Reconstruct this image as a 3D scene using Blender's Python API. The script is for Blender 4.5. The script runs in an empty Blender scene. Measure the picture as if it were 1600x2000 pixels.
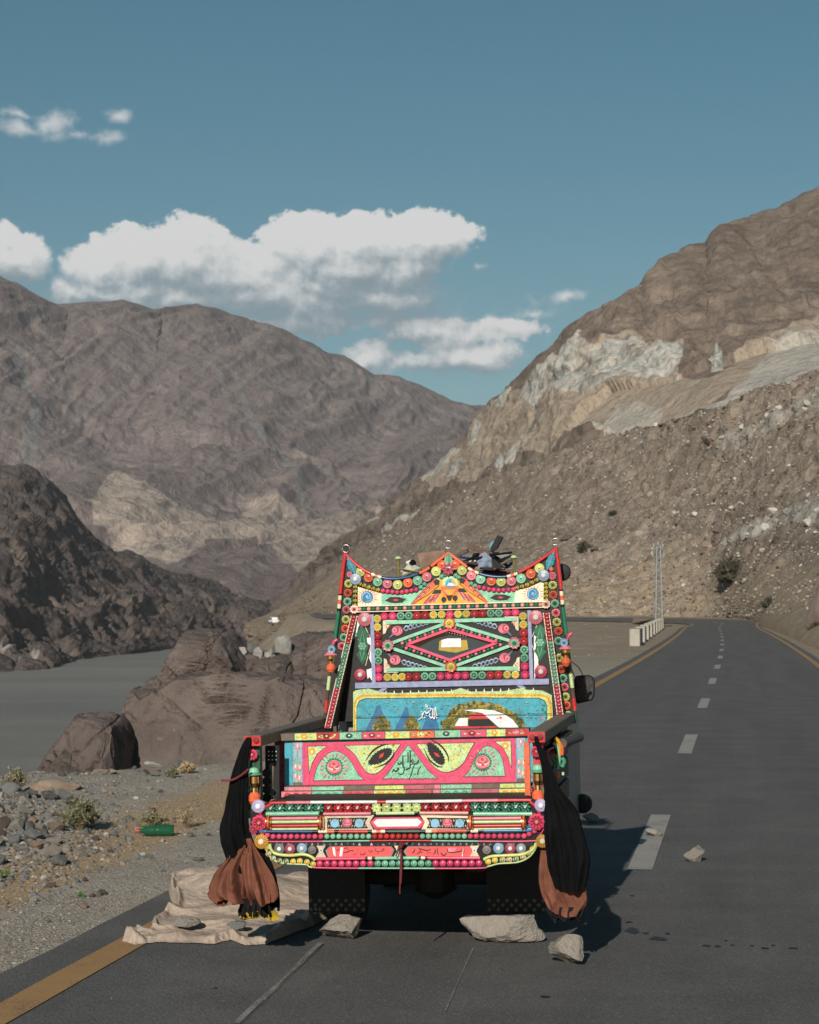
import bpy, math, random
import numpy as np
from mathutils import Vector, Matrix
R = math.radians
rng = np.random.default_rng(7)
random.seed(7)
sc = bpy.context.scene
COL = sc.collection

# ---------------------------------------------------------------- camera, sky, sun, exposure
F, CX, CY, HOR, CAMH = 3900.0, 800.0, 1000.0, 1180.0, 1.95
PITCH = math.atan((HOR - CY) / F)
cam = bpy.data.cameras.new('camera')
cam.sensor_fit = 'HORIZONTAL'; cam.sensor_width = 24.0; cam.lens = F / 1600.0 * 24.0
cam.clip_start = 0.1; cam.clip_end = 30000
cam.dof.use_dof = True; cam.dof.focus_distance = 11.4; cam.dof.aperture_fstop = 8.0
camo = bpy.data.objects.new('camera', cam); COL.objects.link(camo)
camo.location = (0, 0, CAMH); camo.rotation_euler = (math.pi/2 + PITCH, 0, 0)
sc.camera = camo

SUN_EL, SUN_AZ = R(24.5), R(13.0)          # light travels towards +Y, turned SUN_AZ to the right
sun = bpy.data.lights.new('sun', 'SUN'); sun.energy = 4.5; sun.angle = R(0.5); sun.color = (1.0, .93, .84)
suno = bpy.data.objects.new('sun', sun); COL.objects.link(suno)
ldir = Vector((math.sin(SUN_AZ)*math.cos(SUN_EL), math.cos(SUN_AZ)*math.cos(SUN_EL), -math.sin(SUN_EL)))
suno.rotation_euler = ldir.to_track_quat('-Z', 'Y').to_euler()

sc.view_settings.view_transform = 'Standard'; sc.view_settings.look = 'None'
sc.view_settings.exposure = 0.0; sc.view_settings.gamma = 1.0
sc.view_settings.use_curve_mapping = False
sc.cycles.max_bounces = 6; sc.cycles.volume_bounces = 0; sc.cycles.transparent_max_bounces = 8
sc.cycles.use_denoising = True

class NT:
    """tiny node-graph helper"""
    def __init__(s, tree): s.t = tree; s.n = tree.nodes; s.l = tree.links
    def add(s, typ, **kw):
        n = s.n.new(typ)
        for k, v in kw.items():
            if k == 'ins':
                for i, val in v.items(): s.put(n, i, val)
            else: setattr(n, k, v)
        return n
    def put(s, n, i, val):
        if isinstance(val, bpy.types.NodeSocket): s.l.new(val, n.inputs[i])
        elif isinstance(val, bpy.types.Node): s.l.new(val.outputs[0], n.inputs[i])
        else: n.inputs[i].default_value = val
    def math(s, op, a, b=0.0, c=None, clamp=False):
        n = s.add('ShaderNodeMath', operation=op, use_clamp=clamp, ins={0: a, 1: b})
        if c is not None: s.put(n, 2, c)
        return n.outputs[0]
    def vec(s, op, a, b=(0, 0, 0)):
        n = s.add('ShaderNodeVectorMath', operation=op, ins={0: a})
        if op == 'SCALE': s.put(n, 3, b)
        else: s.put(n, 1, b)
        return n.outputs[1] if op in ('LENGTH', 'DOT_PRODUCT', 'DISTANCE') else n.outputs[0]
    def mix(s, f, a, b, blend='MIX'):
        n = s.add('ShaderNodeMix', data_type='RGBA', blend_type=blend)
        s.put(n, 0, f); s.put(n, 6, a); s.put(n, 7, b)
        return n.outputs[2]
    def ramp(s, f, stops, interp='LINEAR'):
        n = s.add('ShaderNodeValToRGB'); s.put(n, 0, f); e = n.color_ramp.elements
        n.color_ramp.interpolation = interp
        while len(e) < len(stops): e.new(0.5)
        for el, (p, c) in zip(e, stops):
            el.position = p; el.color = (c, c, c, 1) if isinstance(c, (int, float)) else (*c, 1)
        return n.outputs[0]
    def smooth(s, x, lo, hi):
        n = s.add('ShaderNodeMapRange', interpolation_type='SMOOTHSTEP', ins={0: x, 1: lo, 2: hi, 3: 0.0, 4: 1.0})
        return n.outputs[0]
    def noise(s, vec, scale, detail=4, rough=.55, dist=0.0):
        n = s.add('ShaderNodeTexNoise', ins={0: vec})
        n.inputs['Scale'].default_value = scale; n.inputs['Detail'].default_value = detail
        n.inputs['Roughness'].default_value = rough; n.inputs['Distortion'].default_value = dist
        return n.outputs[0]

world = bpy.data.worlds.new('World'); sc.world = world; world.use_nodes = True
W = NT(world.node_tree); W.n.clear()

# cloud density as a function of the direction of view: (x/y, z/y)
g = bpy.data.node_groups.new('cloud_field', 'ShaderNodeTree')
g.interface.new_socket('uv', in_out='INPUT', socket_type='NodeSocketVector')
g.interface.new_socket('density', in_out='OUTPUT', socket_type='NodeSocketFloat')
G = NT(g); gi = G.add('NodeGroupInput'); go = G.add('NodeGroupOutput')
def C(px, py): return ((px - CX)/F, (HOR - py)/F, 0)
PUFFS = [  # centre px, radii px, strength: the clouds of the photograph, one entry per billow
    (345, 505, 95, 80, 1.0), (275, 500, 75, 66, 1.0), (195, 525, 80, 60, .95), (410, 545, 130, 60, .9), (130, 578, 62, 34, .75), (270, 570, 150, 55, .85),
    (610, 480, 95, 62, 1.0), (710, 465, 110, 52, 1.0), (815, 465, 100, 52, 1.0), (870, 465, 52, 36, .8), (690, 530, 190, 62, .95), (560, 580, 250, 62, .95), (740, 585, 150, 48, .8), (330, 590, 230, 50, .95), (480, 540, 120, 60, 1.0), (200, 575, 130, 40, .85), (640, 560, 220, 60, .9),
    (30, 500, 56, 50, .95), (5, 462, 34, 32, .8), (35, 525, 50, 30, .8),
    (92, 232, 46, 36, .62), (40, 246, 62, 22, .55), (35, 214, 56, 13, .4), (195, 263, 52, 17, .55), (225, 217, 38, 16, .55), (140, 258, 40, 12, .35),
    (720, 700, 66, 36, .82), (800, 715, 110, 32, .62), (930, 695, 95, 34, .88), (850, 640, 100, 44, .55), (900, 650, 110, 50, .45), (990, 632, 80, 22, .42), (1105, 578, 60, 15, .42), (1050, 603, 60, 15, .42),
    (938, 522, 16, 16, .36),
]
wn = G.add('ShaderNodeTexNoise', ins={0: gi.outputs[0]}); wn.inputs['Scale'].default_value = 34; wn.inputs['Detail'].default_value = 3
warp = G.vec('SCALE', G.vec('SUBTRACT', wn.outputs[1], (.5, .5, .5)), .016)
uvw = G.vec('ADD', gi.outputs[0], warp)
acc = None
for (px, py, rx, ry, st) in PUFFS:
    d = G.vec('MULTIPLY', G.vec('SUBTRACT', uvw, C(px, py)), (F/rx, F/ry, 0))
    e = G.math('MULTIPLY', G.math('SUBTRACT', 1.25, G.vec('LENGTH', d)), st)
    acc = e if acc is None else G.add('ShaderNodeMath', operation='SMOOTH_MAX', ins={0: acc, 1: e, 2: .22}).outputs[0]
n1 = G.noise(gi.outputs[0], 46, 12, .64, .1)
n9 = G.noise(gi.outputs[0], 150, 8, .6, .3)
acc = G.math('ADD', acc, G.math('ADD', G.math('MULTIPLY', G.math('SUBTRACT', n1, .5), 1.3), G.math('MULTIPLY', G.math('SUBTRACT', n9, .5), .5)))
G.l.new(acc, go.inputs[0])

tc = W.add('ShaderNodeTexCoord'); sep = W.add('ShaderNodeSeparateXYZ', ins={0: tc.outputs['Generated']})
yy = W.math('MAXIMUM', sep.outputs[1], .05)
uv = W.add('ShaderNodeCombineXYZ', ins={0: W.math('DIVIDE', sep.outputs[0], yy), 1: W.math('DIVIDE', sep.outputs[2], yy), 2: 0.0}).outputs[0]
def field(off):
    n = W.add('ShaderNodeGroup'); n.node_tree = g
    W.put(n, 0, W.vec('ADD', uv, off)); return n.outputs[0]
d0, d1, d2 = field((0, 0, 0)), field((-.0022, .0042, 0)), field((-.006, .02, 0))
front = W.smooth(sep.outputs[1], .3, .6)
vv_ = W.add('ShaderNodeSeparateXYZ', ins={0: uv}).outputs[1]
def H_(py): return (HOR-py)/F
gA = W.smooth(vv_, H_(615), H_(430)); gB = W.smooth(vv_, H_(760), H_(640)); sel = W.smooth(vv_, H_(630), H_(606))
grad = W.math('ADD', W.math('MULTIPLY', gA, sel), W.math('MULTIPLY', gB, W.math('SUBTRACT', 1.0, sel)))
thin = W.smooth(vv_, H_(330), H_(290))
hi_ = W.math('ADD', W.math('ADD', .20, W.math('MULTIPLY', W.math('SUBTRACT', 1.0, grad), .62)), W.math('MULTIPLY', thin, .55))
alpha = W.math('MULTIPLY', W.math('MULTIPLY', W.smooth(d0, .04, hi_), W.math('SUBTRACT', 1.0, W.math('MULTIPLY', thin, .25))), front)
light = W.math('ADD', W.math('ADD', .22, W.math('MULTIPLY', grad, .42)), W.math('MULTIPLY', W.math('SUBTRACT', d0, d1), .85))  # sunlit tops and shaded bases are painted into the cloud colour
light = W.math('ADD', light, W.math('MULTIPLY', W.math('SUBTRACT', d0, d2), .5), clamp=True)
ccol = W.ramp(light, [(0, (.20, .29, .335)), (.3, (.29, .365, .405)), (.62, (.50, .55, .57)), (1, (.74, .745, .735))])
sky = W.add('ShaderNodeTexSky', sky_type='NISHITA', sun_disc=False)
sky.sun_elevation = SUN_EL; sky.sun_rotation = SUN_AZ + math.pi
sky.altitude = 1200; sky.air_density = 1.0; sky.dust_density = 1.0; sky.ozone_density = 1.0
hs = W.add('ShaderNodeHueSaturation', ins={0: .468, 1: 1.38, 2: 1.0, 3: 1.0, 4: sky.outputs[0]})
bg1 = W.add('ShaderNodeBackground', ins={0: hs.outputs[0], 1: 0.05})
bg2 = W.add('ShaderNodeBackground', ins={0: ccol, 1: 1.0})
mx = W.add('ShaderNodeMixShader', ins={0: alpha, 1: bg1.outputs[0], 2: bg2.outputs[0]})
wo = W.add('ShaderNodeOutputWorld', ins={0: mx.outputs[0]})

# ---------------------------------------------------------------- geometry helpers
cp, sp = math.cos(PITCH), math.sin(PITCH)
def ray(px, py):
    a, b = (px - CX)/F, -(py - CY)/F
    v = (a, cp - b*sp, sp + b*cp)
    return (v[0]/v[1], 1.0, v[2]/v[1])
def at(px, py, d):
    r = ray(px, py); return np.array((r[0]*d, d, CAMH + r[2]*d))
def gnd(px, py, z=0.0):
    r = ray(px, py); d = (z - CAMH)/r[2]; return np.array((r[0]*d, d, z))

def tag(o, label=None, cat=None, group=None, kind=None):
    if label: o['label'] = label
    if cat: o['category'] = cat
    if group: o['group'] = group
    if kind: o['kind'] = kind
    return o
def empty(name, loc=(0, 0, 0), rz=0.0):
    o = bpy.data.objects.new(name, None); COL.objects.link(o); o.location = loc; o.rotation_euler = (0, 0, rz)
    o.empty_display_size = .1; return o
def link(name, me, parent=None):
    o = bpy.data.objects.new(name, me); COL.objects.link(o)
    if parent is not None: o.parent = parent
    return o
def npmesh(name, verts, faces, mats=(), smooth=False, midx=None, attrs=None):
    """mesh from numpy arrays (all faces the same size)"""
    me = bpy.data.meshes.new(name); verts = np.asarray(verts, np.float32); faces = np.asarray(faces, np.int32)
    k = faces.shape[1]
    me.vertices.add(len(verts)); me.vertices.foreach_set('co', verts.ravel())
    me.loops.add(faces.size); me.loops.foreach_set('vertex_index', faces.ravel())
    me.polygons.add(len(faces)); me.polygons.foreach_set('loop_start', np.arange(0, faces.size, k, dtype=np.int32))
    for m in mats: me.materials.append(m)
    if midx is not None: me.polygons.foreach_set('material_index', np.asarray(midx, np.int32))
    me.polygons.foreach_set('use_smooth', np.full(len(faces), smooth))
    for an, av in (attrs or {}).items():
        a = me.attributes.new(an, 'FLOAT', 'POINT'); a.data.foreach_set('value', np.asarray(av, np.float32))
    me.update(calc_edges=True); me.validate(); return me
class MB:
    """collects faces with materials, builds ONE mesh object"""
    def __init__(s): s.v = []; s.f = []; s.m = []; s.mats = []
    def mi(s, m):
        if m not in s.mats: s.mats.append(m)
        return s.mats.index(m)
    def face(s, pts, m):
        i = len(s.v); s.v += [tuple(map(float, p)) for p in pts]; s.f.append(tuple(range(i, i+len(pts)))); s.m.append(s.mi(m))
    def grid(s, rows, m, close=False):
        """rows: list of equal-length point lists; quads between them"""
        i = len(s.v); n = len(rows[0]); k = s.mi(m)
        for r in rows: s.v += [tuple(map(float, p)) for p in r]
        for a in range(len(rows)-1):
            for b in range(n if close else n-1):
                c = (b+1) % n
                s.f.append((i+a*n+b, i+a*n+c, i+(a+1)*n+c, i+(a+1)*n+b)); s.m.append(k)
    def box(s, x0, x1, y0, y1, z0, z1, m, bev=0.0):
        b = bev
        if b <= 0:
            P = [(x, y, z) for z in (z0, z1) for y in (y0, y1) for x in (x0, x1)]
            i = len(s.v); s.v += P; k = s.mi(m)
            for q in ((0, 2, 3, 1), (4, 5, 7, 6), (0, 1, 5, 4), (2, 6, 7, 3), (0, 4, 6, 2), (1, 3, 7, 5)):
                s.f.append(tuple(i+j for j in q)); s.m.append(k)
        else:
            def ringz(z, o): return [(x0+o+b, y0+o, z), (x1-o-b, y0+o, z), (x1-o, y0+o+b, z), (x1-o, y1-o-b, z), (x1-o-b, y1-o, z), (x0+o+b, y1-o, z), (x0+o, y1-o-b, z), (x0+o, y0+o+b, z)]
            rows = [ringz(z0, b*.8), ringz(z0+b, 0), ringz(z1-b, 0), ringz(z1, b*.8)]
            s.grid(rows, m, True); s.face(rows[0][::-1], m); s.face(rows[-1], m)
    def tube(s, pts, r, m, n=8, caps=True):
        P = [Vector(p) for p in pts]; rr = [float(q) for q in (r if isinstance(r, (list, tuple)) else [r]*len(P))]; rows = []
        for i, p in enumerate(P):
            t = (P[min(i+1, len(P)-1)] - P[max(i-1, 0)])
            t = t.normalized() if t.length > 1e-9 else Vector((0, 0, 1))
            up = Vector((0, 0, 1)) if abs(t.z) < .9 else Vector((0, 1, 0))
            a = t.cross(up).normalized(); b = a.cross(t)
            rows.append([p + rr[i]*(math.cos(2*math.pi*j/n)*a + math.sin(2*math.pi*j/n)*b) for j in range(n)])
        s.grid(rows, m, True)
        if caps: s.face(rows[0][::-1], m); s.face(rows[-1], m)
    def lathe(s, c, prof, m, n=12, axis='z'):
        """prof: (radius, height, material or None) from bottom up"""
        rows = []
        for pr in prof:
            ring = []
            for j in range(n):
                a = 2*math.pi*j/n; x, y = pr[0]*math.cos(a), pr[0]*math.sin(a)
                ring.append((c[0]+x, c[1]+y, c[2]+pr[1]) if axis == 'z' else ((c[0]+pr[1], c[1]+x, c[2]+y) if axis == 'x' else (c[0]+x, c[1]+pr[1], c[2]+y)))
            rows.append(ring)
        for a in range(len(rows)-1): s.grid(rows[a:a+2], (prof[a][2] if len(prof[a]) > 2 else m), True)
        s.face(rows[0][::-1], prof[0][2] if len(prof[0]) > 2 else m); s.face(rows[-1], prof[-2][2] if len(prof[-2]) > 2 else m)
    def build(s, name, parent=None, smooth=False):
        me = bpy.data.meshes.new(name); me.from_pydata(s.v, [], s.f)
        for m in s.mats: me.materials.append(m)
        me.polygons.foreach_set('material_index', s.m)
        if smooth: me.polygons.foreach_set('use_smooth', [True]*len(s.f))
        me.update(); return link(name, me, parent)

# numpy noise
def smst(x, a, b):
    t = np.clip((x-a)/(b-a), 0, 1); return t*t*(3-2*t)
def _h(ix, iy, iz, seed):
    n = (ix*374761393 + iy*668265263 + iz*2147483647 + seed*1274126177) & 0xffffffff
    n = ((n ^ (n >> 13))*1274126177) & 0xffffffff
    return ((n ^ (n >> 16)) & 0xffff)/65535.0
def vnoise(p, seed=0):
    p = np.asarray(p, float); i = np.floor(p).astype(np.int64); f = p - i; u = f*f*f*(f*(f*6-15)+10); r = 0
    for dx in (0, 1):
        wx = u[:, 0] if dx else 1-u[:, 0]
        for dy in (0, 1):
            wy = u[:, 1] if dy else 1-u[:, 1]
            for dz in (0, 1):
                wz = u[:, 2] if dz else 1-u[:, 2]
                r = r + wx*wy*wz*_h(i[:, 0]+dx, i[:, 1]+dy, i[:, 2]+dz, seed)
    return r*2-1
def fbm(p, oct=5, seed=0, gain=.5, ridged=False):
    p = np.asarray(p, float); a, t, r = 1.0, 0.0, 0
    for o in range(oct):
        n = vnoise(p + o*17.3, seed+o)
        r = r + a*((1-2*np.abs(n)) if ridged else n); t += a; a *= gain; p = p*2.03
    return r/t
def worley(p, seed=0):
    p = np.asarray(p, float); i = np.floor(p).astype(np.int64); best = np.full(len(p), 9.0); sec = best.copy(); idv = np.zeros(len(p))
    for dx in (-1, 0, 1):
        for dy in (-1, 0, 1):
            for dz in (-1, 0, 1):
                c = i + (dx, dy, dz); h = [_h(c[:, 0], c[:, 1], c[:, 2], seed+k) for k in (1, 2, 3)]
                d = np.sqrt(((c + np.stack(h, 1) - p)**2).sum(1)); m = d < best
                sec = np.where(m, best, np.minimum(sec, d)); idv = np.where(m, h[0]*.7+h[1]*.3, idv); best = np.where(m, d, best)
    return best, sec, idv
def facets(p, seed=0, jw=.10):
    """angular blocks: every cell gets its own height and tilt; also returns the distance to the joints"""
    p = np.asarray(p, float); i = np.floor(p).astype(np.int64); best = np.full(len(p), 9.0); sec = best.copy(); out = np.zeros(len(p))
    for dx in (-1, 0, 1):
        for dy in (-1, 0, 1):
            for dz in (-1, 0, 1):
                c = i + (dx, dy, dz); h = np.stack([_h(c[:, 0], c[:, 1], c[:, 2], seed+k) for k in (1, 2, 3)], 1); g_ = np.stack([_h(c[:, 0], c[:, 1], c[:, 2], seed+k) for k in (4, 5, 6)], 1)-.5
                r = p-(c+h); d = np.sqrt((r**2).sum(1)); m = d < best; sec = np.where(m, best, np.minimum(sec, d))
                out = np.where(m, (h[:, 0]-.5)+1.3*(r*g_).sum(1), out); best = np.where(m, d, best)
    return out*smst(sec-best, 0, jw), sec-best

# ---------------------------------------------------------------- materials
_mc = {}
def mat_new(name):
    m = bpy.data.materials.new(name); m.use_nodes = True; t = NT(m.node_tree); t.n.clear()
    b = t.add('ShaderNodeBsdfPrincipled'); o = t.add('ShaderNodeOutputMaterial', ins={0: b.outputs[0]})
    return m, t, b, t.add('ShaderNodeTexCoord')
def bump(t, b, h, strength=.4, dist=.02):
    n = t.add('ShaderNodeBump', ins={'Height': h, 'Strength': strength, 'Distance': dist}); t.l.new(n.outputs[0], b.inputs['Normal'])
def plain(name, col, rough=.5, metal=0.0, var=.12, scale=30, spec=.5, wear=0.0, wearcol=(.12, .10, .085), bmp=0.0, jit=0.0):
    """painted, plastic or metal surface: base colour with fine mottling and, where asked, chipped and dirty patches"""
    if name in _mc: return _mc[name]
    m, t, b, tc = mat_new(name); P = tc.outputs['Object']
    n = t.noise(P, scale, 5, .6)
    c = t.mix(t.ramp(n, [(.3, 0), (.7, 1)]), tuple(x*(1-var) for x in col)+(1,), tuple(min(1, x*(1+var)) for x in col)+(1,))
    if jit: c = t.mix(t.add('ShaderNodeObjectInfo').outputs['Random'], c, t.mix(1.0, c, (1-jit, 1-jit, 1-jit, 1), 'MULTIPLY'))
    if max(col) < .02: wear = 0.0
    if wear > 0:
        w = t.noise(P, scale*4.5, 8, .75); k = t.ramp(w, [(.70-.19*wear, 0), (.73-.19*wear, 1)])
        c = t.mix(t.math('MULTIPLY', k, .8), c, wearcol+(1,))
        w2 = t.noise(P, scale*.5, 6, .7); c = t.mix(t.math('MULTIPLY', t.ramp(w2, [(.5, 0), (.85, 1)]), .5*wear+.08), c, (.14, .115, .10, 1))
    t.l.new(c, b.inputs['Base Color']); b.inputs['Roughness'].default_value = rough; b.inputs['Metallic'].default_value = metal
    b.inputs['Specular IOR Level'].default_value = spec
    if bmp: bump(t, b, n, bmp, .004)
    _mc[name] = m; return m
def glossy(name, col, rough=.28): return plain(name, col, rough, 0, .08, 60, .5)
# ---------------------------------------------------------------- terrain
def rowpts(row, nu, crest=False):
    row = np.array(row, float); x = np.linspace(row[0, 0], row[-1, 0], nu)
    py, d = np.interp(x, row[:, 0], row[:, 1]), np.interp(x, row[:, 0], row[:, 2])
    def sm(a, k):
        g_ = np.exp(-np.linspace(-2, 2, 2*k+1)**2); return np.convolve(np.r_[2*a[0]-a[k:0:-1], a, 2*a[-1]-a[-2:-k-2:-1]], g_/g_.sum(), 'valid')
    if nu > 60: d = np.exp(sm(np.log(d), max(2, nu//16))); py = sm(py, 1 if crest else max(2, nu//30))
    return np.stack([at(a, b, c) for a, b, c in zip(x, py, d)]), np.stack([x, py], 1)
def sheet(name, rows, nu, nv, disp, mat, attr_fn, back=(300, .5), vpow=1.0, smooth=True):
    """a slope lofted through rows of points (foot first, crest last) and closed by its far side"""
    W3, S2 = zip(*[rowpts(r, nu, k == len(rows)-1) for k, r in enumerate(rows)]); W3, S2 = np.array(W3), np.array(S2); K = len(rows)
    t = np.linspace(0, 1, nv)**vpow*(K-1); i = np.minimum(t.astype(int), K-2); f = (t-i)[:, None, None]
    def cr(A):
        p0, p1, p2, p3 = A[np.maximum(i-1, 0)], A[i], A[i+1], A[np.minimum(i+2, K-1)]
        return p1+.5*f*(p2-p0+f*(2*p0-5*p1+4*p2-p3+f*(3*(p1-p2)+p3-p0)))
    P, S = cr(W3), cr(S2)
    v = np.repeat(np.linspace(0, 1, nv), nu).reshape(nv, nu); u = np.tile(np.linspace(0, 1, nu), (nv, 1))
    nb = 10; bd, bs = back; B = []
    for k in range(1, nb+1):
        q = P[-1].copy(); s = (k/nb)**1.3*bd; q[:, 0] *= (q[:, 1]+s)/q[:, 1]; q[:, 1] += s; q[:, 2] -= s*bs; B.append(q)
    P = np.concatenate([P, np.array(B)]); S = np.concatenate([S, np.repeat(S[-1:], nb, 0)])
    v = np.concatenate([v, np.ones((nb, nu))]); u = np.concatenate([u, np.repeat(u[-1:], nb, 0)])
    du = np.gradient(P, axis=1); dv = np.gradient(P, axis=0); N = np.cross(du, dv); N /= np.linalg.norm(N, axis=2, keepdims=True)+1e-9
    Pf, Sf, uf, vf = P.reshape(-1, 3), S.reshape(-1, 2), u.ravel(), v.ravel()
    h = disp(Pf, Sf, uf, vf)
    Pf = Pf + N.reshape(-1, 3)*h[:, None]
    nr = nv+nb; idx = np.arange(nr*nu).reshape(nr, nu)
    faces = np.stack([idx[:-1, :-1], idx[:-1, 1:], idx[1:, 1:], idx[1:, :-1]], -1).reshape(-1, 4)
    me = npmesh(name, Pf, faces, [mat], smooth, attrs=attr_fn(Pf, Sf, uf, vf, h))
    o = link(name, me); tag(o, kind='structure'); return o, Pf, Sf
def segdist(S, pts, widths):
    """0..1 mask of a streak that follows a polyline, with its own width at each point"""
    best = np.zeros(len(S))
    for (a, b, wa, wb) in zip(pts[:-1], pts[1:], widths[:-1], widths[1:]):
        a, b = np.array(a, float), np.array(b, float); ab = b-a
        t = np.clip(((S-a)@ab)/(ab@ab), 0, 1); d = np.linalg.norm(S-(a+t[:, None]*ab), axis=1); w = wa+(wb-wa)*t
        best = np.maximum(best, 1-smst(d, w*.4, w))
    return best
def inpoly(S, poly):
    x, y = S[:, 0], S[:, 1]; r = np.zeros(len(S), bool); n = len(poly)
    for i in range(n):
        (x1, y1), (x2, y2) = poly[i], poly[(i+1) % n]
        c = ((y1 > y) != (y2 > y)) & (x < (x2-x1)*(y-y1)/((y2-y1) if y2 != y1 else 1e-9)+x1); r ^= c
    return r.astype(float)

def terrain_mat(name, dark, mid, light, scale, pale=(.42, .39, .34), pale2=(.30, .33, .31), scree=(.27, .26, .24), veg=(.05, .06, .035), bs=.5, bd=1.0, tan=(.33, .24, .16), ribf=.0, speck=.35):
    m, t, b, tc = mat_new(name); P = t.add('ShaderNodeNewGeometry').outputs['Position']
    n1 = t.noise(P, scale, 9, .62, .4); n2 = t.noise(P, scale*6, 6, .65); n3 = t.noise(P, scale*30, 4, .65)
    st = t.noise(t.vec('MULTIPLY', P, (1, .3, .26)), scale*11, 7, .62, .5)
    c = t.ramp(t.math('ADD', t.math('MULTIPLY', n1, .5), t.math('MULTIPLY', n2, .5)), [(.3, dark), (.5, mid), (.72, light)])
    c = t.mix(t.math('MULTIPLY', t.ramp(st, [(.38, 1), (.52, 0)]), .55), c, dark+(1,))
    c = t.mix(t.math('MULTIPLY', t.ramp(st, [(.52, 0), (.68, 1)]), .5), c, light+(1,))
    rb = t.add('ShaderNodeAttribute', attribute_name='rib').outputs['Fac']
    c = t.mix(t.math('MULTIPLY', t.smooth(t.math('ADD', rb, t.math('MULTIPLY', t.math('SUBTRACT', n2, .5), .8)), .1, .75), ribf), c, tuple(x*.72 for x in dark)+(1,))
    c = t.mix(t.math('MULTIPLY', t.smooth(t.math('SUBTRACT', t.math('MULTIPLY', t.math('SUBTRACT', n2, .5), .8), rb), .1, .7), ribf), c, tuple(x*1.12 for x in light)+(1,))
    c = t.mix(t.math('MULTIPLY', t.ramp(n3, [(.56, 0), (.68, 1)]), speck), c, tuple(x*1.15 for x in light)+(1,))
    def A(n): return t.add('ShaderNodeAttribute', attribute_name=n).outputs['Fac']
    def edge(a, amp=.9, src=n2): return t.smooth(t.math('ADD', a, t.math('MULTIPLY', t.math('SUBTRACT', src, .5), amp)), .25, .8)
    pc = t.mix(t.ramp(n2, [(.4, 0), (.58, 1)]), pale+(1,), pale2+(1,))
    pc = t.mix(t.math('MULTIPLY', t.ramp(st, [(.36, 1), (.5, 0)]), .75), pc, tuple(x*.55 for x in mid)+(1,))
    c = t.mix(t.math('MULTIPLY', edge(A('tan')), .8), c, t.mix(n2, tan+(1,), tuple(x*.7 for x in tan)+(1,)))
    c = t.mix(t.math('MULTIPLY', edge(A('pale')), .95), c, pc)
    c = t.mix(t.math('MULTIPLY', edge(A('scree'), .35, n3), .8), c, scree+(1,))
    vg = t.ramp(n3, [(.60, 0), (.64, 1)])
    c = t.mix(t.math('MULTIPLY', vg, A('veg')), c, veg+(1,))
    c = t.mix(t.math('MULTIPLY', t.ramp(n3, [(.35, 1), (.5, 0)]), .4), c, tuple(x*.55 for x in dark)+(1,))
    t.l.new(c, b.inputs['Base Color']); b.inputs['Roughness'].default_value = .95; b.inputs['Specular IOR Level'].default_value = .1
    bump(t, b, t.math('ADD', t.math('MULTIPLY', n2, .6), t.math('ADD', t.math('MULTIPLY', n3, .14), t.math('MULTIPLY', st, .45))), bs, bd)
    return m

Z0 = lambda n: np.zeros(n)
RIB = {}
# --- great brown mountain across the river
m_far = terrain_mat('brown_mountain_rock', (.145, .114, .105), (.235, .187, .169), (.335, .275, .243), .004, pale=(.44, .36, .29), pale2=(.37, .305, .25), scree=(.235, .225, .21), bs=1.0, bd=16, ribf=.6, tan=(.42, .345, .27))
SK = [(-260, 400), (-120, 478), (0, 545), (60, 578), (112, 602), (170, 598), (238, 594), (300, 612), (330, 607), (385, 602), (440, 620), (520, 636), (570, 660), (640, 695), (670, 700), (730, 735), (780, 738), (830, 760), (880, 785), (920, 797), (1000, 800), (1120, 810), (1300, 850)]
def dfar(x): return np.interp(x, [-260, 300, 700, 1000, 1300], [3600, 4300, 4800, 5400, 6000])
rows = [[(x, 1215, 1900) for x in (-260, 1300)],
        [(-260, 1120, 2150), (200, 1120, 2150), (500, 1110, 2200), (700, 1070, 2400), (900, 1040, 2600), (1300, 1040, 2700)],
        [(-260, 960, 2500), (200, 1000, 2500), (500, 1010, 2600), (700, 990, 2800), (900, 960, 3200), (1300, 960, 3400)],
        [(x, y*.55+1000*.45, dfar(x)*.55+2700*.45) for x, y in SK],
        [(x, y, dfar(x)) for x, y in SK]]
def disp_far(P, S, u, v):
    w = fbm(P/900, 4, 3)
    spur = fbm(np.stack([P[:, 0]/620+w*.8-v*.9, v*1.3, w*.3], 1), 5, 11, .5, True)
    q = fbm(np.stack([P[:, 0]/190+w*.9-v*2.6, v*1.7, w*.5], 1), 5, 21, .5, True)
    q2 = fbm(np.stack([P[:, 0]/75+w*1.6-v*6, v*4.5, w], 1), 4, 23, .5, True)
    RIB['far'] = .55*q+.45*q2
    return (85*spur*np.sin(np.pi*np.clip(v*.93, 0, 1))**.7 + 34*q + 14*q2 + 8*fbm(P/45, 4, 31))*np.clip(.3+v*2, 0, 1)*(1-.7*smst(v, .88, 1))
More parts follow.
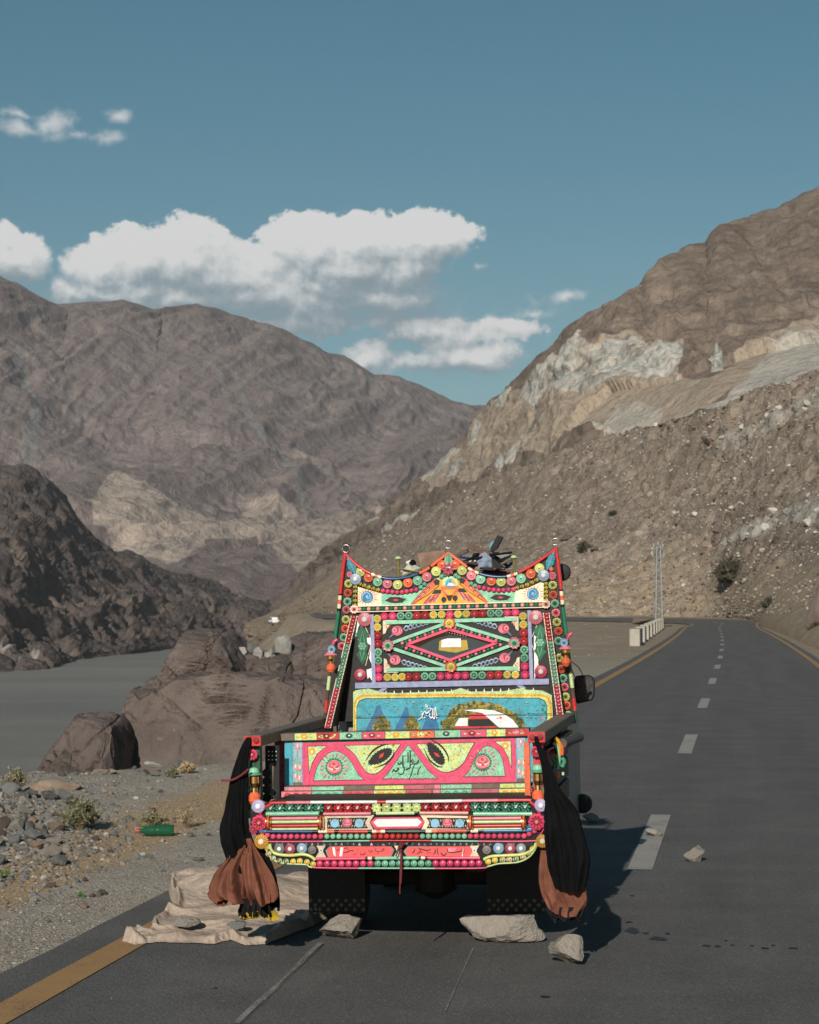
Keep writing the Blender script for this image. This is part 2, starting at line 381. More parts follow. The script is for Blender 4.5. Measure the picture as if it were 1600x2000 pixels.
def attr_far(P, S, u, v, h):
    s = S + 9*np.stack([fbm(P/170, 3, 5), fbm(P/170, 3, 6)], 1)
    scree = np.maximum.reduce([
        segdist(s, [(418, 745), (455, 800), (500, 865), (560, 945), (610, 1005), (650, 1030)], [5, 9, 11, 9, 9, 6])*.9,
        segdist(s, [(20, 715), (45, 790), (62, 840), (55, 900)], [9, 12, 14, 24]),
        segdist(s, [(45, 640), (72, 690)], [6, 5])*.7, segdist(s, [(240, 850), (275, 905), (330, 960)], [4, 6, 5])*.6])
    tanp = inpoly(s-(20, 38), [(150, 1000), (200, 940), (250, 960), (330, 985), (420, 990), (470, 960), (540, 975), (560, 1020), (660, 1015), (760, 985), (790, 1010), (700, 1060), (650, 1080), (620, 1110), (560, 1130), (480, 1060), (380, 1075), (330, 1110), (230, 1085), (170, 1040)])
    pale = np.maximum(tanp*(.72+.45*fbm(P/260, 3, 8)), segdist(s-(20, 30), [(180, 1040), (330, 1040), (450, 1035), (560, 1018), (650, 1012), (760, 990)], [24, 22, 14, 12, 18, 20])*.95)
    pale = np.maximum(pale, segdist(s, [(30, 720), (62, 845)], [5, 8])*.6)
    veg = smst(S[:, 0], 240, 380)*(1-smst(S[:, 1], 760, 860))*.8+.12
    return {'pale': np.clip(pale, 0, 1), 'scree': scree, 'veg': veg, 'tan': tanp*.85+.25*smst(S[:, 1], 980, 1120), 'rib': RIB['far']}
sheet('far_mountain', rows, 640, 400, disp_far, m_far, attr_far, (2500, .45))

# --- low hills on the valley floor
m_hill = terrain_mat('valley_hill_rock', (.095, .078, .069), (.15, .122, .107), (.215, .178, .15), .012, pale=(.3, .25, .2), bs=1.0, bd=4.5)
rows = [[(230, 1235, 1900), (720, 1225, 1900)], [(230, 1190, 2050), (420, 1160, 2050), (560, 1180, 2050), (720, 1160, 2050)],
        [(230, 1150, 2250), (320, 1125, 2250), (365, 1090, 2250), (420, 1085, 2250), (455, 1100, 2250), (480, 1082, 2250), (530, 1098, 2250), (570, 1132, 2250), (620, 1165, 2250), (660, 1172, 2250), (720, 1165, 2250)]]
def disp_hill(P, S, u, v): return (16*fbm(P/90, 5, 41, .55, True)+6*fbm(P/25, 4, 42))*(1-.5*v)
def attr_hill(P, S, u, v, h): return {'pale': segdist(S, [(485, 1085), (530, 1130), (580, 1160)], [4, 9, 10])*.7, 'scree': Z0(len(P)), 'veg': np.full(len(P), .2), 'tan': Z0(len(P))}
sheet('valley_hill', rows, 200, 90, disp_hill, m_hill, attr_hill, (300, .4))

# --- dark rocky bank on the far side of the river
m_bank = terrain_mat('river_bank_rock', (.068, .055, .049), (.115, .093, .082), (.185, .15, .127), .02, pale=(.36, .33, .29), pale2=(.3, .27, .24), tan=(.22, .175, .135), bs=1.0, bd=3.5, ribf=.6)
def d1(x): return float(np.interp(x, [-200, 0, 110, 140, 300, 390, 480, 640], [740, 790, 834, 955, 1142, 1347, 1480, 1600]))
rows = [[(x, HOR+F*(CAMH+26.5)/d1(x), d1(x)) for x in range(-200, 641, 20)],
        [(x, y, d1(x)+90) for x, y in ((-200, 1245), (0, 1240), (150, 1235), (300, 1226), (450, 1220), (640, 1215))],
        [(x, y, d1(x)+270) for x, y in ((-200, 1120), (0, 1110), (150, 1135), (300, 1170), (450, 1190), (640, 1205))],
        [(x, y, d1(x)+560) for x, y in ((-200, 860), (-60, 890), (0, 910), (40, 902), (60, 910), (100, 940), (125, 965), (150, 1010), (190, 1062), (215, 1080), (250, 1080), (275, 1090), (310, 1118), (360, 1128), (420, 1140), (450, 1165), (520, 1185), (640, 1200))]]
def disp_bank(P, S, u, v):
    w = fbm(P/120, 3, 51)
    big = fbm(np.stack([P[:, 0]/42+w*1.2-v*.8, v*2.2, w], 1), 5, 52, .55, True)
    
    fc, jt = facets(P/(30, 30, 22)+w[:, None]*.6, 53)
    f9 = facets(P/(9, 9, 7)+w[:, None], 58)[0]; RIB['bank'] = .6*big+.5*f9
    return (9*big+7*fc+2.6*f9+2*fbm(P/10, 4, 54))*np.clip(.35+v*3, 0, 1)*(1-.6*smst(v, .8, 1))
def attr_bank(P, S, u, v, h):
    s = S+6*np.stack([fbm(P/40, 3, 55), fbm(P/40, 3, 56)], 1)
    pale = np.maximum(segdist(s, [(35, 1292), (72, 1288)], [7, 6]), segdist(s, [(0, 1272), (18, 1282)], [8, 6])*.8)
    tn = np.maximum(segdist(s, [(100, 1180), (200, 1190), (330, 1190)], [6, 10, 8]), segdist(s, [(370, 1195), (430, 1197)], [5, 5]))*.7+segdist(s, [(10, 1065), (20, 1120)], [8, 12])*.6+.25*smst(fbm(P/60, 4, 57), 0, .5)
    return {'pale': pale, 'scree': Z0(len(P)), 'veg': segdist(S, [(375, 1197), (425, 1200)], [6, 6])*.9+.1, 'tan': tn, 'rib': RIB['bank']}
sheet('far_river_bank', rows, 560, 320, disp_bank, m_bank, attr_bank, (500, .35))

# --- right mountain with the pale cliff
m_right = terrain_mat('cliff_mountain_rock', (.14, .107, .083), (.22, .172, .134), (.31, .25, .195), .009, pale=(.53, .485, .41), pale2=(.42, .425, .385), scree=(.44, .415, .36), tan=(.46, .375, .285), bs=1.0, bd=6, ribf=.6)
SKR = [(500, 1212, 2100), (560, 1165, 1900), (610, 1105, 1750), (660, 1065, 1600), (740, 1008, 1450), (790, 965, 1350), (840, 925, 1250), (880, 878, 1200), (930, 825, 1150), (965, 788, 1100), (1010, 745, 1050), (1060, 700, 1020), (1095, 668, 1000), (1110, 645, 980), (1180, 602, 960), (1225, 572, 960), (1258, 560, 970), (1268, 535, 1000), (1290, 510, 1050), (1340, 488, 1050), (1385, 482, 1050), (1396, 462, 1080), (1410, 445, 1100), (1460, 427, 1120), (1490, 420, 1130), (1545, 400, 1130), (1600, 365, 1150), (1800, 230, 1250)]
rows = [[(500, 1216, 1500), (800, 1212, 800), (1200, 1210, 560), (1800, 1205, 480)],
        [(500, 1215, 1700), (660, 1150, 1300), (840, 1090, 900), (1100, 1000, 680), (1400, 930, 600), (1800, 850, 560)],
        [(500, 1214, 1900), (660, 1100, 1450), (840, 1010, 1100), (1100, 850, 800), (1400, 740, 720), (1800, 640, 700)],
        [(500, 1213, 2000), (660, 1085, 1500), (840, 965, 1180), (1000, 830, 1000), (1110, 735, 900), (1250, 680, 850), (1400, 690, 820), (1600, 640, 820), (1800, 560, 860)],
        SKR]
def disp_right(P, S, u, v):
    w = fbm(P/150, 3, 61)
    g = fbm(np.stack([P[:, 0]/48+w*.9+v*1.8, v*2.2, w*.6+P[:, 1]/500], 1), 5, 62, .55, True)
    fc, jt = facets(P/(34, 34, 28)+w[:, None]*.8, 63); fd, jd = facets(P/11+w[:, None], 67)
    smooth_scree = inpoly(S, [(1090, 870), (1200, 770), (1300, 750), (1480, 690), (1800, 620), (1800, 800), (1300, 850)])
    RIB['right'] = .7*g+.4*fd
    return (7*g+3*fc+3.6*fbm(P/(15, 40, 30), 5, 67, .6, True)+1.5*fbm(P/8, 4, 64))*np.clip(.2+v*2.5, 0, 1)*(1-.55*smst(v, .85, 1))*(1-.8*smooth_scree)
def attr_right(P, S, u, v, h):
    s = S+14*np.stack([fbm(P/35, 4, 65), fbm(P/35, 4, 66)], 1)
    pale = np.maximum.reduce([
        inpoly(s, [(1150, 660), (1128, 668), (1108, 680), (1092, 710), (1062, 735), (1040, 770), (1048, 800), (1070, 810), (1110, 770), (1135, 752), (1150, 720)]),
        inpoly(s, [(1165, 740), (1185, 705), (1195, 695), (1225, 675), (1245, 662), (1265, 680), (1272, 705), (1300, 700), (1332, 705), (1330, 735), (1292, 745), (1230, 750), (1150, 760), (1120, 775), (1130, 750)]),
        inpoly(s, [(1390, 712), (1402, 695), (1415, 700), (1418, 722), (1395, 728)])*.8,
        inpoly(s, [(1050, 790), (1062, 738), (1110, 682), (1150, 668), (1175, 700), (1235, 668), (1275, 690), (1345, 700), (1335, 748), (1230, 760), (1150, 785)])*.62,
        segdist(s, [(975, 790), (1010, 770), (1000, 800)], [9, 12, 8]),
        segdist(s, [(950, 835), (945, 870), (930, 895), (905, 935), (880, 950)], [6, 7, 8, 9, 6]),
        segdist(s, [(1065, 820), (1040, 860), (1010, 900), (975, 930)], [8, 8, 7, 6])*.8,
        segdist(s, [(880, 880), (865, 910), (830, 940)], [11, 14, 6]),
        segdist(s, [(845, 1000), (800, 1025), (760, 1045)], [6, 6, 5])*.8,
        segdist(s, [(740, 1015), (700, 1035)], [6, 4])*.7])
    scree = np.maximum(inpoly(s, [(1455, 745), (1500, 692), (1640, 640), (1800, 600), (1800, 780), (1640, 730), (1560, 770), (1400, 810), (1300, 820), (1420, 790)]),
                       inpoly(s, [(1160, 860), (1205, 800), (1245, 790), (1300, 800), (1290, 835), (1180, 870)])*.7)
    tn = np.maximum.reduce([inpoly(s, [(1120, 790), (1210, 755), (1400, 735), (1470, 690), (1620, 620), (1800, 540), (1800, 640), (1480, 740), (1380, 800), (1280, 840), (1200, 850), (1090, 880), (1040, 900), (1000, 880)])*.95,
                            segdist(s, [(1110, 690), (1165, 720), (1200, 690), (1245, 655), (1275, 700), (1340, 700)], [8, 10, 10, 8, 10, 8])*.9,
                            inpoly(s, [(1060, 760), (960, 800), (840, 940), (860, 980), (1000, 900), (1150, 850), (1160, 790)])*.75])
    scree = np.maximum(scree, 0); return {'pale': pale*(1-.0*scree), 'scree': scree, 'veg': np.full(len(P), .3)*(1-pale), 'tan': tn, 'rib': RIB['right']*(1-.8*np.maximum(scree, pale))}
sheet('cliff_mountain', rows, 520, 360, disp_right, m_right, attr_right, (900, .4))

# --- near hillside of rubble above the bend
m_slope = terrain_mat('hillside_rubble', (.135, .108, .084), (.235, .192, .15), (.36, .30, .24), .07, pale=(.45, .41, .34), pale2=(.36, .35, .31), tan=(.37, .29, .20), bs=1.0, bd=.9, speck=.6, ribf=.3, veg=(.085, .08, .045))
SKS = [(480, 1222, 1000), (540, 1205, 900), (580, 1180, 800), (620, 1150, 740), (660, 1112, 690), (720, 1068, 620), (780, 1035, 560), (840, 1000, 510), (900, 965, 470), (960, 935, 440), (990, 920, 425), (1000, 912, 420), (1060, 895, 400), (1100, 882, 385), (1160, 862, 370), (1240, 840, 350), (1320, 818, 330), (1400, 800, 310), (1450, 782, 295), (1500, 760, 290), (1545, 745, 284), (1600, 728, 278), (1850, 640, 250)]
rows = [[(480, 1275, 530), (640, 1255, 318), (900, 1235, 258), (1100, 1230, 258), (1250, 1228, 254), (1400, 1226, 244), (1470, 1233, 205), (1500, 1242, 156), (1545, 1264, 111), (1620, 1312, 68.5), (1850, 1450, 32.5)],
        [(480, 1224, 560), (640, 1214, 330), (900, 1212, 262), (1100, 1211.5, 262), (1250, 1211, 258), (1400, 1210, 248), (1470, 1217, 208), (1500, 1226, 158), (1545, 1246, 113), (1620, 1290, 70), (1850, 1420, 33)],
        [(480, 1223, 680), (640, 1190, 400), (900, 1150, 300), (1100, 1135, 285), (1400, 1115, 262), (1550, 1118, 200), (1650, 1120, 165), (1850, 1130, 120)],
        [(480, 1223, 800), (640, 1150, 540), (900, 1060, 380), (1100, 1020, 330), (1400, 970, 282), (1600, 930, 232), (1850, 900, 190)],
        SKS]
BUMPS = []
def disp_slope(P, S, u, v):
    w = fbm(P/60, 3, 71)
    f1, j1 = facets(P/6.0+w[:, None]*.5, 72); f2, j2 = facets(P/2.4, 75)
    r = .8*fbm(P/22, 4, 73, .5, True)+1.1*f1*smst(fbm(P/30, 3, 74), -.3, .35)+.6*f2+.25*fbm(P/1.4, 3, 76)
    return r*np.clip((v-.1)*14, 0, 1)*(.05+1.1*smst(P[:, 1], 150, 285))
def attr_slope(P, S, u, v, h):
    s = S+10*np.stack([fbm(P/14, 4, 77), fbm(P/14, 4, 78)], 1)
    pale = np.maximum.reduce([inpoly(s, [(1850, 700), (1600, 765), (1480, 825), (1400, 870), (1420, 890), (1600, 800), (1850, 760)])*.6,
                              segdist(s, [(1420, 1060), (1500, 1025), (1620, 990)], [16, 24, 30])*.75, .25*smst(fbm(P/18, 4, 79), .1, .5)*smst(S[:, 0], 1150, 1450)])
    return {'pale': pale, 'scree': Z0(len(P)), 'veg': smst(fbm(P/30, 3, 80), -.1, .4)*.7, 'tan': np.clip(.75*smst(S[:, 1], 1000, 1190)+.3*fbm(P/25, 3, 81), 0, 1)}
_, SLP, SLS = sheet('hillside', rows, 460, 300, disp_slope, m_slope, attr_slope, (120, .3), vpow=1.1)

# --- river
m, t, b, tc = mat_new('silty_river_water'); P = t.add('ShaderNodeNewGeometry').outputs['Position']
rn = t.noise(t.vec('MULTIPLY', P, (1, .35, 1)), .09, 8, .65, .6)
t.l.new(t.mix(t.ramp(t.noise(t.vec('MULTIPLY', P, (.35, 1, 1)), .02, 5, .6), [(.35, 0), (.65, 1)]), (.175, .160, .138, 1), (.225, .206, .176, 1)), b.inputs['Base Color'])
b.inputs['Roughness'].default_value = .5; b.inputs['Specular IOR Level'].default_value = .14; bump(t, b, rn, .8, .6)
RIVZ = -25.0
o = link('river', npmesh('river', [(-1400, 60, RIVZ), (500, 60, RIVZ), (500, 2600, RIVZ), (-1400, 2600, RIVZ)], [(0, 1, 2, 3)], [m])); tag(o, kind='structure')

# --- road line (centre dashes), taken on the ground
cpx = [(1270, 1650), (1343, 1458), (1373, 1380), (1393, 1328), (1404, 1297), (1409, 1275), (1411, 1255), (1409, 1238), (1404, 1226)]
ctr = [gnd(*q) for q in cpx]
d0v = (ctr[1]-ctr[0])/np.linalg.norm(ctr[1]-ctr[0])
AX = (math.sin(R(9.46)), math.cos(R(9.46)))
ctr = [ctr[0]-np.array((AX[0], AX[1], 0))*k for k in (40, 25, 14)]+ctr
ctr += [np.array(q) for q in ((30.5, 196, 0), (28.5, 214, 0), (22.0, 232, 0), (12, 243, 0), (0, 249, 0), (-5, 256, 0), (-9, 275, 0), (-13, 330, 0), (-18, 420, 0))]
ctr = np.array(ctr)
def catmull(pts, n):
    out = []; K = len(pts)
    for i in range(K-1):
        p0, p1, p2, p3 = pts[max(i-1, 0)], pts[i], pts[i+1], pts[min(i+2, K-1)]
        m = max(2, int(n)); a0 = np.linalg.norm(p2-p1)
        for k in range(m):
            f = k/m; out.append(p1+.5*f*(p2-p0+f*(2*p0-5*p1+4*p2-p3+f*(3*(p1-p2)+p3-p0))))
    out.append(pts[-1]); return np.array(out)
CL = catmull(ctr, 24)
_a = np.concatenate([[0], np.cumsum(np.linalg.norm(np.diff(CL, axis=0), axis=1))]); _s = np.arange(0, _a[-1], .8); CL = np.stack([np.interp(_s, _a, CL[:, k]) for k in range(3)], 1)
for _ in range(160): CL[1:-1] = .25*CL[:-2]+.5*CL[1:-1]+.25*CL[2:]
TN = np.gradient(CL, axis=0); TN /= np.linalg.norm(TN, axis=1)[:, None]; RT = np.stack([TN[:, 1], -TN[:, 0], Z0(len(TN))], 1)
ARC = np.concatenate([[0], np.cumsum(np.linalg.norm(np.diff(CL, axis=0), axis=1))])
BANK = .055*smst(ARC, 175, 235)         # the bend is banked, outer side high
def road_pt(i, lat, z): return CL[i]+RT[i]*lat+np.array((0, 0, z+BANK[i]*(lat+3.1)))
EL, ER = -3.08, 3.45
def strip(name, l0, l1, z, mat, n=1, wob=0.0, i0=0, i1=None, kind='structure', parent=None):
    ii = range(i0, (i1 if i1 is not None else len(CL)-1)+1); rows = []
    for i in ii:
        w0 = wob*float(fbm(np.array([[CL[i][0]*2.2, CL[i][1]*2.2, 3.]]), 3, 5)[0]) if wob else 0
        w1 = wob*float(fbm(np.array([[CL[i][0]*2.2, CL[i][1]*2.2, 9.]]), 3, 6)[0]) if wob else 0
        rows.append([road_pt(i, l0+w0+(l1+w1-l0-w0)*k/n, z) for k in range(n+1)])
    mb = MB(); mb.grid(rows, mat); o = mb.build(name, parent)
    return o
# asphalt
m_asph, t, b, tc = mat_new('worn_asphalt'); P = t.add('ShaderNodeNewGeometry').outputs['Position']
nf = t.noise(P, 160, 3, .7); nm = t.noise(P, 1.3, 6, .6); LT = t.vec('DOT_PRODUCT', P, (AX[1], -AX[0], 0)); AL = t.vec('DOT_PRODUCT', P, (AX[0], AX[1], 0)); nl = t.noise(t.add('ShaderNodeCombineXYZ', ins={0: t.math('MULTIPLY', LT, 1.6), 1: t.math('MULTIPLY', AL, .06)}).outputs[0], 1.0, 6, .62)
vo = t.add('ShaderNodeTexVoronoi', ins={0: P}); vo.inputs['Scale'].default_value = 58
c = t.ramp(t.math('ADD', t.math('MULTIPLY', nm, .55), t.math('MULTIPLY', nl, .45)), [(.32, (.074, .072, .070)), (.5, (.102, .098, .094)), (.68, (.138, .131, .124))])
c = t.mix(t.ramp(vo.outputs[0], [(.1, 1), (.42, 0)]), c, t.mix(t.ramp(vo.outputs[1], [(.3, 0), (.95, 1)]), (.04, .038, .037, 1), (.30, .28, .25, 1)))
c = t.mix(t.ramp(nf, [(.6, 0), (.70, 1)]), c, (.27, .25, .225, 1)); c = t.mix(t.ramp(nf, [(.3, .9), (.44, 0)]), c, (.025, .023, .022, 1))
# dry drips of oil across the right lane, with a shape of their own
sepP = t.add('ShaderNodeSeparateXYZ', ins={0: P})
t.l.new(c, b.inputs['Base Color']); b.inputs['Roughness'].default_value = .88; b.inputs['Specular IOR Level'].default_value = .25
bump(t, b, t.math('ADD', vo.outputs[0], t.math('MULTIPLY', nf, .6)), .5, .010)
rd = strip('road', EL, ER, .022, m_asph, 6, .05); tag(rd, kind='structure')
def line_mat(name, col, thr):
    m, t, b, tc = mat_new(name); P = t.add('ShaderNodeNewGeometry').outputs['Position']
    n = t.noise(P, 70, 5, .75); n2 = t.noise(P, 2.5, 5, .7)
    c = t.mix(t.ramp(t.math('ADD', n, t.math('MULTIPLY', n2, .5)), [(thr, 0), (thr+.14, 1)]), tuple(col)+(1,), (.085, .077, .07, 1))
    t.l.new(c, b.inputs['Base Color']); b.inputs['Roughness'].default_value = .8; b.inputs['Specular IOR Level'].default_value = .2
    bump(t, b, n, .3, .004); return m
m_yel = line_mat('worn_yellow_line_paint', (.35, .205, .085), .78); m_wht = line_mat('worn_white_line_paint', (.31, .292, .265), .79)
tag(strip('yellow_edge_line', -2.80, -2.60, .027, m_yel, 1, .012), kind='structure')
tag(strip('yellow_edge_line', 3.02, 3.20, .027, m_yel, 1, .012), kind='structure')
def sub_strip(name, a0, a1, l0, l1, z, mat, n=8):
    rows = []
    for s in np.linspace(a0, a1, n):
        c = np.array([np.interp(s, ARC, CL[:, k]) for k in range(3)]); r = np.array([np.interp(s, ARC, RT[:, k]) for k in range(3)]); bk = np.interp(s, ARC, BANK)
        rows.append([c+r*l+np.array((0, 0, z+bk*(l+3.1))) for l in (l0, l1)])
    mb = MB(); mb.grid(rows, mat); return mb.build(name)
def arc_of(px, py):
    q = gnd(px, py); return ARC[np.argmin(np.linalg.norm(CL-q, axis=1))]
fine = np.linspace(0, ARC[-1], 9000); FC = np.stack([np.interp(fine, ARC, CL[:, k]) for k in range(3)], 1)
def arcf(px, py): return fine[np.argmin(np.linalg.norm(FC-gnd(px, py), axis=1))]
a_near, a_far = arcf(1262, 1705), arcf(1280, 1597); dl = a_far-a_near
k = 0; a = a_near
while a < 240:
    tag(sub_strip('centre_dash', a, a+dl, -.085, .095, .027, m_wht), kind='structure'); a += dl+7.6; k += 1
# pale scraped tracks behind the truck
m_scr = line_mat('pale_scrape_dust', (.27, .255, .235), .70)
for (p, q, w) in (((462, 2010), (628, 1850), .03), ((470, 2010), (632, 1852), .008), ((870, 1985), (925, 1860), .007)):
    a, bb = gnd(*p), gnd(*q); d = (bb-a)/np.linalg.norm(bb-a); rr = np.array((d[1], -d[0], 0))*w*.5
    mb = MB(); mb.grid([[a+(bb-a)*s-rr*(1+.5*math.sin(9*s)), a+(bb-a)*s+rr*(1+.4*math.sin(7*s+1))] for s in np.linspace(0, 1, 12)], m_scr)
    o = mb.build('scrape_mark'); o.location.z = .0262; tag(o, kind='structure')
m_oil = plain('dried_oil_stain', (.018, .017, .017), .5, 0, .2, 40)
for (px, py, rx, ry) in ((1236, 1826, 13, 5), (1285, 1842, 15, 4), (1228, 1809, 7, 1.5), (1262, 1831, 6, 1.5), (1305, 1832, 5, 1.3), (1381, 1856, 8, 1.5), (1402, 1857, 6, 1.5), (1418, 1846, 4, 1), (1431, 1855, 4, 1), (1470, 1856, 4, 1), (1495, 1861, 7, 1.8), (1510, 1855, 4, 1), (1551, 1861, 9, 1.5), (1065, 1957, 10, 1.5), (420, 1940, 6, 1), (1235, 1757, 5, 1)):
    c = gnd(px, py); s = c[1]/F; sy = c[1]*c[1]/(F*CAMH); mb = MB()
    mb.face([(c[0]+math.cos(a)*rx*s*(1+.25*math.sin(3*a+px)), c[1]+math.sin(a)*ry*sy*(1+.25*math.cos(2*a+py)), .0268) for a in np.linspace(0, 2*math.pi, 17)[:-1]], m_oil)
    tag(mb.build('oil_stain'), kind='structure')

# --- ground beside the road
EY = np.array([2, 12, 16, 19, 20.6, 21.8, 22.8, 24.0, 26, 32, 46, 70, 100, 150, 200, 232, 245, 262, 300, 420])
EXv = np.array([-11, -10, -8.5, -6.2, -4.9, -4.3, -3.4, -2.2, -1.0, .4, 2.2, 3.2, 4.6, 5, -3, -10, -12, -13, -17, -24])
def gh(x, y):
    """height of the natural ground"""
    x, y = np.asarray(x, float), np.asarray(y, float); P = np.stack([x, y, 0*x], 1)
    e = np.interp(y, EY, EXv)+.5*fbm(P/2.5, 3, 91)*np.clip(y/20, 0, 3); d = np.maximum(0, e-x)
    lat = x*AX[1]-y*AX[0]; berm = smst(-lat, 5.0, 6.6)*(1-smst(y, 22, 30))
    z = -.012+.10*berm+.05*berm*fbm(P/.7, 4, 92)+.012*fbm(P/.35, 3, 93)*smst(-lat, 4.2, 4.9)
    far = smst(y, 28, 60); z = z+far*.25*fbm(P/6, 4, 94)*np.clip(np.abs(lat+.9)-3.9, 0, 3)/3
    return z-np.minimum(d*.95+.25*fbm(P/1.5, 3, 95)*np.clip(d, 0, 1), 30)
vv = np.linspace(0, 1, 330); ys = 3.2*(440/3.2)**vv; us = np.linspace(-.42, .40, 300)
X = (ys[:, None]*us[None, :]-2.0).ravel(); Y = np.repeat(ys, 300); Zg = gh(X, Y)
# keep the sheet under the road and flush with its banked bend
di = np.array([np.min((FC[::12, 0]-x)**2+(FC[::12, 1]-y)**2) for x, y in zip(X, Y)])**.5
jn = np.array([np.argmin((FC[::12, 0]-x)**2+(FC[::12, 1]-y)**2) for x, y in zip(X, Y)]); bk = np.interp(fine[::12][jn], ARC, BANK)
RTn = np.stack([np.interp(fine[::12][jn], ARC, RT[:, k]) for k in (0, 1)], 1); latn = (X-FC[::12][jn, 0])*RTn[:, 0]+(Y-FC[::12][jn, 1])*RTn[:, 1]
Zg = np.where(di < 4.6, np.minimum(Zg, -.004), Zg)+np.where(bk > 0, bk*np.clip(latn+3.1, -1.5, 7.2), 0)-np.where(bk > .005, .05, 0)
idx = np.arange(330*300).reshape(330, 300); faces = np.stack([idx[:-1, :-1], idx[:-1, 1:], idx[1:, 1:], idx[1:, :-1]], -1).reshape(-1, 4)
m_gnd, t, b, tc = mat_new('gravel_and_dust'); P = t.add('ShaderNodeNewGeometry').outputs['Position']
n1 = t.noise(P, 1.1, 7, .65); n2 = t.noise(P, 14, 6, .7); vo = t.add('ShaderNodeTexVoronoi', ins={0: P}); vo.inputs['Scale'].default_value = 38
c = t.ramp(n1, [(.3, (.33, .292, .242)), (.7, (.47, .415, .34))]); c = t.mix(t.ramp(n2, [(.35, .7), (.5, 0)]), c, (.16, .147, .13, 1))
c = t.mix(t.ramp(n2, [(.55, 0), (.7, .8)]), c, (.40, .37, .325, 1))
c = t.mix(t.ramp(vo.outputs[0], [(.1, .9), (.34, 0)]), c, t.mix(t.ramp(vo.outputs[1], [(.25, 0), (.8, 1)]), (.17, .163, .152, 1), (.44, .41, .365, 1)))
vo2 = t.add('ShaderNodeTexVoronoi', ins={0: P}); vo2.inputs['Scale'].default_value = 90
c = t.mix(t.ramp(vo2.outputs[0], [(.1, .7), (.3, 0)]), c, t.mix(t.ramp(vo2.outputs[1], [(.25, 0), (.8, 1)]), (.15, .143, .133, 1), (.42, .385, .34, 1)))
sepv = t.add('ShaderNodeSeparateXYZ', ins={0: P}); farf = t.smooth(sepv.outputs[1], 40, 90)
c = t.mix(t.math('MULTIPLY', farf, .75), c, t.ramp(t.noise(P, .35, 8, .7), [(.3, (.20, .155, .105)), (.55, (.30, .235, .16)), (.75, (.38, .33, .25))]))
st = t.add('ShaderNodeAttribute', attribute_name='straw').outputs['Fac']
c = t.mix(t.math('MULTIPLY', t.smooth(t.math('ADD', st, t.math('MULTIPLY', t.math('SUBTRACT', t.noise(P, 3.2, 7, .7), .5), 1.5)), .35, .75), .75), c, t.mix(n2, (.40, .255, .125, 1), (.50, .35, .19, 1)))
t.l.new(c, b.inputs['Base Color']); b.inputs['Roughness'].default_value = .95; b.inputs['Specular IOR Level'].default_value = .1
bump(t, b, t.math('ADD', t.math('ADD', n2, t.math('MULTIPLY', vo.outputs[0], .7)), t.math('MULTIPLY', vo2.outputs[0], .4)), .8, .03)
latg = X*AX[1]-Y*AX[0]
straw = .95*smst(-latg, 4.45, 4.9)*(1-smst(-latg, 5.2, 6.0))*(1-smst(Y, 21, 26))+.2*smst(-latg, 5, 6)*(1-smst(Y, 24, 30))
o = link('ground', npmesh('ground', np.stack([X, Y, Zg], 1), faces, [m_gnd], True, attrs={'straw': straw})); tag(o, kind='structure')
# ---------------------------------------------------------------- the painted pickup truck
YAW, ROLL = R(9.46), R(1.35)
TD = 10.77
T = Matrix.Translation(((777-CX)/F*TD, TD, 0)) @ Matrix.Rotation(-YAW, 4, 'Z') @ Matrix.Rotation(-ROLL, 4, 'Y')
Ti = np.array(T.inverted())
_o = Ti[:3, :3] @ np.array((0, 0, CAMH)) + Ti[:3, 3]
def tp(px, py, yt):
    """point of the truck's own frame that lies on its plane y = yt"""
    d = Ti[:3, :3] @ np.array(ray(px, py)); k = (yt-_o[1])/d[1]; q = _o+d*k; return (q[0], yt, q[2])
def mpp(yt): return (TD+yt)/F                 # metres per photo pixel there
truck = empty('pickup_truck'); truck.matrix_world = T
tag(truck, 'small pickup truck covered in painted panels, beads and rosettes, parked on the left lane', 'truck')

PAL = dict(pink=(.72, .075, .16), lpink=(.76, .22, .27), hot=(.72, .045, .16), red=(.56, .035, .035), dred=(.24, .012, .018), orange=(.76, .145, .055), mint=(.25, .56, .37), dmint=(.09, .34, .21),
           green=(.015, .17, .085), dgreen=(.008, .075, .045), yg=(.60, .66, .20), lyg=(.52, .68, .32), yellow=(.78, .60, .06), amber=(.74, .36, .02), cream=(.84, .70, .50), white=(.80, .80, .77),
           blue=(.03, .16, .33), sky=(.06, .37, .46), lblue=(.22, .46, .62), slate=(.20, .26, .36), lav=(.27, .30, .46), purple=(.46, .36, .60), black=(.006, .0055, .006), maroon=(.17, .02, .035),
           brown=(.10, .055, .035), wood=(.15, .115, .085), grey=(.22, .22, .215), rose=(.48, .10, .14), flesh=(.80, .36, .30), olive=(.16, .14, .02), ochre=(.40, .28, .03), navy=(.012, .06, .16), paleblue=(.34, .44, .56))
def pm(c): return plain('paint_'+c, PAL[c], .45, 0, .25, 30, .4, .35, bmp=.2)          # brush-painted wood and tin
def wm(c): return plain('worn_paint_'+c, PAL[c], .6, 0, .28, 22, .3, .8, bmp=.45)       # weathered planks
def bm(c): return plain('plastic_'+c, PAL[c], .30, 0, .22, 45, .5, .3, jit=.32)                 # plastic reflectors and beads
m_brass = plain('polished_brass', (.72, .44, .17), .24, 1.0, .15, 40)
m_chrome = plain('dull_steel', (.45, .44, .42), .35, 1.0, .2, 40)
m_rust = plain('rusty_tin', (.22, .14, .10), .7, .3, .35, 18, .3, .5)
m_rub = plain('black_rubber', (.02, .02, .02), .75, 0, .3, 30)
m_under = plain('sooty_steel', (.018, .017, .017), .8, 0, .3, 12)
m_glass = plain('dark_tinted_glass', (.008, .011, .013), .06, 0, .05, 5, .6)
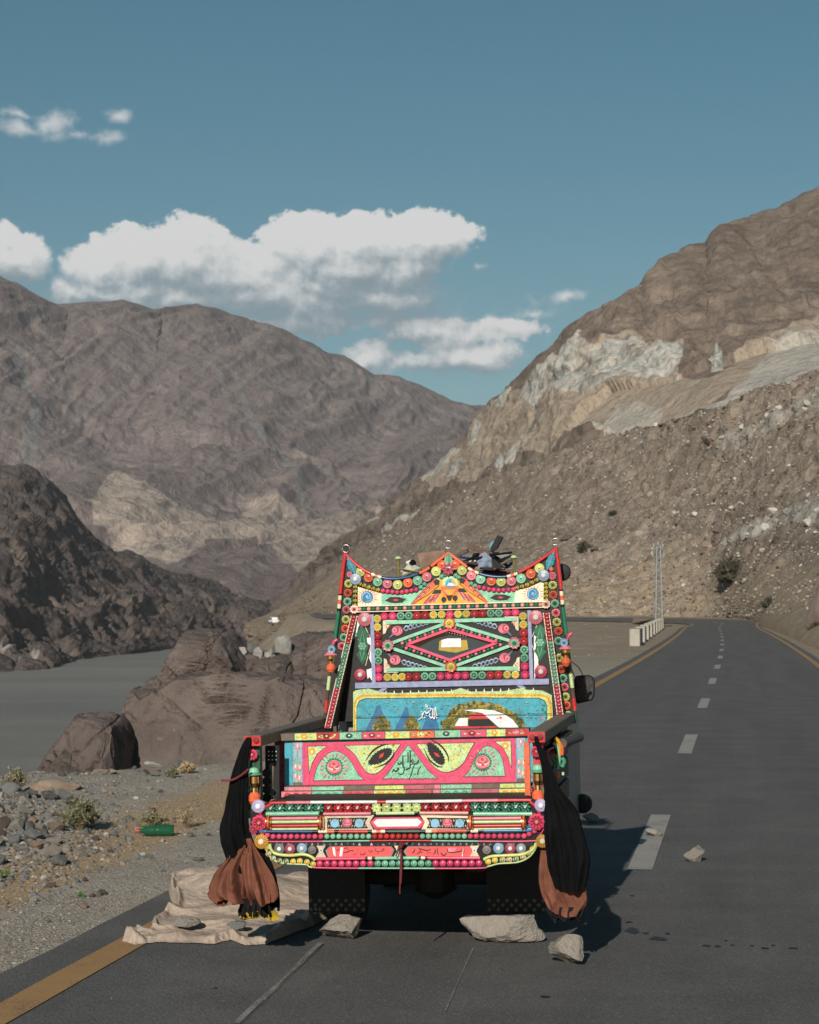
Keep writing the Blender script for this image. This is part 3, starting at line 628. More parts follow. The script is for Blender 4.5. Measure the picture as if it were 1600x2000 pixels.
m_body = plain('dusty_grey_body_paint', (.19, .185, .18), .42, 0, .12, 6, .5, .2)

class Paint(MB):
    """flat print on a board: brush shapes laid in thin coats on one plane"""
    def __init__(s, yt, coat=.0012): super().__init__(); s.yt = yt; s.c = coat
    def q(s, p, k): return tp(p[0], p[1], s.yt-s.c*k)
    def poly(s, pts, c, k=1): s.face([s.q(p, k) for p in pts], c)
    def ell(s, x, y, rx, ry, c, k=1, n=14, rot=0.0, a0=0, a1=2*math.pi):
        A = np.linspace(a0, a1, n, endpoint=(a1-a0) < 6.2); ca, sa = math.cos(rot), math.sin(rot)
        s.poly([(x+rx*math.cos(a)*ca-ry*math.sin(a)*sa, y+rx*math.cos(a)*sa+ry*math.sin(a)*ca) for a in A], c, k)
    def rib(s, pts, w, c, k=1):
        P = np.array(pts, float); ww = w if isinstance(w, (list, tuple)) else [w]*len(P)
        t = np.gradient(P, axis=0); t /= np.linalg.norm(t, axis=1)[:, None]+1e-9; n = np.stack([-t[:, 1], t[:, 0]], 1)
        s.grid([[s.q(p-a*h/2, k), s.q(p+a*h/2, k)] for p, a, h in zip(P, n, ww)], c)
    def curve(s, pts, w, c, k=1, m=8):
        P = np.array(pts, float); Q = catmull(P, m)
        if isinstance(w, (list, tuple)): w = list(np.interp(np.linspace(0, 1, len(Q)), np.linspace(0, 1, len(w)), w))
        s.rib(Q, w, c, k)
    def slab(s, pts, th, c, k=0):
        """a board with thickness th behind its face"""
        f = [s.q(p, k) for p in pts]; b = [tp(p[0], p[1], s.yt-s.c*k) for p in pts]; b = [(x, y+th, z) for x, y, z in b]
        s.face(f, c); s.face(b[::-1], c); n = len(f)
        for i in range(n): j = (i+1) % n; s.face([f[i], b[i], b[j], f[j]], c)
def bar(mb, p, q, yt, w, th, m):
    """straight batten between two photo points, w photo pixels wide, th metres proud"""
    P, Q = np.array(p, float), np.array(q, float); t = (Q-P)/np.linalg.norm(Q-P); n = np.array((-t[1], t[0]))*w/2
    c = [P-n, Q-n, Q+n, P+n]; f = [tp(*a, yt) for a in c]; f = [(x, y-th, z) for x, y, z in f]; b = [tp(*a, yt) for a in c]
    mb.face(f, m); mb.face(b[::-1], m)
    for i in range(4): j = (i+1) % 4; mb.face([f[i], b[i], b[j], f[j]], m)
def pipe(mb, pts, yt, r, segs, smooth=10):
    """a painted rod along photo points; segs: (end fraction, material)"""
    Q = catmull(np.array(pts, float), smooth); L = np.concatenate([[0], np.cumsum(np.linalg.norm(np.diff(Q, axis=0), axis=1))]); L /= L[-1]
    a = 0.0
    for e, m in segs:
        fr = [a]+[l for l in L if a+1e-4 < l < e-1e-4]+[e]
        mb.tube([tp(np.interp(f, L, Q[:, 0]), np.interp(f, L, Q[:, 1]), yt(f) if callable(yt) else yt) for f in fr], r*mpp(1), m, 8); a = e

_dm = {}
def disc_mesh(kind, cols):
    """unit rosettes and beads that face the rear (-Y)"""
    key = (kind, cols)
    if key in _dm: return _dm[key]
    M = [bm(c) for c in cols]; mb = MB()
    def rings(spec, n, scal=(0, 0), stripe=None):
        rows = []
        for (r, y, k) in spec:
            rows.append([(r*(1+scal[1]*math.cos(scal[0]*2*math.pi*j/n)*min(1, r*1.3))*math.cos(2*math.pi*j/n), -y, r*(1+scal[1]*math.cos(scal[0]*2*math.pi*j/n)*min(1, r*1.3))*math.sin(2*math.pi*j/n)) for j in range(n)])
        for a in range(len(rows)-1):
            for j in range(n):
                k = spec[a][2]
                if stripe and a in stripe[0] and (j//stripe[2]) % 2: k = stripe[1]
                jj = (j+1) % n; mb.face([rows[a][j], rows[a+1][j], rows[a+1][jj], rows[a][jj]][::-1], M[k])
        mb.face(rows[-1][::-1] if False else rows[-1], M[spec[-1][2]])
    if kind == 'bead': rings([(1, 0, 0), (.92, .45, 0), (.66, .78, 0), (.3, .95, 0)], 10)
    elif kind == 'jewel': rings([(1, 0, 0), (.95, .35, 0), (.62, .62, 1 if len(cols) > 1 else 0), (.22, .75, 0)], 10, stripe=((1,), 1 if len(cols) > 1 else 0, 2))
    elif kind == 'washer': rings([(1, 0, 0), (1, .16, 0), (.84, .26, 0), (.6, .24, 0), (.56, .42, 0), (.3, .5, 0), (.16, .52, 1), (.1, .3, 1)], 16)
    elif kind == 'flower': rings([(1, 0, 0), (.97, .25, 0), (.70, .45, 0), (.46, .30, 1), (.26, .30, 2), (.16, .55, 2)], 20, (10, .07), ((2,), 1, 1))
    elif kind == 'petal8': rings([(1, 0, 0), (.96, .3, 0), (.72, .5, 0), (.5, .32, 1), (.22, .38, 2), (.12, .55, 2)], 16, (8, .16), ((1, 2), 1, 1))
    elif kind == 'daisy': rings([(1, 0, 0), (.98, .14, 0), (.88, .26, 0), (.42, .32, 2), (.36, .5, 2), (.18, .6, 2)], 36, (18, .035), ((2,), 1, 1))
    elif kind == 'button': rings([(1, 0, 0), (1, .16, 0), (.9, .25, 0), (.66, .18, 1), (.5, .24, 1), (.34, .32, 2), (.2, .55, 2)], 20, (10, .09))
    o = mb.build('tmp', None, kind in ('bead',)); me = o.data; me.name = kind+'_'+cols[0]; bpy.data.objects.remove(o)
    _dm[key] = me; return me
def stud(name, parent, px, py, r, kind, cols, yt, rot=0.0):
    o = link(name, disc_mesh(kind, tuple(cols)), parent); o.location = tp(px, py, yt); s = r*mpp(yt); o.scale = (s, s, s); o.rotation_euler = (0, rot+random.uniform(-.1, .1), 0); return o
def row(name, parent, pts, r, kind, colseq, yt):
    for (x, y), c in zip(pts, colseq): stud(name, parent, x, y, r, kind, c, yt)
def along(pts, n):
    Q = catmull(np.array(pts, float), 12); L = np.concatenate([[0], np.cumsum(np.linalg.norm(np.diff(Q, axis=0), axis=1))]); f = np.linspace(0, L[-1], n)
    return [(np.interp(a, L, Q[:, 0]), np.interp(a, L, Q[:, 1])) for a in f]

# ======== running gear, bed and cab
YH = 1.93
under = MB()
under.box(-.46, -.36, .12, 3.3, .5, .62, m_under); under.box(.36, .46, .12, 3.3, .5, .62, m_under)
under.box(-.70, .70, .35, 3.3, .60, .70, m_under)
under.tube([(-.5, 1.38, .31), (.5, 1.38, .31)], .05, m_under, 10); under.lathe((0, 1.38, .31), [(.03, -.13), (.13, -.08), (.13, .08), (.03, .13)], m_under, 12)
under.box(-.3, .3, 2.0, 2.6, .42, .6, m_under); under.tube([(.2, .5, .5), (.2, 3, .48)], .03, m_under, 8)
under.build('chassis', truck)
m_tyre = plain('dusty_tyre_rubber', (.035, .033, .031), .85, 0, .35, 25, .2, .3, (.10, .09, .08), .6)
def wheel(x, y):
    w = MB(); R0 = .29; hw = .085
    w.lathe((x, y, R0), [(.19, -hw*.8), (.25, -hw), (.282, -hw*.82), (.29, -hw*.4), (.29, hw*.4), (.282, hw*.82), (.25, hw), (.19, hw*.8)], m_tyre, 28, 'x')
    o = w.build('wheel', truck)
    tr = MB()
    for j in range(28):
        a = 2*math.pi*j/28; 
        for s in (-1, 1):
            c = (x+s*.035, y+.291*math.cos(a+.05*s), R0+.291*math.sin(a+.05*s)); e = .012
            tr.face([(c[0]-.03, c[1]-e*math.sin(a), c[2]+e*math.cos(a)), (c[0]+.03, c[1]-e*math.sin(a), c[2]+e*math.cos(a)), (c[0]+.03, c[1]+e*math.sin(a), c[2]-e*math.cos(a)), (c[0]-.03, c[1]+e*math.sin(a), c[2]-e*math.cos(a))], m_rub)
    tr.build('tread', o)
    r = MB(); sgn = 1 if x > 0 else -1
    r.lathe((x+sgn*.03, y, R0), [(.185, -.02), (.18, .02), (.12, .0), (.07, .035), (.02, .045)], m_chrome, 20, 'x'); r.build('rim', o)
for x in (-.53, .53): wheel(x, 1.38); wheel(x, 3.05)
for x in (-.53, .53):       # mudguard flaps with a chequered hem
    f = MB(); f.box(x-.17, x+.17, 1.00, 1.012, .15, .56, m_rub); fo = f.build('mud_flap', truck)
    c = MB()
    for i in range(13):
        for j in range(3):
            if (i+j) % 2 == 0: c.face([(x-.17+.0262*i+dx, .998, .155+.026*j+dz) for dx, dz in ((.0131, 0), (.0262, .013), (.0131, .026), (0, .013))], pm('wood'))  # white squares darkened to brown, painting in the shade under the truck
    c.build('chequer_hem', fo)
# bed: floor, side walls with planks, top rails
bed = MB(); bed.box(-.72, .72, .47, 1.9, .70, .735, wm('wood')); bed.build('bed_floor', truck)
zr0, zr1 = 1.195, 1.255
for sx in (-1, 1):
    w = MB(); w.box(sx*.735-.018, sx*.735+.018, .52, 1.9, .715, zr0, wm('maroon')); wo_ = w.build('bed_wall', truck)
    for k, (a, b_) in enumerate(((.735, .85), (.87, .985), (1.005, 1.12), (1.14, 1.235))):
        p = MB(); p.box(sx*.735+(.019 if sx > 0 else -.043), sx*.735+(.043 if sx > 0 else -.019), .53, 1.88, a, b_, wm(('brown', 'dgreen', 'maroon', 'brown')[k]), .004); p.build('plank', wo_)
    xo = sx*.775
    r = MB(); r.box(xo-.048, xo+.048, .02, 1.95, zr0, zr1, wm('wood'), .006); ro = r.build('top_rail', truck)
    e = MB(); e.box(xo-.046, xo+.046, .008, .019, zr0+.003, zr1-.003, wm('red'))
    for k in (-1, 1):
        e.lathe((xo+k*.022, .006, (zr0+zr1)/2), [(.017, 0), (.015, -.005), (.006, -.007)], wm('dred'), 12, 'y')
    e.build('rail_end', ro)
    # turned brass post at the rear corner
    xp = sx*.775; 
    post = MB(); post.box(xp-.026, xp+.026, .06, .12, .80, zr0, wm('red' if sx > 0 else 'dgreen'))
    post.box(xp-.05, xp-.03, .07, .10, .80, zr0, wm('mint')) if sx < 0 else post.box(xp-.075, xp-.045, .07, .10, .80, zr0, wm('orange'))
    po = post.build('corner_post', truck)
    l = MB(); zc = .97
    l.lathe((xp, .03, zc-.07), [(.012, -.03, m_brass), (.022, -.022, bm('orange')), (.034, .0, bm('orange')), (.034, .025, bm('orange')), (.02, .045, m_brass), (.018, .07, m_brass), (.027, .095, m_brass), (.026, .13, m_brass), (.045, .14, bm('dmint')), (.03, .155, bm('mint')), (.022, .175, bm('mint')), (.01, .18)], m_brass, 16)
    l.build('brass_finial', po, True)
    stud('rosette', po, 493 if sx < 0 else 1048, 1474 if sx < 0 else 1468, 11, 'flower', ('pink', 'dred', 'lpink'), .03)
# tail support arch, left
a = MB(); pipe(a, [(484, 1575), (482, 1552), (490, 1542), (499, 1552), (500, 1575)], .05, 3.2, [(.45, bm('lblue')), (1, bm('sky'))]); bar(a, (491, 1548), (496, 1580), .06, 11, .01, pm('green')); pipe(a, [(480, 1556), (478, 1575), (492, 1592)], .06, 3, [(.6, bm('pink')), (1, bm('amber'))]); a.build('arch_bracket', truck)
a = MB(); pipe(a, [(1056, 1525), (1056, 1562)], .05, 3.2, [(.45, bm('white')), (1, bm('red'))], 4); pipe(a, [(1062, 1540), (1063, 1575)], .05, 2.5, [(1, bm('dmint'))], 4); a.build('arch_bracket', truck)

# ======== cab
cab = MB()
def crow(z, yf, yr, hw): return [(-hw+.06, yr, z), (hw-.06, yr, z), (hw, yr+.06, z), (hw, yf-.18, z), (hw-.16, yf, z), (-hw+.16, yf, z), (-hw, yf-.18, z), (-hw, yr+.06, z)]
CR = [crow(.36, 3.5, 2.05, .70), crow(.5, 3.56, 2.03, .725), crow(1.05, 3.52, 2.02, .73), crow(1.2, 3.45, 2.03, .715), crow(1.66, 3.05, 2.08, .64), crow(1.76, 2.9, 2.14, .58)]
cab.grid(CR, m_body, True); cab.face(CR[-1], m_body); cab.face(CR[0][::-1], m_under)
co = cab.build('cab', truck)
for sx in (-1, 1):
    w = MB(); w.face([(sx*.722, 2.18, 1.22), (sx*.722, 3.1, 1.22), (sx*.664, 2.9, 1.58), (sx*.664, 2.22, 1.58)], m_glass); w.build('side_window', co)
    d = MB(); d.tube([(sx*.734, 2.12, .55), (sx*.736, 2.12, 1.2), (sx*.668, 2.16, 1.62)], .006, m_under, 6); d.build('door_seam', co)
    d = MB(); d.box(sx*.735-.012, sx*.735+.012, 2.2, 2.32, 1.08, 1.11, m_chrome); d.build('door_handle', co)
    fl = MB(); fl.lathe((sx*.75, 3.2, .56), [(.02, -.03), (.06, -.02), (.068, .02), (.05, .045), (.02, .05)], m_under, 16, 'y'); fl.build('fog_lamp', co)
w = MB(); w.face([(-.56, 3.44, 1.22), (.56, 3.44, 1.22), (.5, 3.09, 1.6), (-.5, 3.09, 1.6)], m_glass); w.build('windscreen', co)
# door mirror
mi = MB(); yt = 2.75
def rrect(x0, x1, y0, y1, r, n=5):
    out = []
    for cx, cy, a in ((x1-r, y1-r, 0), (x0+r, y1-r, 90), (x0+r, y0+r, 180), (x1-r, y0+r, 270)):
        out += [(cx+r*math.cos(R(a+90*k/n)), cy+r*math.sin(R(a+90*k/n))) for k in range(n+1)]
    return out
mo = [(1121, 1327), (1126, 1320), (1150, 1318), (1159, 1323), (1162, 1335), (1161, 1360), (1157, 1368), (1128, 1375), (1124, 1370)]
f0 = [tp(*p, yt) for p in mo]; cen = np.mean(f0, 0)
mi.grid([[tuple(cen+(np.array(p)-cen)*k+(0, dy, 0)) for p in f0] for k, dy in ((.9, -.012), (1, 0), (1, .03), (.8, .07), (.3, .09))], m_rub, True); mi.face([tuple(cen+(np.array(p)-cen)*.9+(0, -.012, 0)) for p in f0], m_rub)
mio = mi.build('door_mirror', truck)
g_ = MB(); g_.face([tuple(cen+(np.array(p)-cen)*.84+(0, -.0135, 0)) for p in f0], plain('dusty_mirror_glass', (.10, .10, .10), .22, .6, .5, 60)); g_.build('mirror_glass', mio)
ar = MB()
ar.tube([tp(1118, 1345, 2.7), tp(1126, 1345, 2.78)], .012, m_rub, 8)
for pts in ([(1112, 1290), (1130, 1303), (1140, 1322)], [(1114, 1300), (1122, 1320), (1128, 1335)], [(1110, 1330), (1122, 1345), (1132, 1338)]):
    ar.tube([tp(*q, 2.72) for q in along(pts, 8)], .003, plain('red_wire', (.2, .02, .02), .5), 5)
ar.build('mirror_arm', mio)

# ======== headboard
hb = Paint(YH)
crown = [(676, 1083), (700, 1106), (728, 1122), (755, 1130), (780, 1130), (805, 1125), (830, 1115), (850, 1100), (876, 1080), (900, 1098), (920, 1113), (945, 1123), (975, 1127), (1000, 1124), (1020, 1115), (1045, 1101), (1070, 1084), (1085, 1072)]
cc = [tuple(p) for p in catmull(np.array(crown, float), 4)]
hb.slab(cc+[(1096, 1190), (1112, 1300), (1122, 1400), (640, 1410), (650, 1310), (664, 1195)], .03, pm('black'))
hbo = hb.build('headboard', truck)
fr = MB()
def sg(*a): return [(e, bm(c)) for e, c in a]
pipe(fr, crown[:9], YH-.015, 3.6, sg((.22, 'red'), (.265, 'red'), (.275, 'black'), (.305, 'cream'), (.335, 'orange'), (.365, 'cream'), (.38, 'black'), (.68, 'navy'), (.70, 'black'), (.80, 'orange'), (.815, 'black'), (1, 'orange')))
pipe(fr, crown[8:], YH-.015, 3.6, sg((.19, 'orange'), (.205, 'black'), (.24, 'cream'), (.27, 'orange'), (.30, 'cream'), (.315, 'black'), (.54, 'navy'), (.57, 'cream'), (.60, 'orange'), (.63, 'cream'), (.64, 'black'), (1, 'red')))
lp = [(675, 1079), (668, 1130), (662, 1190), (655, 1245), (645, 1310), (634, 1415)]; rp = [(1086, 1069), (1094, 1130), (1100, 1190), (1107, 1245), (1114, 1310), (1126, 1412)]
for P_, ex in ((lp, 0), (rp, 0)):
    pipe(fr, P_, YH-.012, 4.2, sg((.24, 'red'), (.25, 'black'), (.275, 'cream'), (.30, 'orange'), (.325, 'cream'), (.34, 'black'), (.50, 'green'), (.62, 'dgreen'), (.72, 'brown'), (.80, 'lyg'), (.86, 'brown'), (.93, 'red'), (1, 'dgreen')))
fr.build('frame_pipe', hbo, True)
for (x, y, r) in ((676, 1076, 7.5), (876, 1068, 7.5), (1085, 1062, 6.5)):
    rg = MB(); c = tp(x, y-r*.6, YH); rr = r*mpp(YH)
    rg.tube([(c[0]+rr*math.cos(k*math.pi/9), c[1], c[2]+rr*math.sin(k*math.pi/9)) for k in range(19)], .004, m_chrome, 6, False); rg.build('iron_ring', hbo, True)
W9 = 'washer'; T1 = YH-.01
YG, OR, MT, PK = ('yg', 'olive'), ('orange', 'maroon'), ('mint', 'dgreen'), ('lpink', 'maroon')
row('rosette', hbo, [(704, 1117), (720, 1128), (738, 1136), (757, 1140), (777, 1142), (797, 1138), (816, 1134), (834, 1127), (852, 1116)], 9.6, W9, [YG, OR, MT, PK, YG, OR, MT, PK, YG], T1)
row('rosette', hbo, [(903, 1114), (921, 1124), (939, 1131), (960, 1135), (979, 1136), (999, 1135), (1018, 1130), (1037, 1121), (1054, 1110)], 9.6, W9, [YG, PK, MT, OR, YG, PK, MT, OR, YG], T1)
row('rosette', hbo, [(864, 1104), (889, 1103)], 10, W9, [OR, OR], T1)
stud('rosette', hbo, 876, 1112, 12, 'petal8', ('lpink', 'rose', 'dred'), T1-.012)
for x, y in ((695, 1131), (1062, 1124)): stud('rosette', hbo, x, y, 12, 'daisy', ('slate', 'paleblue', 'white'), T1-.012)
stud('rosette', hbo, 683, 1122, 6, 'flower', ('lpink', 'rose', 'pink'), T1); stud('rosette', hbo, 1079, 1125, 8, 'flower', ('lpink', 'rose', 'pink'), T1); stud('rosette', hbo, 1077, 1112, 5, 'bead', ('orange',), T1)
FC4 = [('yg', 'olive', 'black'), ('orange', 'dred', 'black'), ('mint', 'dgreen', 'black'), ('lpink', 'dred', 'black')]
row('rosette', hbo, [(681, 1140), (680, 1158), (679, 1175), (677, 1191), (676, 1210), (675, 1228), (672, 1245), (668, 1262)], 8.2, 'flower', [FC4[k] for k in (0, 1, 2, 3, 0, 1, 2, 3)], T1)
row('rosette', hbo, [(1080, 1143), (1081, 1162), (1084, 1179), (1086, 1197), (1088, 1215), (1091, 1233), (1091, 1252), (1093, 1285), (1097, 1307), (1100, 1325), (1103, 1342), (1105, 1361), (1107, 1378), (1110, 1397)], 8.4, 'flower', [FC4[k] for k in (0, 1, 2, 3, 0, 1, 2, 0, 1, 2, 3, 0, 1, 2)], T1)
def leaf(mb, a, b, w, c1, c2, yt):
    A, B = np.array(a, float), np.array(b, float); t = (B-A); n = np.array((-t[1], t[0]))/np.linalg.norm(t)
    S = np.linspace(0, 1, 9); prof = np.sin(np.pi*S**.8)*w/2
    top = [A+t*s+n*p*(1+.12*(i % 2)) for i, (s, p) in enumerate(zip(S, prof))]; bot = [A+t*s-n*p*(1+.12*(i % 2)) for i, (s, p) in enumerate(zip(S, prof))]
    mb.grid([[tp(*p, yt) for p in top], [(x, y-.008, z) for x, y, z in (tp(*(A+t*s), yt) for s in S)], [tp(*p, yt) for p in bot]], c1)
    pt = Paint(yt-.0095); pt.rib([A, B], 1.2, c2); 
    for s in (.2, .35, .5, .65, .8):
        for k in (-1, 1): pt.rib([A+t*s, A+t*min(1, s+.1)*1+n*k*w*.36*math.sin(math.pi*s)], .7, c2)
    for f, m in zip(pt.f, pt.m): mb.face([pt.v[i] for i in f], pt.mats[m])
for a, b, c in (((694, 1120), (678, 1088), 'lblue'), ((1069, 1113), (1083, 1076), 'lblue'), ((876, 1106), (876, 1078), 'mint')):
    l = MB(); leaf(l, a, b, 15, bm('sky' if c == 'lblue' else 'mint'), bm('lblue' if c == 'lblue' else 'dmint'), T1-.01); l.build('leaf', hbo)
# garlands of little beads
def garland(parent, pts, n, r, kind, col, yt): row('bead', parent, along(pts, n), r, kind, [col]*n, yt)
garland(hbo, [(703, 1140), (720, 1147), (738, 1152)], 5, 4.2, 'jewel', ('yellow', 'olive'), T1-.004); garland(hbo, [(748, 1154), (780, 1157), (813, 1152)], 8, 4.6, 'jewel', ('pink', 'hot'), T1-.004)
garland(hbo, [(936, 1147), (970, 1153), (1003, 1151)], 8, 4.6, 'jewel', ('pink', 'hot'), T1-.004); garland(hbo, [(1010, 1148), (1030, 1142), (1048, 1133)], 5, 4.2, 'jewel', ('yellow', 'olive'), T1-.004)
for x, y in ((822, 1147), (829, 1141), (862, 1126), (869, 1122), (890, 1124), (896, 1128), (920, 1140), (928, 1144)): stud('bead', hbo, x, y, 4.4, 'jewel', ('mint', 'dmint'), T1-.004)
garland(hbo, [(694, 1146), (693, 1182)], 5, 4, 'jewel', ('yellow', 'olive'), T1-.004); garland(hbo, [(1066, 1140), (1067, 1172)], 5, 4, 'jewel', ('yellow', 'olive'), T1-.004)
# painted frieze: panels, blue roses, eyes and the spread-winged bird
p = Paint(YH-.004)
p.poly([(699, 1146), (712, 1150), (745, 1159), (745, 1186), (699, 1187)], pm('cream')); p.poly([(745, 1159), (780, 1162), (815, 1157), (850, 1130), (876, 1124), (905, 1130), (940, 1152), (975, 1157), (1006, 1154), (1006, 1181), (745, 1186)], pm('mint'))
p.poly([(1006, 1154), (1035, 1147), (1062, 1134), (1062, 1178), (1006, 1181)], pm('cream'))
for cx, cy in ((717, 1166), (1041, 1160)):
    for k in range(18):
        a = k*math.pi/9; r1, r2 = 14, 19+4*(k % 2); p.rib([(cx+r1*math.cos(a), cy+r1*math.sin(a)*.8), (cx+r2*math.cos(a)*1.05, cy+r2*math.sin(a)*.8)], [1.8, .5], pm('orange'), 2)
    p.ell(cx, cy, 12, 12, pm('blue'), 3); p.curve([(cx-8, cy+6), (cx-9, cy-3), (cx-2, cy-9), (cx+6, cy-4), (cx+3, cy+3), (cx-2, cy+1)], [1, 3.2, 2.4, 1.6, 1], pm('lblue'), 4); p.curve([(cx-3, cy+9), (cx+6, cy+7), (cx+9, cy-2)], [1, 3, 1], pm('sky'), 4); p.ell(cx, cy-1, 2.5, 2.5, pm('lblue'), 5)
for cx, cy, s in ((772, 1172, 1), (977, 1167, -1)):
    for k in range(16): a = k*math.pi/8; p.rib([(cx+19*math.cos(a), cy+8*math.sin(a)), (cx+25*math.cos(a)*1.05, cy+11*math.sin(a))], [1.4, .4], pm('dmint'), 2)
    p.poly([(cx-20, cy+1), (cx-10, cy-6), (cx+8, cy-6), (cx+21, cy-2), (cx+14, cy+5), (cx, cy+6), (cx-10, cy+5)], pm('black'), 3); p.ell(cx+1, cy, 5, 2, pm('red'), 4)
p.poly([(800, 1183), (850, 1130), (862, 1132), (897, 1130), (908, 1130), (958, 1178), (940, 1181), (876, 1183)], pm('amber'), 3)
for s in (-1, 1):
    X_ = lambda x: 878+s*(x-878) if s < 0 else x
    def mm(pts): return [((878-s*(878-x)) if s > 0 else (878+(878-x)), y-(0 if s > 0 else 3)) for x, y in pts]
    p.poly(mm([(800, 1183), (822, 1158), (845, 1134), (853, 1130), (859, 1133), (852, 1144), (836, 1158), (812, 1177)]), pm('orange'), 4)
    p.poly(mm([(846, 1136), (853, 1131), (859, 1134), (858, 1142), (850, 1143)]), pm('black'), 5)
    p.rib(mm([(803, 1182), (838, 1160), (858, 1143)]), 1.3, pm('dred'), 6); p.rib(mm([(800, 1183), (822, 1158), (845, 1134), (852, 1130)]), 1.1, pm('dred'), 6)
    for bx, by in ((838, 1148), (829, 1157), (820, 1166)): p.curve(mm([(bx-6, by+5), (bx, by-1), (bx+2, by+3)]), [.6, 2, .6], pm('black'), 6); p.rib(mm([(bx-4, by+4), (bx, by+1)]), 1, pm('cream'), 7)
    p.poly(mm([(846, 1156), (850, 1152), (862, 1152), (861, 1159), (843, 1160)]), pm('black'), 5)
    for k, (ax, ay) in enumerate(((858, 1161), (850, 1163), (842, 1165))):
        p.poly(mm([(ax, ay-3), (ax+4, ay-2), (ax-6, ay+14), (ax-16, ay+15), (ax-12, ay+9)]), pm('red' if k % 2 else 'rose'), 5); p.rib(mm([(ax+3, ay-1), (ax-7, ay+14)]), .9, pm('cream'), 6); p.rib(mm([(ax-2, ay), (ax-14, ay+13)]), .9, pm('dred'), 6)
    p.ell(*mm([(868, 1166)])[0], 5.5, 10, pm('amber'), 5); p.ell(*mm([(867, 1171)])[0], 5, 5.5, pm('black'), 6); p.rib(mm([(866, 1176), (865, 1183)]), 1, pm('black'), 6)
p.poly([(862, 1146), (895, 1145), (896, 1150), (880, 1173), (876, 1173), (861, 1151)], pm('orange'), 6); p.poly([(866, 1152), (890, 1151), (879, 1166)], pm('amber'), 7); p.poly([(871, 1163), (885, 1162), (880, 1173), (876, 1173)], pm('black'), 8); p.poly([(868, 1144), (890, 1144), (880, 1150)], pm('slate'), 7)
p.poly([(864, 1144), (866, 1132), (878, 1124), (892, 1131), (895, 1144)], pm('lyg'), 5); p.poly([(870, 1144), (870, 1136), (875, 1130), (882, 1130), (886, 1135), (888, 1144)], pm('sky'), 6); p.poly([(873, 1144), (877, 1138), (884, 1139), (888, 1144)], pm('white'), 7); p.poly([(882, 1134), (887, 1133), (891, 1140), (886, 1139)], pm('amber'), 7); p.ell(879, 1136, 1.3, 1.3, pm('black'), 8)
p.build('painted_frieze', hbo)
# cross beam with its string of beads
cb = MB(); bar(cb, (690, 1190), (1068, 1181), YH-.006, 12, .012, pm('black')); bar(cb, (690, 1184.5), (1068, 1175), YH-.006, 1.6, .022, pm('cream')); bar(cb, (690, 1195.5), (1068, 1186), YH-.006, 1.6, .022, pm('cream')); cbo = cb.build('cross_beam', hbo)
row('bead', cbo, along([(703, 1190), (1056, 1181)], 41), 4.3, 'bead', [('flesh',) if k % 2 == 0 else ('green',) for k in range(41)], YH-.018)
for x, y in ((692, 1190), (1067, 1180)): stud('rosette', cbo, x, y, 8.5, 'button', ('cream', 'flesh', 'maroon'), YH-.02)
# rows of jewelled discs round the window panel
J = {'p': ('hot', 'pink', 'lpink'), 'm': ('mint', 'dgreen', 'mint'), 'r': ('red', 'dred', 'lpink'), 'y': ('yg', 'amber', 'amber')}
pan = Paint(YH-.004); pan.slab([(746, 1209), (1014, 1202), (1017, 1312), (749, 1316)], .004, pm('black')); wpo = pan.build('window_panel', hbo)
seq = 'ppmmrryypyyrrmmpp'; pts = along([(751, 1204), (1007, 1196)], 17)
row('rosette', hbo, pts, 8, 'flower', [J[c] for c in seq], YH-.008)
row('rosette', hbo, along([(737, 1209), (740, 1323)], 8), 8.2, 'flower', [J[c] for c in 'yyrrmmpp'], YH-.008); row('rosette', hbo, along([(1022, 1204), (1026, 1318)], 8), 8.2, 'flower', [J[c] for c in 'yyrrmmpp'], YH-.008)
row('rosette', hbo, [(757, 1323), (772, 1323), (786, 1322), (798, 1322), (814, 1322), (830, 1321), (845, 1321), (861, 1321), (877, 1320), (893, 1320), (909, 1319.5), (926, 1319), (942, 1319), (958, 1319), (974, 1318), (991, 1318), (1007, 1318)], 7.8, 'flower', [J[c] for c in 'yyyrrmmppppmmrryy'], YH-.008)
wp = Paint(YH-.009)
wb = MB()
L_, T_, R_, B_ = (757, 1261), (878, 1217), (1005, 1256), (880, 1302)
for a, b_ in (((754, 1216), (1010, 1209)), ((756, 1308), (1012, 1305))): bar(wb, a, b_, YH-.008, 7, .012, pm('mint'))
for a, b_ in ((L_, T_), (T_, R_), (R_, B_), (B_, L_)):
    A, B2 = np.array(a, float), np.array(b_, float); c0 = np.array((880, 1259.)); n = ((A+B2)/2-c0); n /= np.linalg.norm(n)
    bar(wb, A+n*3, B2+n*3, YH-.008, 6, .012, pm('mint')); bar(wb, A-n*12.5, B2-n*12.5, YH-.008, 5, .02, pm('pink')) if False else None
In = [(795, 1259), (878, 1229), (972, 1255), (879, 1289)]
for k in range(4): bar(wb, In[k], In[(k+1) % 4], YH-.008, 5, .022, pm('pink'))
wbo = wb.build('diamond_moulding', hbo)
for k in range(4):
    A = [L_, T_, R_, B_][k]; B2 = [L_, T_, R_, B_][(k+1) % 4]; A2 = np.array(A, float)*.5+np.array(In[k])*.5; B3 = np.array(B2, float)*.5+np.array(In[(k+1) % 4])*.5
    row('bead', wbo, along([A2*.9+B3*.1, A2*.1+B3*.9], 12), 3.6, 'bead', [(('lpink',), ('green',))[i % 2] for i in range(12)], YH-.012)
gl = Paint(YH-.006); gl.poly(In, m_glass, 3); gl.poly([(815, 1266), (845, 1250), (878, 1240), (925, 1248), (955, 1258), (879, 1286)], plain('cab_seen_through_glass', (.03, .055, .06), .25), 4)
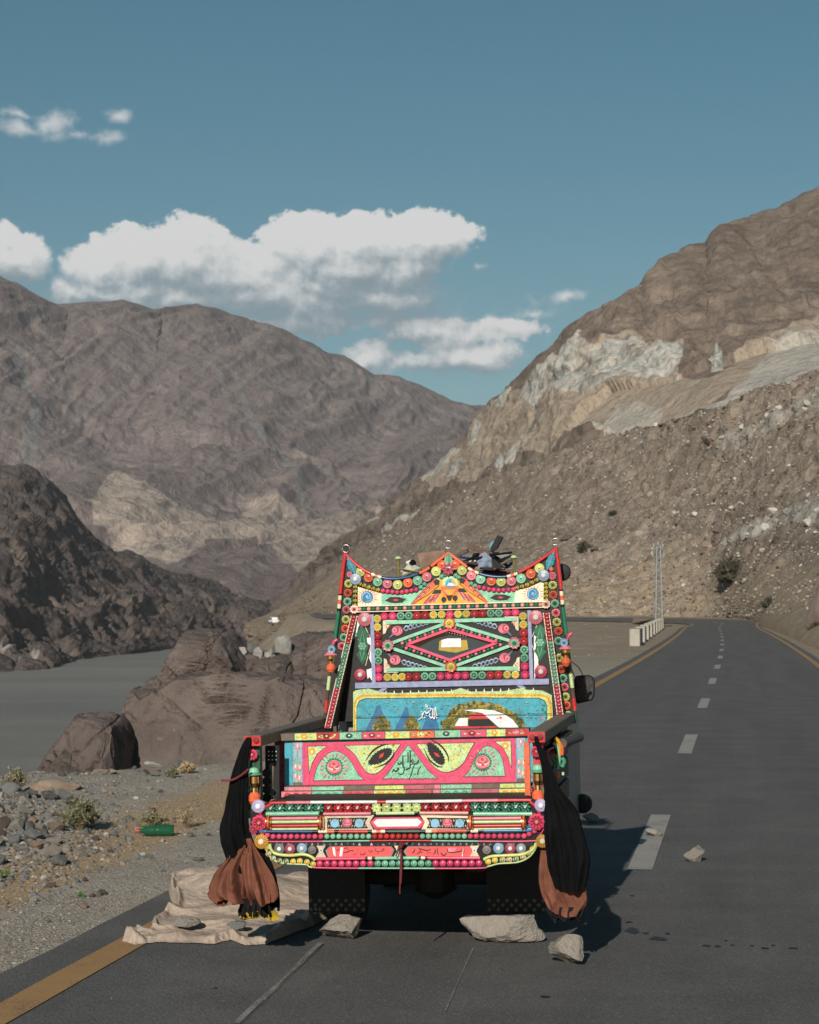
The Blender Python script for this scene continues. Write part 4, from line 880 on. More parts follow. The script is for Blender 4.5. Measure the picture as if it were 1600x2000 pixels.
gl.poly([(858, 1253), (862, 1250), (912, 1250), (915, 1268), (890, 1275), (857, 1270)], pm('ochre'), 5); gl.poly([(863, 1250), (874, 1247), (900, 1247), (901, 1264), (862, 1264)], pm('white'), 6)
for k in range(14): gl.ell(840+5.4*k, 1243-1.2*min(k, 13-k), .7, .7, pm('white'), 7, 6)
gl.build('diamond_window', hbo)
for x, y, c in ((878, 1217, ('orange', 'yg', 'amber')), (758, 1261, ('lpink', 'mint', 'green')), (1005, 1256, ('lpink', 'mint', 'green')), (881, 1302, ('orange', 'yg', 'amber'))): stud('rosette', wbo, x, y, 11.5, 'button', c, YH-.03)
for cx, cy, sx, sy in ((776, 1232, 1, 1), (984, 1228, -1, 1), (772, 1289, 1, -1), (986, 1285, -1, -1)):
    rz = Paint(YH-.0095)
    for k in range(6):      # feathered leaves
        for w_ in (-1, 1): bx = cx+sx*(12+8*k); by = cy-sy*(3+2.3*k); rz.curve([(bx, by), (bx+sx*6, by+w_*4.4-sy*2), (bx+sx*12, by-sy*2)], [.8, 3.2-.25*k, .5], pm('slate' if w_ > 0 else 'paleblue'), 3)
    for a in range(5): rz.rib([(cx-sx*3, cy+sy*4), (cx-sx*(10+a*1.5), cy+sy*(6+2*a))], [2.4, .6], pm('slate'), 2)
    rz.ell(cx, cy, 11, 10, pm('rose'), 4); rz.ell(cx-sx*5, cy-sy*1, 4.5, 4.5, pm('lpink'), 5); rz.ell(cx-sx*5, cy-sy*1, 1.8, 1.8, pm('dred'), 6)
    rz.curve([(cx-sx*2, cy+8), (cx+sx*4, cy+3), (cx+sx*5, cy-7)], [.6, 2.6, .6], pm('lpink'), 5); rz.curve([(cx+sx*2, cy+9), (cx+sx*8, cy+3), (cx+sx*8, cy-4)], [.5, 2, .5], pm('lpink'), 5); rz.curve([(cx-sx*4, cy-8), (cx+sx*1, cy-3), (cx-sx*1, cy+6)], [.5, 1.8, .5], pm('dred'), 5)
    rz.build('painted_rose', wpo)
for cx, cy, sx, sy in ((748, 1211, 1, 1), (1013, 1204, -1, 1), (750, 1314, 1, -1), (1015, 1311, -1, -1)):
    c_ = Paint(YH-.012); c_.slab([(cx, cy), (cx+sx*28, cy), (cx+sx*22, cy+sy*6), (cx+sx*14, cy+sy*8), (cx+sx*11, cy+sy*14), (cx+sx*7, cy+sy*19), (cx+sx*5, cy+sy*26), (cx, cy+sy*28)], .008, bm('cream'))
    for k in range(14):
        a, b_ = random.random()*.75, random.random()*.75
        if a+b_ > .85: a, b_ = .85-a if a < .8 else .1, .8-b_ if b_ < .75 else .1
        c_.rib([(cx+sx*(3+a*22), cy+sy*(3+b_*22)), (cx+sx*(5+a*22), cy+sy*(4.5+b_*22))], 1.6, bm('orange'), 1)
    c_.build('corner_filigree', hbo)
# lavender battens
lv = MB(); bar(lv, (695, 1339), (1073, 1331), YH-.008, 11, .02, pm('lav')); bar(lv, (727, 1200), (731, 1335), YH-.008, 7, .012, pm('lav')); bar(lv, (1034, 1192), (1039, 1330), YH-.008, 7, .012, pm('lav')); bar(lv, (757, 1340), (742, 1352), YH-.008, 7, .012, pm('lav')); bar(lv, (1008, 1334), (1026, 1346), YH-.008, 7, .012, pm('lav')); bar(lv, (1093, 1411), (1121, 1409), YH-.01, 9, .02, pm('lav')); lv.build('lavender_batten', hbo)
# side bays, green filigree and daisies
for sd, bg_, wh, rb_ in ((0, [(696, 1200), (724, 1199), (727, 1332), (690, 1334), (688, 1280)], ([(696, 1204), (712, 1203), (700, 1225), (696, 1242), (690, 1250)], [(716, 1245), (726, 1246), (726, 1262), (718, 1256)], [(725, 1262), (721, 1285), (727, 1300)], [(716, 1308), (726, 1305), (727, 1330), (722, 1322), (718, 1326)]), ([(712, 1222), (727, 1252), (714, 1300)], [(706, 1222), (700, 1250)])),
                         (1, [(1040, 1192), (1064, 1190), (1076, 1290), (1076, 1350), (1044, 1352)], ([(1043, 1240), (1050, 1246), (1046, 1268), (1052, 1290), (1044, 1330)], [(1046, 1334), (1060, 1334), (1062, 1346), (1046, 1348)]), ([(1050, 1218), (1037, 1250), (1054, 1306)],))):
    sb = Paint(YH-.004); sb.poly(bg_, pm('black'))
    for pts in wh: sb.poly(pts, pm('white'), 2)
    for pts in rb_: sb.rib(pts, 1, pm('cream'), 3)
    sb.build('side_bay', hbo)
for cx, cy in ((708, 1262), (1055, 1255)):
    gf = Paint(YH-.008); gf.slab([(cx-1, cy-40), (cx+4, cy-32), (cx+8, cy-28), (cx+14, cy-24), (cx+9, cy-16), (cx+7, cy-10), (cx+12, cy-2), (cx+9, cy+8), (cx+6, cy+12), (cx+13, cy+18), (cx+7, cy+24), (cx+3, cy+32), (cx, cy+36), (cx-4, cy+30), (cx-8, cy+22), (cx-12, cy+16), (cx-6, cy+10), (cx-10, cy-2), (cx-7, cy-12), (cx-13, cy-24), (cx-7, cy-30)], .008, bm('green'))
    for k in range(7): a = k*math.pi/3; gf.ell(cx+(5.5*math.cos(a) if k else 0), cy+(5.5*math.sin(a) if k else 0), 2.6, 2.6, bm('mint'), 2, 8)
    gf.rib([(cx-5, cy-9), (cx, cy-30), (cx+4, cy-9)], 1.2, bm('mint'), 1); gf.rib([(cx-5, cy+10), (cx-1, cy+28), (cx+4, cy+10)], 1.2, bm('mint'), 1)
    gf.build('green_filigree', hbo)
for x, y, r in ((713, 1210, 14.5), (1047, 1206, 14.5)): stud('daisy', hbo, x, y, r, 'daisy', ('lpink', 'rose', 'white'), YH-.012)
for x, y, r in ((704, 1318, 12), (1057, 1312, 12.5)): stud('daisy', hbo, x, y, r, 'daisy', ('pink', 'dred', 'white'), YH-.012)
# sloping side strips of stars with the dark gusset behind
for pts, sgn in (([(692, 1203), (640, 1422)], -1), ([(1067, 1197), (1097, 1416)], 1)):
    yl = lambda f: YH-.02-.25*f
    n = 31; P0, P1 = np.array(pts[0], float), np.array(pts[1], float)
    s_ = MB(); f_ = np.linspace(0, 1, 12); s_.grid([[tp(*(P0+(P1-P0)*f-(5.5, 0)), yl(f)) for f in f_], [tp(*(P0+(P1-P0)*f+(5.5, 0)), yl(f)) for f in f_]], pm('black'))
    for k in (-1, 1): s_.tube([tp(*(P0+(P1-P0)*f+(5.5*k, 0)), yl(f)) for f in f_], .003, pm('cream'), 5)
    a0, a1 = tp(*P0, YH-.02), tp(*P1, YH-.27); a2 = (a1[0], YH+.02, a1[2])
    s_.face([a0, a1, a2, (a0[0], YH+.02, a0[2])], wm('brown')); s_.face([(x+.012, y+.004, z) for x, y, z in ((a0[0], YH+.02, a0[2]), a2, a1, a0)], wm('brown'))
    so = s_.build('side_strip', hbo)
    for i in range(n):
        f = (i+.5)/n; c = ('red', 'dred') if f < .25 else (('mint', 'dgreen') if f < .64 else ('pink', 'dred'))
        q = P0+(P1-P0)*f; stud('bead', so, q[0], q[1], 5.2, 'petal8', (c[0], c[1], c[0]), yl(f)-.003)
# lantern finials on the sides
for x, y, d in ((646, 1290, 0), (1105, 1278, 0)):
    c = tp(x, y, YH-.24 if x < 800 else YH-.1); l = MB(); k = .0033
    l.lathe(c, [(3*k, -24*k, m_brass), (6*k, -22*k, bm('orange')), (9*k, -16*k, bm('orange')), (9*k, -11*k, bm('orange')), (5*k, -6*k, m_brass), (5*k, -2*k, m_brass), (8*k, 3*k, m_brass), (8*k, 9*k, m_brass), (13*k, 10*k, bm('lpink')), (5*k, 18*k, bm('lpink')), (3*k, 22*k)], m_brass, 16)
    l.tube([(c[0], c[1]+.01, c[2]+.05), (c[0]+.02, c[1]+.01, c[2]+.12), (c[0]+.04, c[1]+.02, c[2]+.13)], .012, bm('pink'), 8)
    lo = l.build('lantern_finial', hbo, True); stud('rosette', lo, x+(2 if x < 800 else -3), y-(22 if x < 800 else 23), 8, 'button', ('lblue', 'paleblue', 'blue'), YH-.26 if x < 800 else YH-.12)
# scalloped black strip and landscape board
ls = Paint(YH-.03); ls.slab([(690, 1352), (695, 1348), (720, 1345), (745, 1352), (775, 1354), (880, 1350), (900, 1344), (920, 1351), (985, 1350), (1025, 1343), (1026, 1347), (1060, 1349), (1078, 1358), (1082, 1440), (690, 1446)], .02, wm('lyg')); lso = ls.build('landscape_board', truck)
p = Paint(YH-.032)
def rr_(x0, x1, y0, y1, r, dy): return [(x0, y1), (x0, y0+r), (x0+r*.3, y0+r*.3), (x0+r, y0), ((x0+x1)/2, y0-2), (x1-r, y0-dy), (x1-r*.3, y0-dy+r*.3), (x1, y0-dy+r), (x1, y1-3)]
p.poly(rr_(691, 1078, 1357, 1444, 18, 1), wm('amber')); p.poly(rr_(694, 1074, 1361, 1444, 16, 1), wm('yg'), 2); p.poly(rr_(696.5, 1069, 1364, 1444, 16, 1), pm('black'), 3); p.poly(rr_(697.5, 1068, 1365.5, 1444, 16, 1), wm('sky'), 4)
for pts in ([(708, 1440), (737, 1378), (742, 1376), (765, 1440)], [(764, 1440), (792, 1381), (797, 1382), (803, 1440)], [(818, 1440), (842, 1378), (846, 1378), (862, 1440)]): p.poly(pts, wm('blue'), 5)
for cx, cy, rx, ry in ((746, 1424, 17, 28), (805, 1424, 15, 26)):
    p.ell(cx, cy, rx*.9, ry*.92, wm('olive'), 5.5)
    for k in range(90):
        a, q = random.random()*6.28, random.random()**.5; p.ell(cx+rx*q*math.cos(a), cy+ry*q*math.sin(a), 3.2, 2.2, wm(random.choice(('olive', 'olive', 'ochre', 'dgreen', 'olive'))), 6+k % 5, 6, random.random()*3)
p.poly([(862, 1440), (864, 1412), (885, 1384), (905, 1377), (935, 1374), (970, 1379), (1000, 1390), (1018, 1405), (1032, 1440)], wm('olive'), 5)
for k in range(300):
    x = random.uniform(862, 1032); top = np.interp(x, [862, 885, 905, 935, 970, 1000, 1018, 1032], [1412, 1382, 1374, 1371, 1376, 1387, 1402, 1440]); y = top+abs(random.gauss(0, 1))*22
    p.ell(x, min(y, 1440), 4.4, 3, wm(random.choice(('olive', 'ochre', 'ochre', 'dgreen', 'olive'))), 6+k % 6, 6, random.random()*3)
p.poly([(917, 1394), (945, 1393), (985, 1440), (888, 1440), (890, 1418), (915, 1417)], pm('red'), 13); p.poly([(915, 1405), (955, 1404), (968, 1418), (915, 1419)], pm('black'), 14)
p.poly([(905, 1387), (940, 1385), (966, 1388), (985, 1395), (1002, 1406), (1013, 1421), (975, 1421), (943, 1393)], pm('white'), 15); p.poly([(888, 1418), (897, 1403), (914, 1402), (914, 1418)], pm('white'), 15); p.ell(978, 1402, 3, 2.5, pm('orange'), 16); p.ell(972, 1403, 2, 1.5, pm('orange'), 16); p.ell(941, 1426, 6, 5, pm('black'), 15)
p.rib([(1052, 1410), (1058, 1397), (1064, 1410)], 2, pm('rose'), 6); p.rib([(1054, 1406), (1062, 1406)], 1.2, pm('rose'), 7)
for x, y in ((1060, 1386), (1066, 1392), (1062, 1378), (1067, 1402), (1064, 1410)): p.ell(x, y, 4, 2.4, pm('green'), 6, 6, x)
for x, y in ((1033, 1393), (1042, 1394), (1050, 1388), (1038, 1402), (1046, 1403), (770, 1380), (825, 1383), (830, 1392), (863, 1385), (722, 1395), (875, 1378), (700, 1400)): p.rib([(x-3, y-.6), (x, y+.6), (x+3, y-1)], [.4, 1.4, .4], pm('black'), 6)
wtx = pm('white')      # white lettering, letter by letter as brushed
for pts, w_ in (([(851, 1381), (852, 1392), (852.5, 1398), (855, 1396)], [2.2, 1.6, 2, 1]), ([(848, 1383), (848.5, 1397), (850, 1399), (853, 1398)], [1.6, 1.8, 1.5, 1]), ([(845, 1384), (845.5, 1399), (848, 1404), (850, 1400)], [1.5, 2, 2.4, 1]),
                ([(839, 1392), (840, 1400), (843, 1402), (845, 1399)], [1.4, 2.2, 2.4, 1.2]), ([(840, 1382), (842, 1385), (844, 1383)], [1.8, 1.6, 1]), ([(842, 1386), (837, 1391), (833, 1393), (830, 1390), (828, 1390)], [1.4, 1.8, 2.4, 2, 1.2]), ([(828, 1390), (826, 1396), (825, 1400), (827, 1404)], [1, 1.8, 1.4, .6]),
                ([(825, 1392), (824, 1400), (820, 1404), (816, 1406)], [1.6, 1.6, 1.4, .6]), ([(832, 1375), (832.5, 1382)], [2, 1.4]), ([(836, 1377), (834, 1382)], [1.8, 1]), ([(838, 1383), (833, 1385)], [1, .8]), ([(832, 1397), (836, 1399), (838, 1397)], [1.2, 1.6, .8]), ([(828, 1401.5), (831, 1401.5)], 1.6), ([(852, 1402), (854.5, 1401.5)], 1.8), ([(822, 1390), (824, 1389.5)], 1.6), ([(838, 1388), (840, 1389.5)], 1.5)): p.curve(pts, w_, wtx, 20, 5)
for k in range(46): p.ell(random.uniform(702, 1064), random.choice((random.uniform(1366, 1372), random.uniform(1368, 1430))), random.uniform(.4, 1.6), random.uniform(.3, .9), wm(random.choice(('white', 'cream', 'wood', 'lblue'))), 21, 6)
p.build('painted_landscape', lso)
for yb in (1398, 1424): 
    g_ = MB(); bar(g_, (692, yb+3), (1080, yb-4), YH-.056, .9, .001, pm('black')); g_.build('plank_joint', lso)
ts = Paint(YH-.012); ts.poly([(700, 1345), (1072, 1337), (1074, 1362), (700, 1362)], pm('black'))
for k in range(21): x = 722+16*k; y = 1352-.33*k; ts.poly([(x-6.5, y+8), (x-2, y+5), (x, y-3), (x+2, y+5), (x+6.5, y+8)], pm('white'), 2)
ts.build('scallop_strip', hbo)
# ======== tailgate
YT = .50
tgm = Paint(YT); tgm.slab([(556, 1448), (1042, 1437), (1042, 1532), (556, 1541)], .03, wm('sky')); tg = tgm.build('tailgate', truck)
# painted top rail: a row of little boards
xs = [537, 575, 619, 663, 707, 752, 801, 849, 900, 950, 988, 1034]; rc = ['wood', 'yg', 'red', 'mint', 'pink', 'yg', 'orange', 'mint', 'pink', 'yg', 'red']; fc = [None, 'amber', 'dred', 'dgreen', 'dred', 'amber', 'yg', 'dgreen', 'dred', 'amber', 'lpink']
yl_ = lambda x: 1440-.0205*(x-545)
tr_ = MB(); q0, q1 = tp(537, 1433, YT), tp(1034, 1422.5, YT)
tr_.grid([[(q0[0], YT-.03, q0[2]), (q1[0], YT-.03, q1[2])], [(q0[0], YT+.07, q0[2]), (q1[0], YT+.07, q1[2])]], wm('wood')); q2, q3 = tp(537, 1447, YT), tp(1034, 1437, YT)
tr_.grid([[(q0[0], YT-.03, q0[2]), (q1[0], YT-.03, q1[2])], [(q2[0], YT-.03, q2[2]), (q3[0], YT-.03, q3[2])], [(q2[0], YT+.07, q2[2]), (q3[0], YT+.07, q3[2])], [(q0[0], YT+.07, q0[2]), (q1[0], YT+.07, q1[2])]], wm('wood')); tro = tr_.build('tailgate_rail', tg)
for i in range(len(rc)):
    x0, x1 = xs[i]+.7, xs[i+1]-.7; b_ = Paint(YT-.031); ya, yb = yl_(x0), yl_(x1)
    b_.slab([(x0, ya-6.5), (x1, yb-6.5), (x1, yb+6.8), (x0, ya+6.8)], .0, wm(rc[i])) if False else b_.poly([(x0, ya-6.5), (x1, yb-6.5), (x1, yb+6.8), (x0, ya+6.8)], wm(rc[i]), 3)
    if fc[i]:
        cx, cy = (x0+x1)/2-3, (ya+yb)/2
        if rc[i] in ('red', 'orange'):
            for k in range(7): b_.ell(cx+random.uniform(-17, 17), cy+random.uniform(-4, 4), 2.6, 1.8, wm(random.choice(('yg', 'dred', 'lpink', 'dred'))), 4, 7)
        b_.ell(cx, cy, 7, 5, wm(fc[i]), 4); b_.ell(cx, cy-.5, 2.2, 1.6, wm('cream'), 5)
        for k in (-1, 1): b_.ell(cx+k*13, cy+1, 3, 1.8, wm('lyg' if rc[i] != 'yg' else 'mint'), 4, 8)
    b_.build('rail_board', tro)
# main painted panel
pn = Paint(YT-.004); pn.slab([(591, 1451), (1007, 1441), (1008, 1530), (592, 1538)], .004, wm('pink'))
def wv(*q): return catmull(np.array(q, float), 10)
pn.rib([(593.5, 1452), (594.5, 1537)], 2.5, pm('hot'), 1); pn.rib([(596, 1533), (800, 1529.5), (1004, 1525.5)], 3, pm('hot'), 1); pn.rib([(1003.5, 1444), (1005, 1528)], 2.5, pm('hot'), 1)
LG = wm('lyg'); MN = wm('mint')
def outl(pts, w=1.0, k=4): pn.rib(list(pts)+[pts[0]], w, pm('maroon'), k)
cl = [(601, 1457.5), (638, 1456.5), (620, 1472), (610, 1490), (604, 1512)]; pn.poly(cl, LG, 2); outl(cl)
cr_ = [(965, 1448), (998, 1447.3), (999.5, 1500), (992, 1478), (982, 1460)]; pn.poly(cr_, LG, 2); outl(cr_)
for (x, y) in ((609.5, 1467.5), (987, 1456.5)): pn.ell(x, y, 7, 7.2, pm('amber'), 3); pn.ell(x, y+1, 3, 3.2, pm('cream'), 5)
# mint arches with roses
A1 = list(map(tuple, wv((612, 1525), (620, 1497), (635, 1476), (653, 1467), (670, 1472), (685, 1487), (700, 1512), (713, 1523))))
A2 = list(map(tuple, wv((905, 1517), (917, 1505), (928, 1480), (942, 1461), (955, 1457), (970, 1465), (981, 1482), (987, 1516))))
A3 = list(map(tuple, wv((746, 1521), (760, 1507), (780, 1478), (797, 1455)))) + list(map(tuple, wv((798, 1455), (820, 1483), (837, 1505), (856, 1521))))
for A in (A1, A2, A3): pn.poly(A, MN, 2); outl(A)
# yellow-green cups with eyes
E1 = [(672, 1456)]+[(783, 1453)]+list(map(tuple, wv((783, 1453), (766, 1478), (748, 1501), (733, 1511), (718, 1509), (706, 1495), (692, 1473), (672, 1456))))
E2 = [(813, 1453)]+[(928, 1450)]+list(map(tuple, wv((928, 1450), (918, 1466), (905, 1490), (888, 1504), (868, 1508), (848, 1498), (830, 1477), (813, 1453))))
for E in (E1, E2): pn.poly(E, LG, 2); outl(E)
# hot-pink wave core lines
for c_ in (((603, 1533), (612, 1500), (630, 1472), (654, 1461), (676, 1469), (692, 1490), (708, 1515), (730, 1521), (752, 1508), (775, 1475), (793, 1449)), ((803, 1449), (825, 1480), (845, 1507), (872, 1517), (898, 1505), (915, 1478), (935, 1455), (955, 1450), (974, 1457), (988, 1477), (996, 1515))): pn.rib(wv(*c_), 3, pm('hot'), 1)
for cx, cy in ((653, 1498), (943, 1489)):
    for k in range(22):
        a = k*2*math.pi/22+.05; r1, r2 = 21, 29+2*math.sin(k*5); 
        if math.sin(a) > .8: r2 = 26
        pn.rib([(cx+r1*math.cos(a), cy+r1*math.sin(a)*.95), (cx+(r1+r2)/2*math.cos(a), cy+(r1+r2)/2*math.sin(a)*.95), (cx+r2*math.cos(a), cy+r2*math.sin(a)*.95)], [.8, 3.4, 1.2], pm('rose' if k % 3 else 'lpink'), 4)
    pn.poly([(cx+(19 if k % 2 else 15.5)*math.cos(k*math.pi/20), cy+(19.5 if k % 2 else 16)*math.sin(k*math.pi/20)) for k in range(40)], pm('green'), 3)
    pn.ell(cx, cy, 14, 13.5, pm('lpink'), 5, 20); pn.ell(cx, cy-3, 11, 9, pm('rose'), 6, 16); pn.ell(cx, cy-5, 7, 5.5, pm('lpink'), 7); pn.ell(cx-1, cy-6, 3.5, 3, pm('red'), 8)
    pn.curve([(cx-13, cy+1), (cx-4, cy+5), (cx, cy+1)], [.6, 3, .8], pm('cream'), 9, 5); pn.curve([(cx+13, cy), (cx+5, cy+4), (cx, cy+1)], [.6, 2.8, .8], pm('cream'), 9, 5); pn.poly([(cx-4, cy-2), (cx+1, cy+3), (cx+5, cy-3), (cx+1, cy+7), (cx-2, cy+6)], pm('red'), 9); pn.curve([(cx-10, cy+8), (cx, cy+12), (cx+10, cy+8)], [.6, 2, .6], pm('hot'), 9, 5)
for E, (cx, cy), rot in ((E1, (744, 1477), -.55), (E2, (852, 1473), .95)):
    for k in range(70):
        x, y = random.uniform(min(p_[0] for p_ in E), max(p_[0] for p_ in E)), random.uniform(1454, 1508)
        if inpoly(np.array([[x, y]]), E)[0] and inpoly(np.array([[x+4, y+3]]), E)[0] and inpoly(np.array([[x-4, y+3]]), E)[0]: pn.ell(x, y, random.uniform(2, 3.6), random.uniform(1.2, 2.6), pm(random.choice(('yellow', 'amber', 'yellow'))), 3, 6, random.random())
    ca, sa = math.cos(rot), math.sin(rot); lo = lambda u, w: (cx+u*ca-w*sa, cy+u*sa+w*ca)
    out = []
    for k in range(44):
        a = k*2*math.pi/44; sp_ = 1.0+(.16 if k % 2 else 0); out.append(lo((23*math.cos(a))*sp_-(3 if math.cos(a) < -.9 else 0), 10.5*math.sin(a)*sp_))
    pn.poly(out, pm('black'), 5); pn.poly([lo(-6, 2), lo(0, -3.5), lo(9, -3), lo(3, 3)], pm('red'), 6)
    pn.curve([lo(-30, -8), lo(-8, -17), lo(14, -17), lo(27, -11)], [.6, 3.4, 3, .6], pm('black'), 5); pn.curve([lo(-22, 13), lo(0, 17), lo(20, 12), lo(28, 3)], [.5, 3, 3, .6], pm('black'), 5)
# black lettering in the middle triangle
tx = pm('black'); TQ = lambda x, y: (740+x/1600*140, 1440+y/1143*100)
for pts, w_ in (([(700, 290), (698, 600), (690, 680), (600, 730)], [2, 2.2, 2, 1.4]), ([(650, 330), (652, 560)], [1.8, 2]), ([(535, 400), (540, 640), (570, 680), (545, 800), (490, 830), (430, 800)], [1.8, 2.6, 2, 1.6, 2, .8]), ([(780, 390), (800, 380)], [3, 2.6]),
                ([(880, 500), (870, 560), (830, 590), (760, 590), (710, 620)], [2, 2.6, 2, 1.6, 1]), ([(760, 500), (720, 530), (750, 560), (790, 520)], [1.4, 1.8, 1.8, 1.2]), ([(800, 590), (760, 700), (720, 830), (675, 940)], [1.2, 1.6, 1.6, .8]), ([(940, 640), (900, 700), (870, 790), (880, 830)], [1.2, 1.4, 2.4, 2]),
                ([(420, 560), (440, 600), (480, 590), (500, 560), (520, 600)], [2, 2.6, 2, 1.4, 1]), ([(330, 720), (380, 760), (440, 700), (400, 690)], [1.6, 3, 2.2, 1]), ([(290, 780), (340, 700)], [1, 1.6]), ([(600, 730), (660, 690)], [2.4, 1.4])): pn.curve([TQ(*q) for q in pts], w_, tx, 6, 5)
gx = pm('dmint')
for y in (300, 410, 545, 680, 815): 
    hw = (y-140)*.55; pn.rib([TQ(655-hw*.95, y), TQ(655+hw*1.0, y)], 1.1, gx, 4)
for k in range(8): x0 = 170+k*140; pn.rib([TQ(x0, 840), TQ(x0+80, 920), TQ(x0+150, 840)], .7, gx, 4)
for k in range(26): x, y = random.uniform(150, 1200), random.uniform(250, 900); (pn.ell(*TQ(x, y), .9, .9, gx, 5, 6) if inpoly(np.array([TQ(x, y)]), A3)[0] else None)
pn.build('painted_panel', tg)
for x0, x1, xa, xb, yy0, yy1 in ((572, 590, 556, 571, 1450, 1536), (1009, 1026, 1028, 1040, 1441, 1528)):
    s_ = Paint(YT-.004); s_.slab([(x0, yy0), (x1, yy0-.4), (x1+1, yy1-.4), (x0+1, yy1)], .004, wm('paleblue')); mx_ = (x0+x1)/2
    s_.curve([(mx_+2, yy1-4), (mx_+1, yy0+45), (mx_, yy0+15)], [3, 5, 3], pm('mint'), 2); 
    for dx, dy in ((0, 8), (-4, 48), (5, 50), (-4, 66), (4, 70)): s_.ell(mx_+dx, yy0+dy, 3.4, 6.5, pm('lpink'), 3, 10, .1*dx); s_.ell(mx_+dx, yy0+dy-1, 1.4, 4, pm('cream'), 4, 8); s_.rib([(mx_+dx, yy0+dy+6), (mx_+1, yy1-4)], 1.2, pm('mint'), 2)
    s_.poly([(x0, yy1-8), (x1, yy1-8), (x1+1, yy1-.4), (x0+1, yy1)], wm('wood'), 3); s_.build('tulip_board', tg)
# sill beams of short painted boards
def bricks(name, y0, dy, h, yt, segs, dep, top):
    b_ = MB(); xa, xb = segs[0][0], segs[-1][1]; pa, pb = tp(xa, y0, yt), tp(xb, y0+dy, yt); pc, pd = tp(xa, y0+h, yt), tp(xb, y0+dy+h, yt)
    b_.grid([[pc, pd], [pa, pb], [(pa[0], yt+dep, pa[2]), (pb[0], yt+dep, pb[2])], [(pc[0], yt+dep, pc[2]), (pd[0], yt+dep, pd[2])]], wm('wood')); o = b_.build(name, truck)
    for (x0, x1, c, fcol) in segs:
        s_ = Paint(yt-.001); f = lambda x: y0+dy*(x-xa)/(xb-xa)
        s_.poly([(x0+.6, f(x0)+.8), (x1-.6, f(x1)+.8), (x1-.6, f(x1)+h-.4), (x0+.6, f(x0)+h-.4)], wm(c), 3)
        if fcol:
            for k in range(3): cx = x0+(x1-x0)*(.22+.28*k); s_.ell(cx, f(cx)+h*.52, min(7, (x1-x0)*.14), h*.34, wm(fcol), 4); s_.ell(cx, f(cx)+h*.5, 1.6, 1.4, wm(c), 5, 8)
        s_.build('sill_board', o)
bricks('upper_sill', 1537, -7.5, 9, .40, [(555, 609, 'lpink', None), (609, 672, 'mint', None), (672, 731, 'wood', None), (731, 790, 'yg', None), (790, 830, 'rose', None), (830, 848, 'rose', None), (848, 861, 'lpink', None), (861, 922, 'mint', None), (922, 976, 'wood', None), (976, 1006, 'yg', None), (1006, 1037, 'lyg', None)], .10, 3)
bricks('lower_sill', 1546, -6.5, 15, .34, [(549, 609, 'lpink', 'red'), (609, 670, 'mint', 'dmint'), (670, 730, 'rose', 'red'), (730, 793, 'yg', 'amber'), (793, 843, 'rose', 'red'), (846, 861, 'lpink', None), (861, 921, 'mint', 'dmint'), (921, 975, 'rose', None), (975, 1031, 'yg', 'amber'), (1031, 1050, 'rose', 'red')], .10, 3)
# dark inner corner behind the left post: pierced plate and scalloped board
ic = Paint(.30); ic.slab([(518, 1457), (545, 1456), (546, 1560), (518, 1562)], .01, wm('black'))
for k in range(9): ic.ell(525+7*(k % 3), 1468+8*(k//3), 1.3, 1.3, pm('white'), 1, 8)
ic.poly([(526, 1492), (538, 1490), (534, 1515), (537, 1540), (534, 1558), (524, 1560)], wm('wood'), 1)
for k in range(4): ic.ell(521, 1510+16*k, 9, 9, pm('black'), 2, 14)
ic.poly([(535, 1490), (545, 1489), (545, 1558), (539, 1559), (533, 1535)], pm('black'), 2); ic.build('inner_corner_plate', truck)

# ======== bumper
YB = 0.0
bp = Paint(YB); OUT = [(520, 1568), (540, 1561), (1030, 1556), (1052, 1565), (1066, 1590), (1068, 1615), (1058, 1632), (1046, 1642), (1047, 1655), (1036, 1672), (1015, 1684), (968, 1687), (950, 1693), (935, 1697), (620, 1697), (600, 1690), (560, 1688), (535, 1680), (522, 1664), (515, 1645), (500, 1635), (489, 1615), (490, 1590), (500, 1575)]
bp.slab(OUT, .10, wm('black')); bpo = bp.build('bumper', truck)
tpm = MB(); a_, b_ = tp(540, 1561, YB), tp(1040, 1557, YB); tpm.box(a_[0], b_[0], .102, .33, a_[2]-.05, a_[2]-.004, wm('black')); tpm.build('bumper_step', bpo)
YF = YB-.006
bt = MB()
def pp(pts, r, segs, yt=YF): pipe(bt, pts, yt-r*mpp(0), r, [(e, bm(c)) for e, c in segs])
pp([(508, 1592), (514, 1580), (530, 1571), (550, 1568), (780, 1566), (1015, 1563), (1034, 1566), (1048, 1578), (1055, 1592)], 3, [(.12, 'red'), (.2, 'lpink'), (.42, 'white'), (.45, 'red'), (.7, 'white'), (.82, 'lpink'), (1, 'red')])
pp([(520, 1590), (623, 1589)], 4, [(1, 'mint')]); pp([(632, 1590), (725, 1589)], 3, [(1, 'lpink')]); pp([(731, 1589), (814, 1588)], 3.2, [(.05, 'black'), (.95, 'lyg'), (1, 'black')]); pp([(820, 1588), (915, 1588)], 3, [(1, 'flesh')]); pp([(925, 1590), (1040, 1590)], 4, [(1, 'mint')])
for x0, x1 in ((530, 621), (924, 1018)):
    for y, c, r in ((1598, 'lpink', 3), (1605, 'lyg', 3), (1612.5, 'red', 3), (1619, 'lyg', 2.4)): pp([(x0, y+1), (x1, y)], r, [(1, c)])
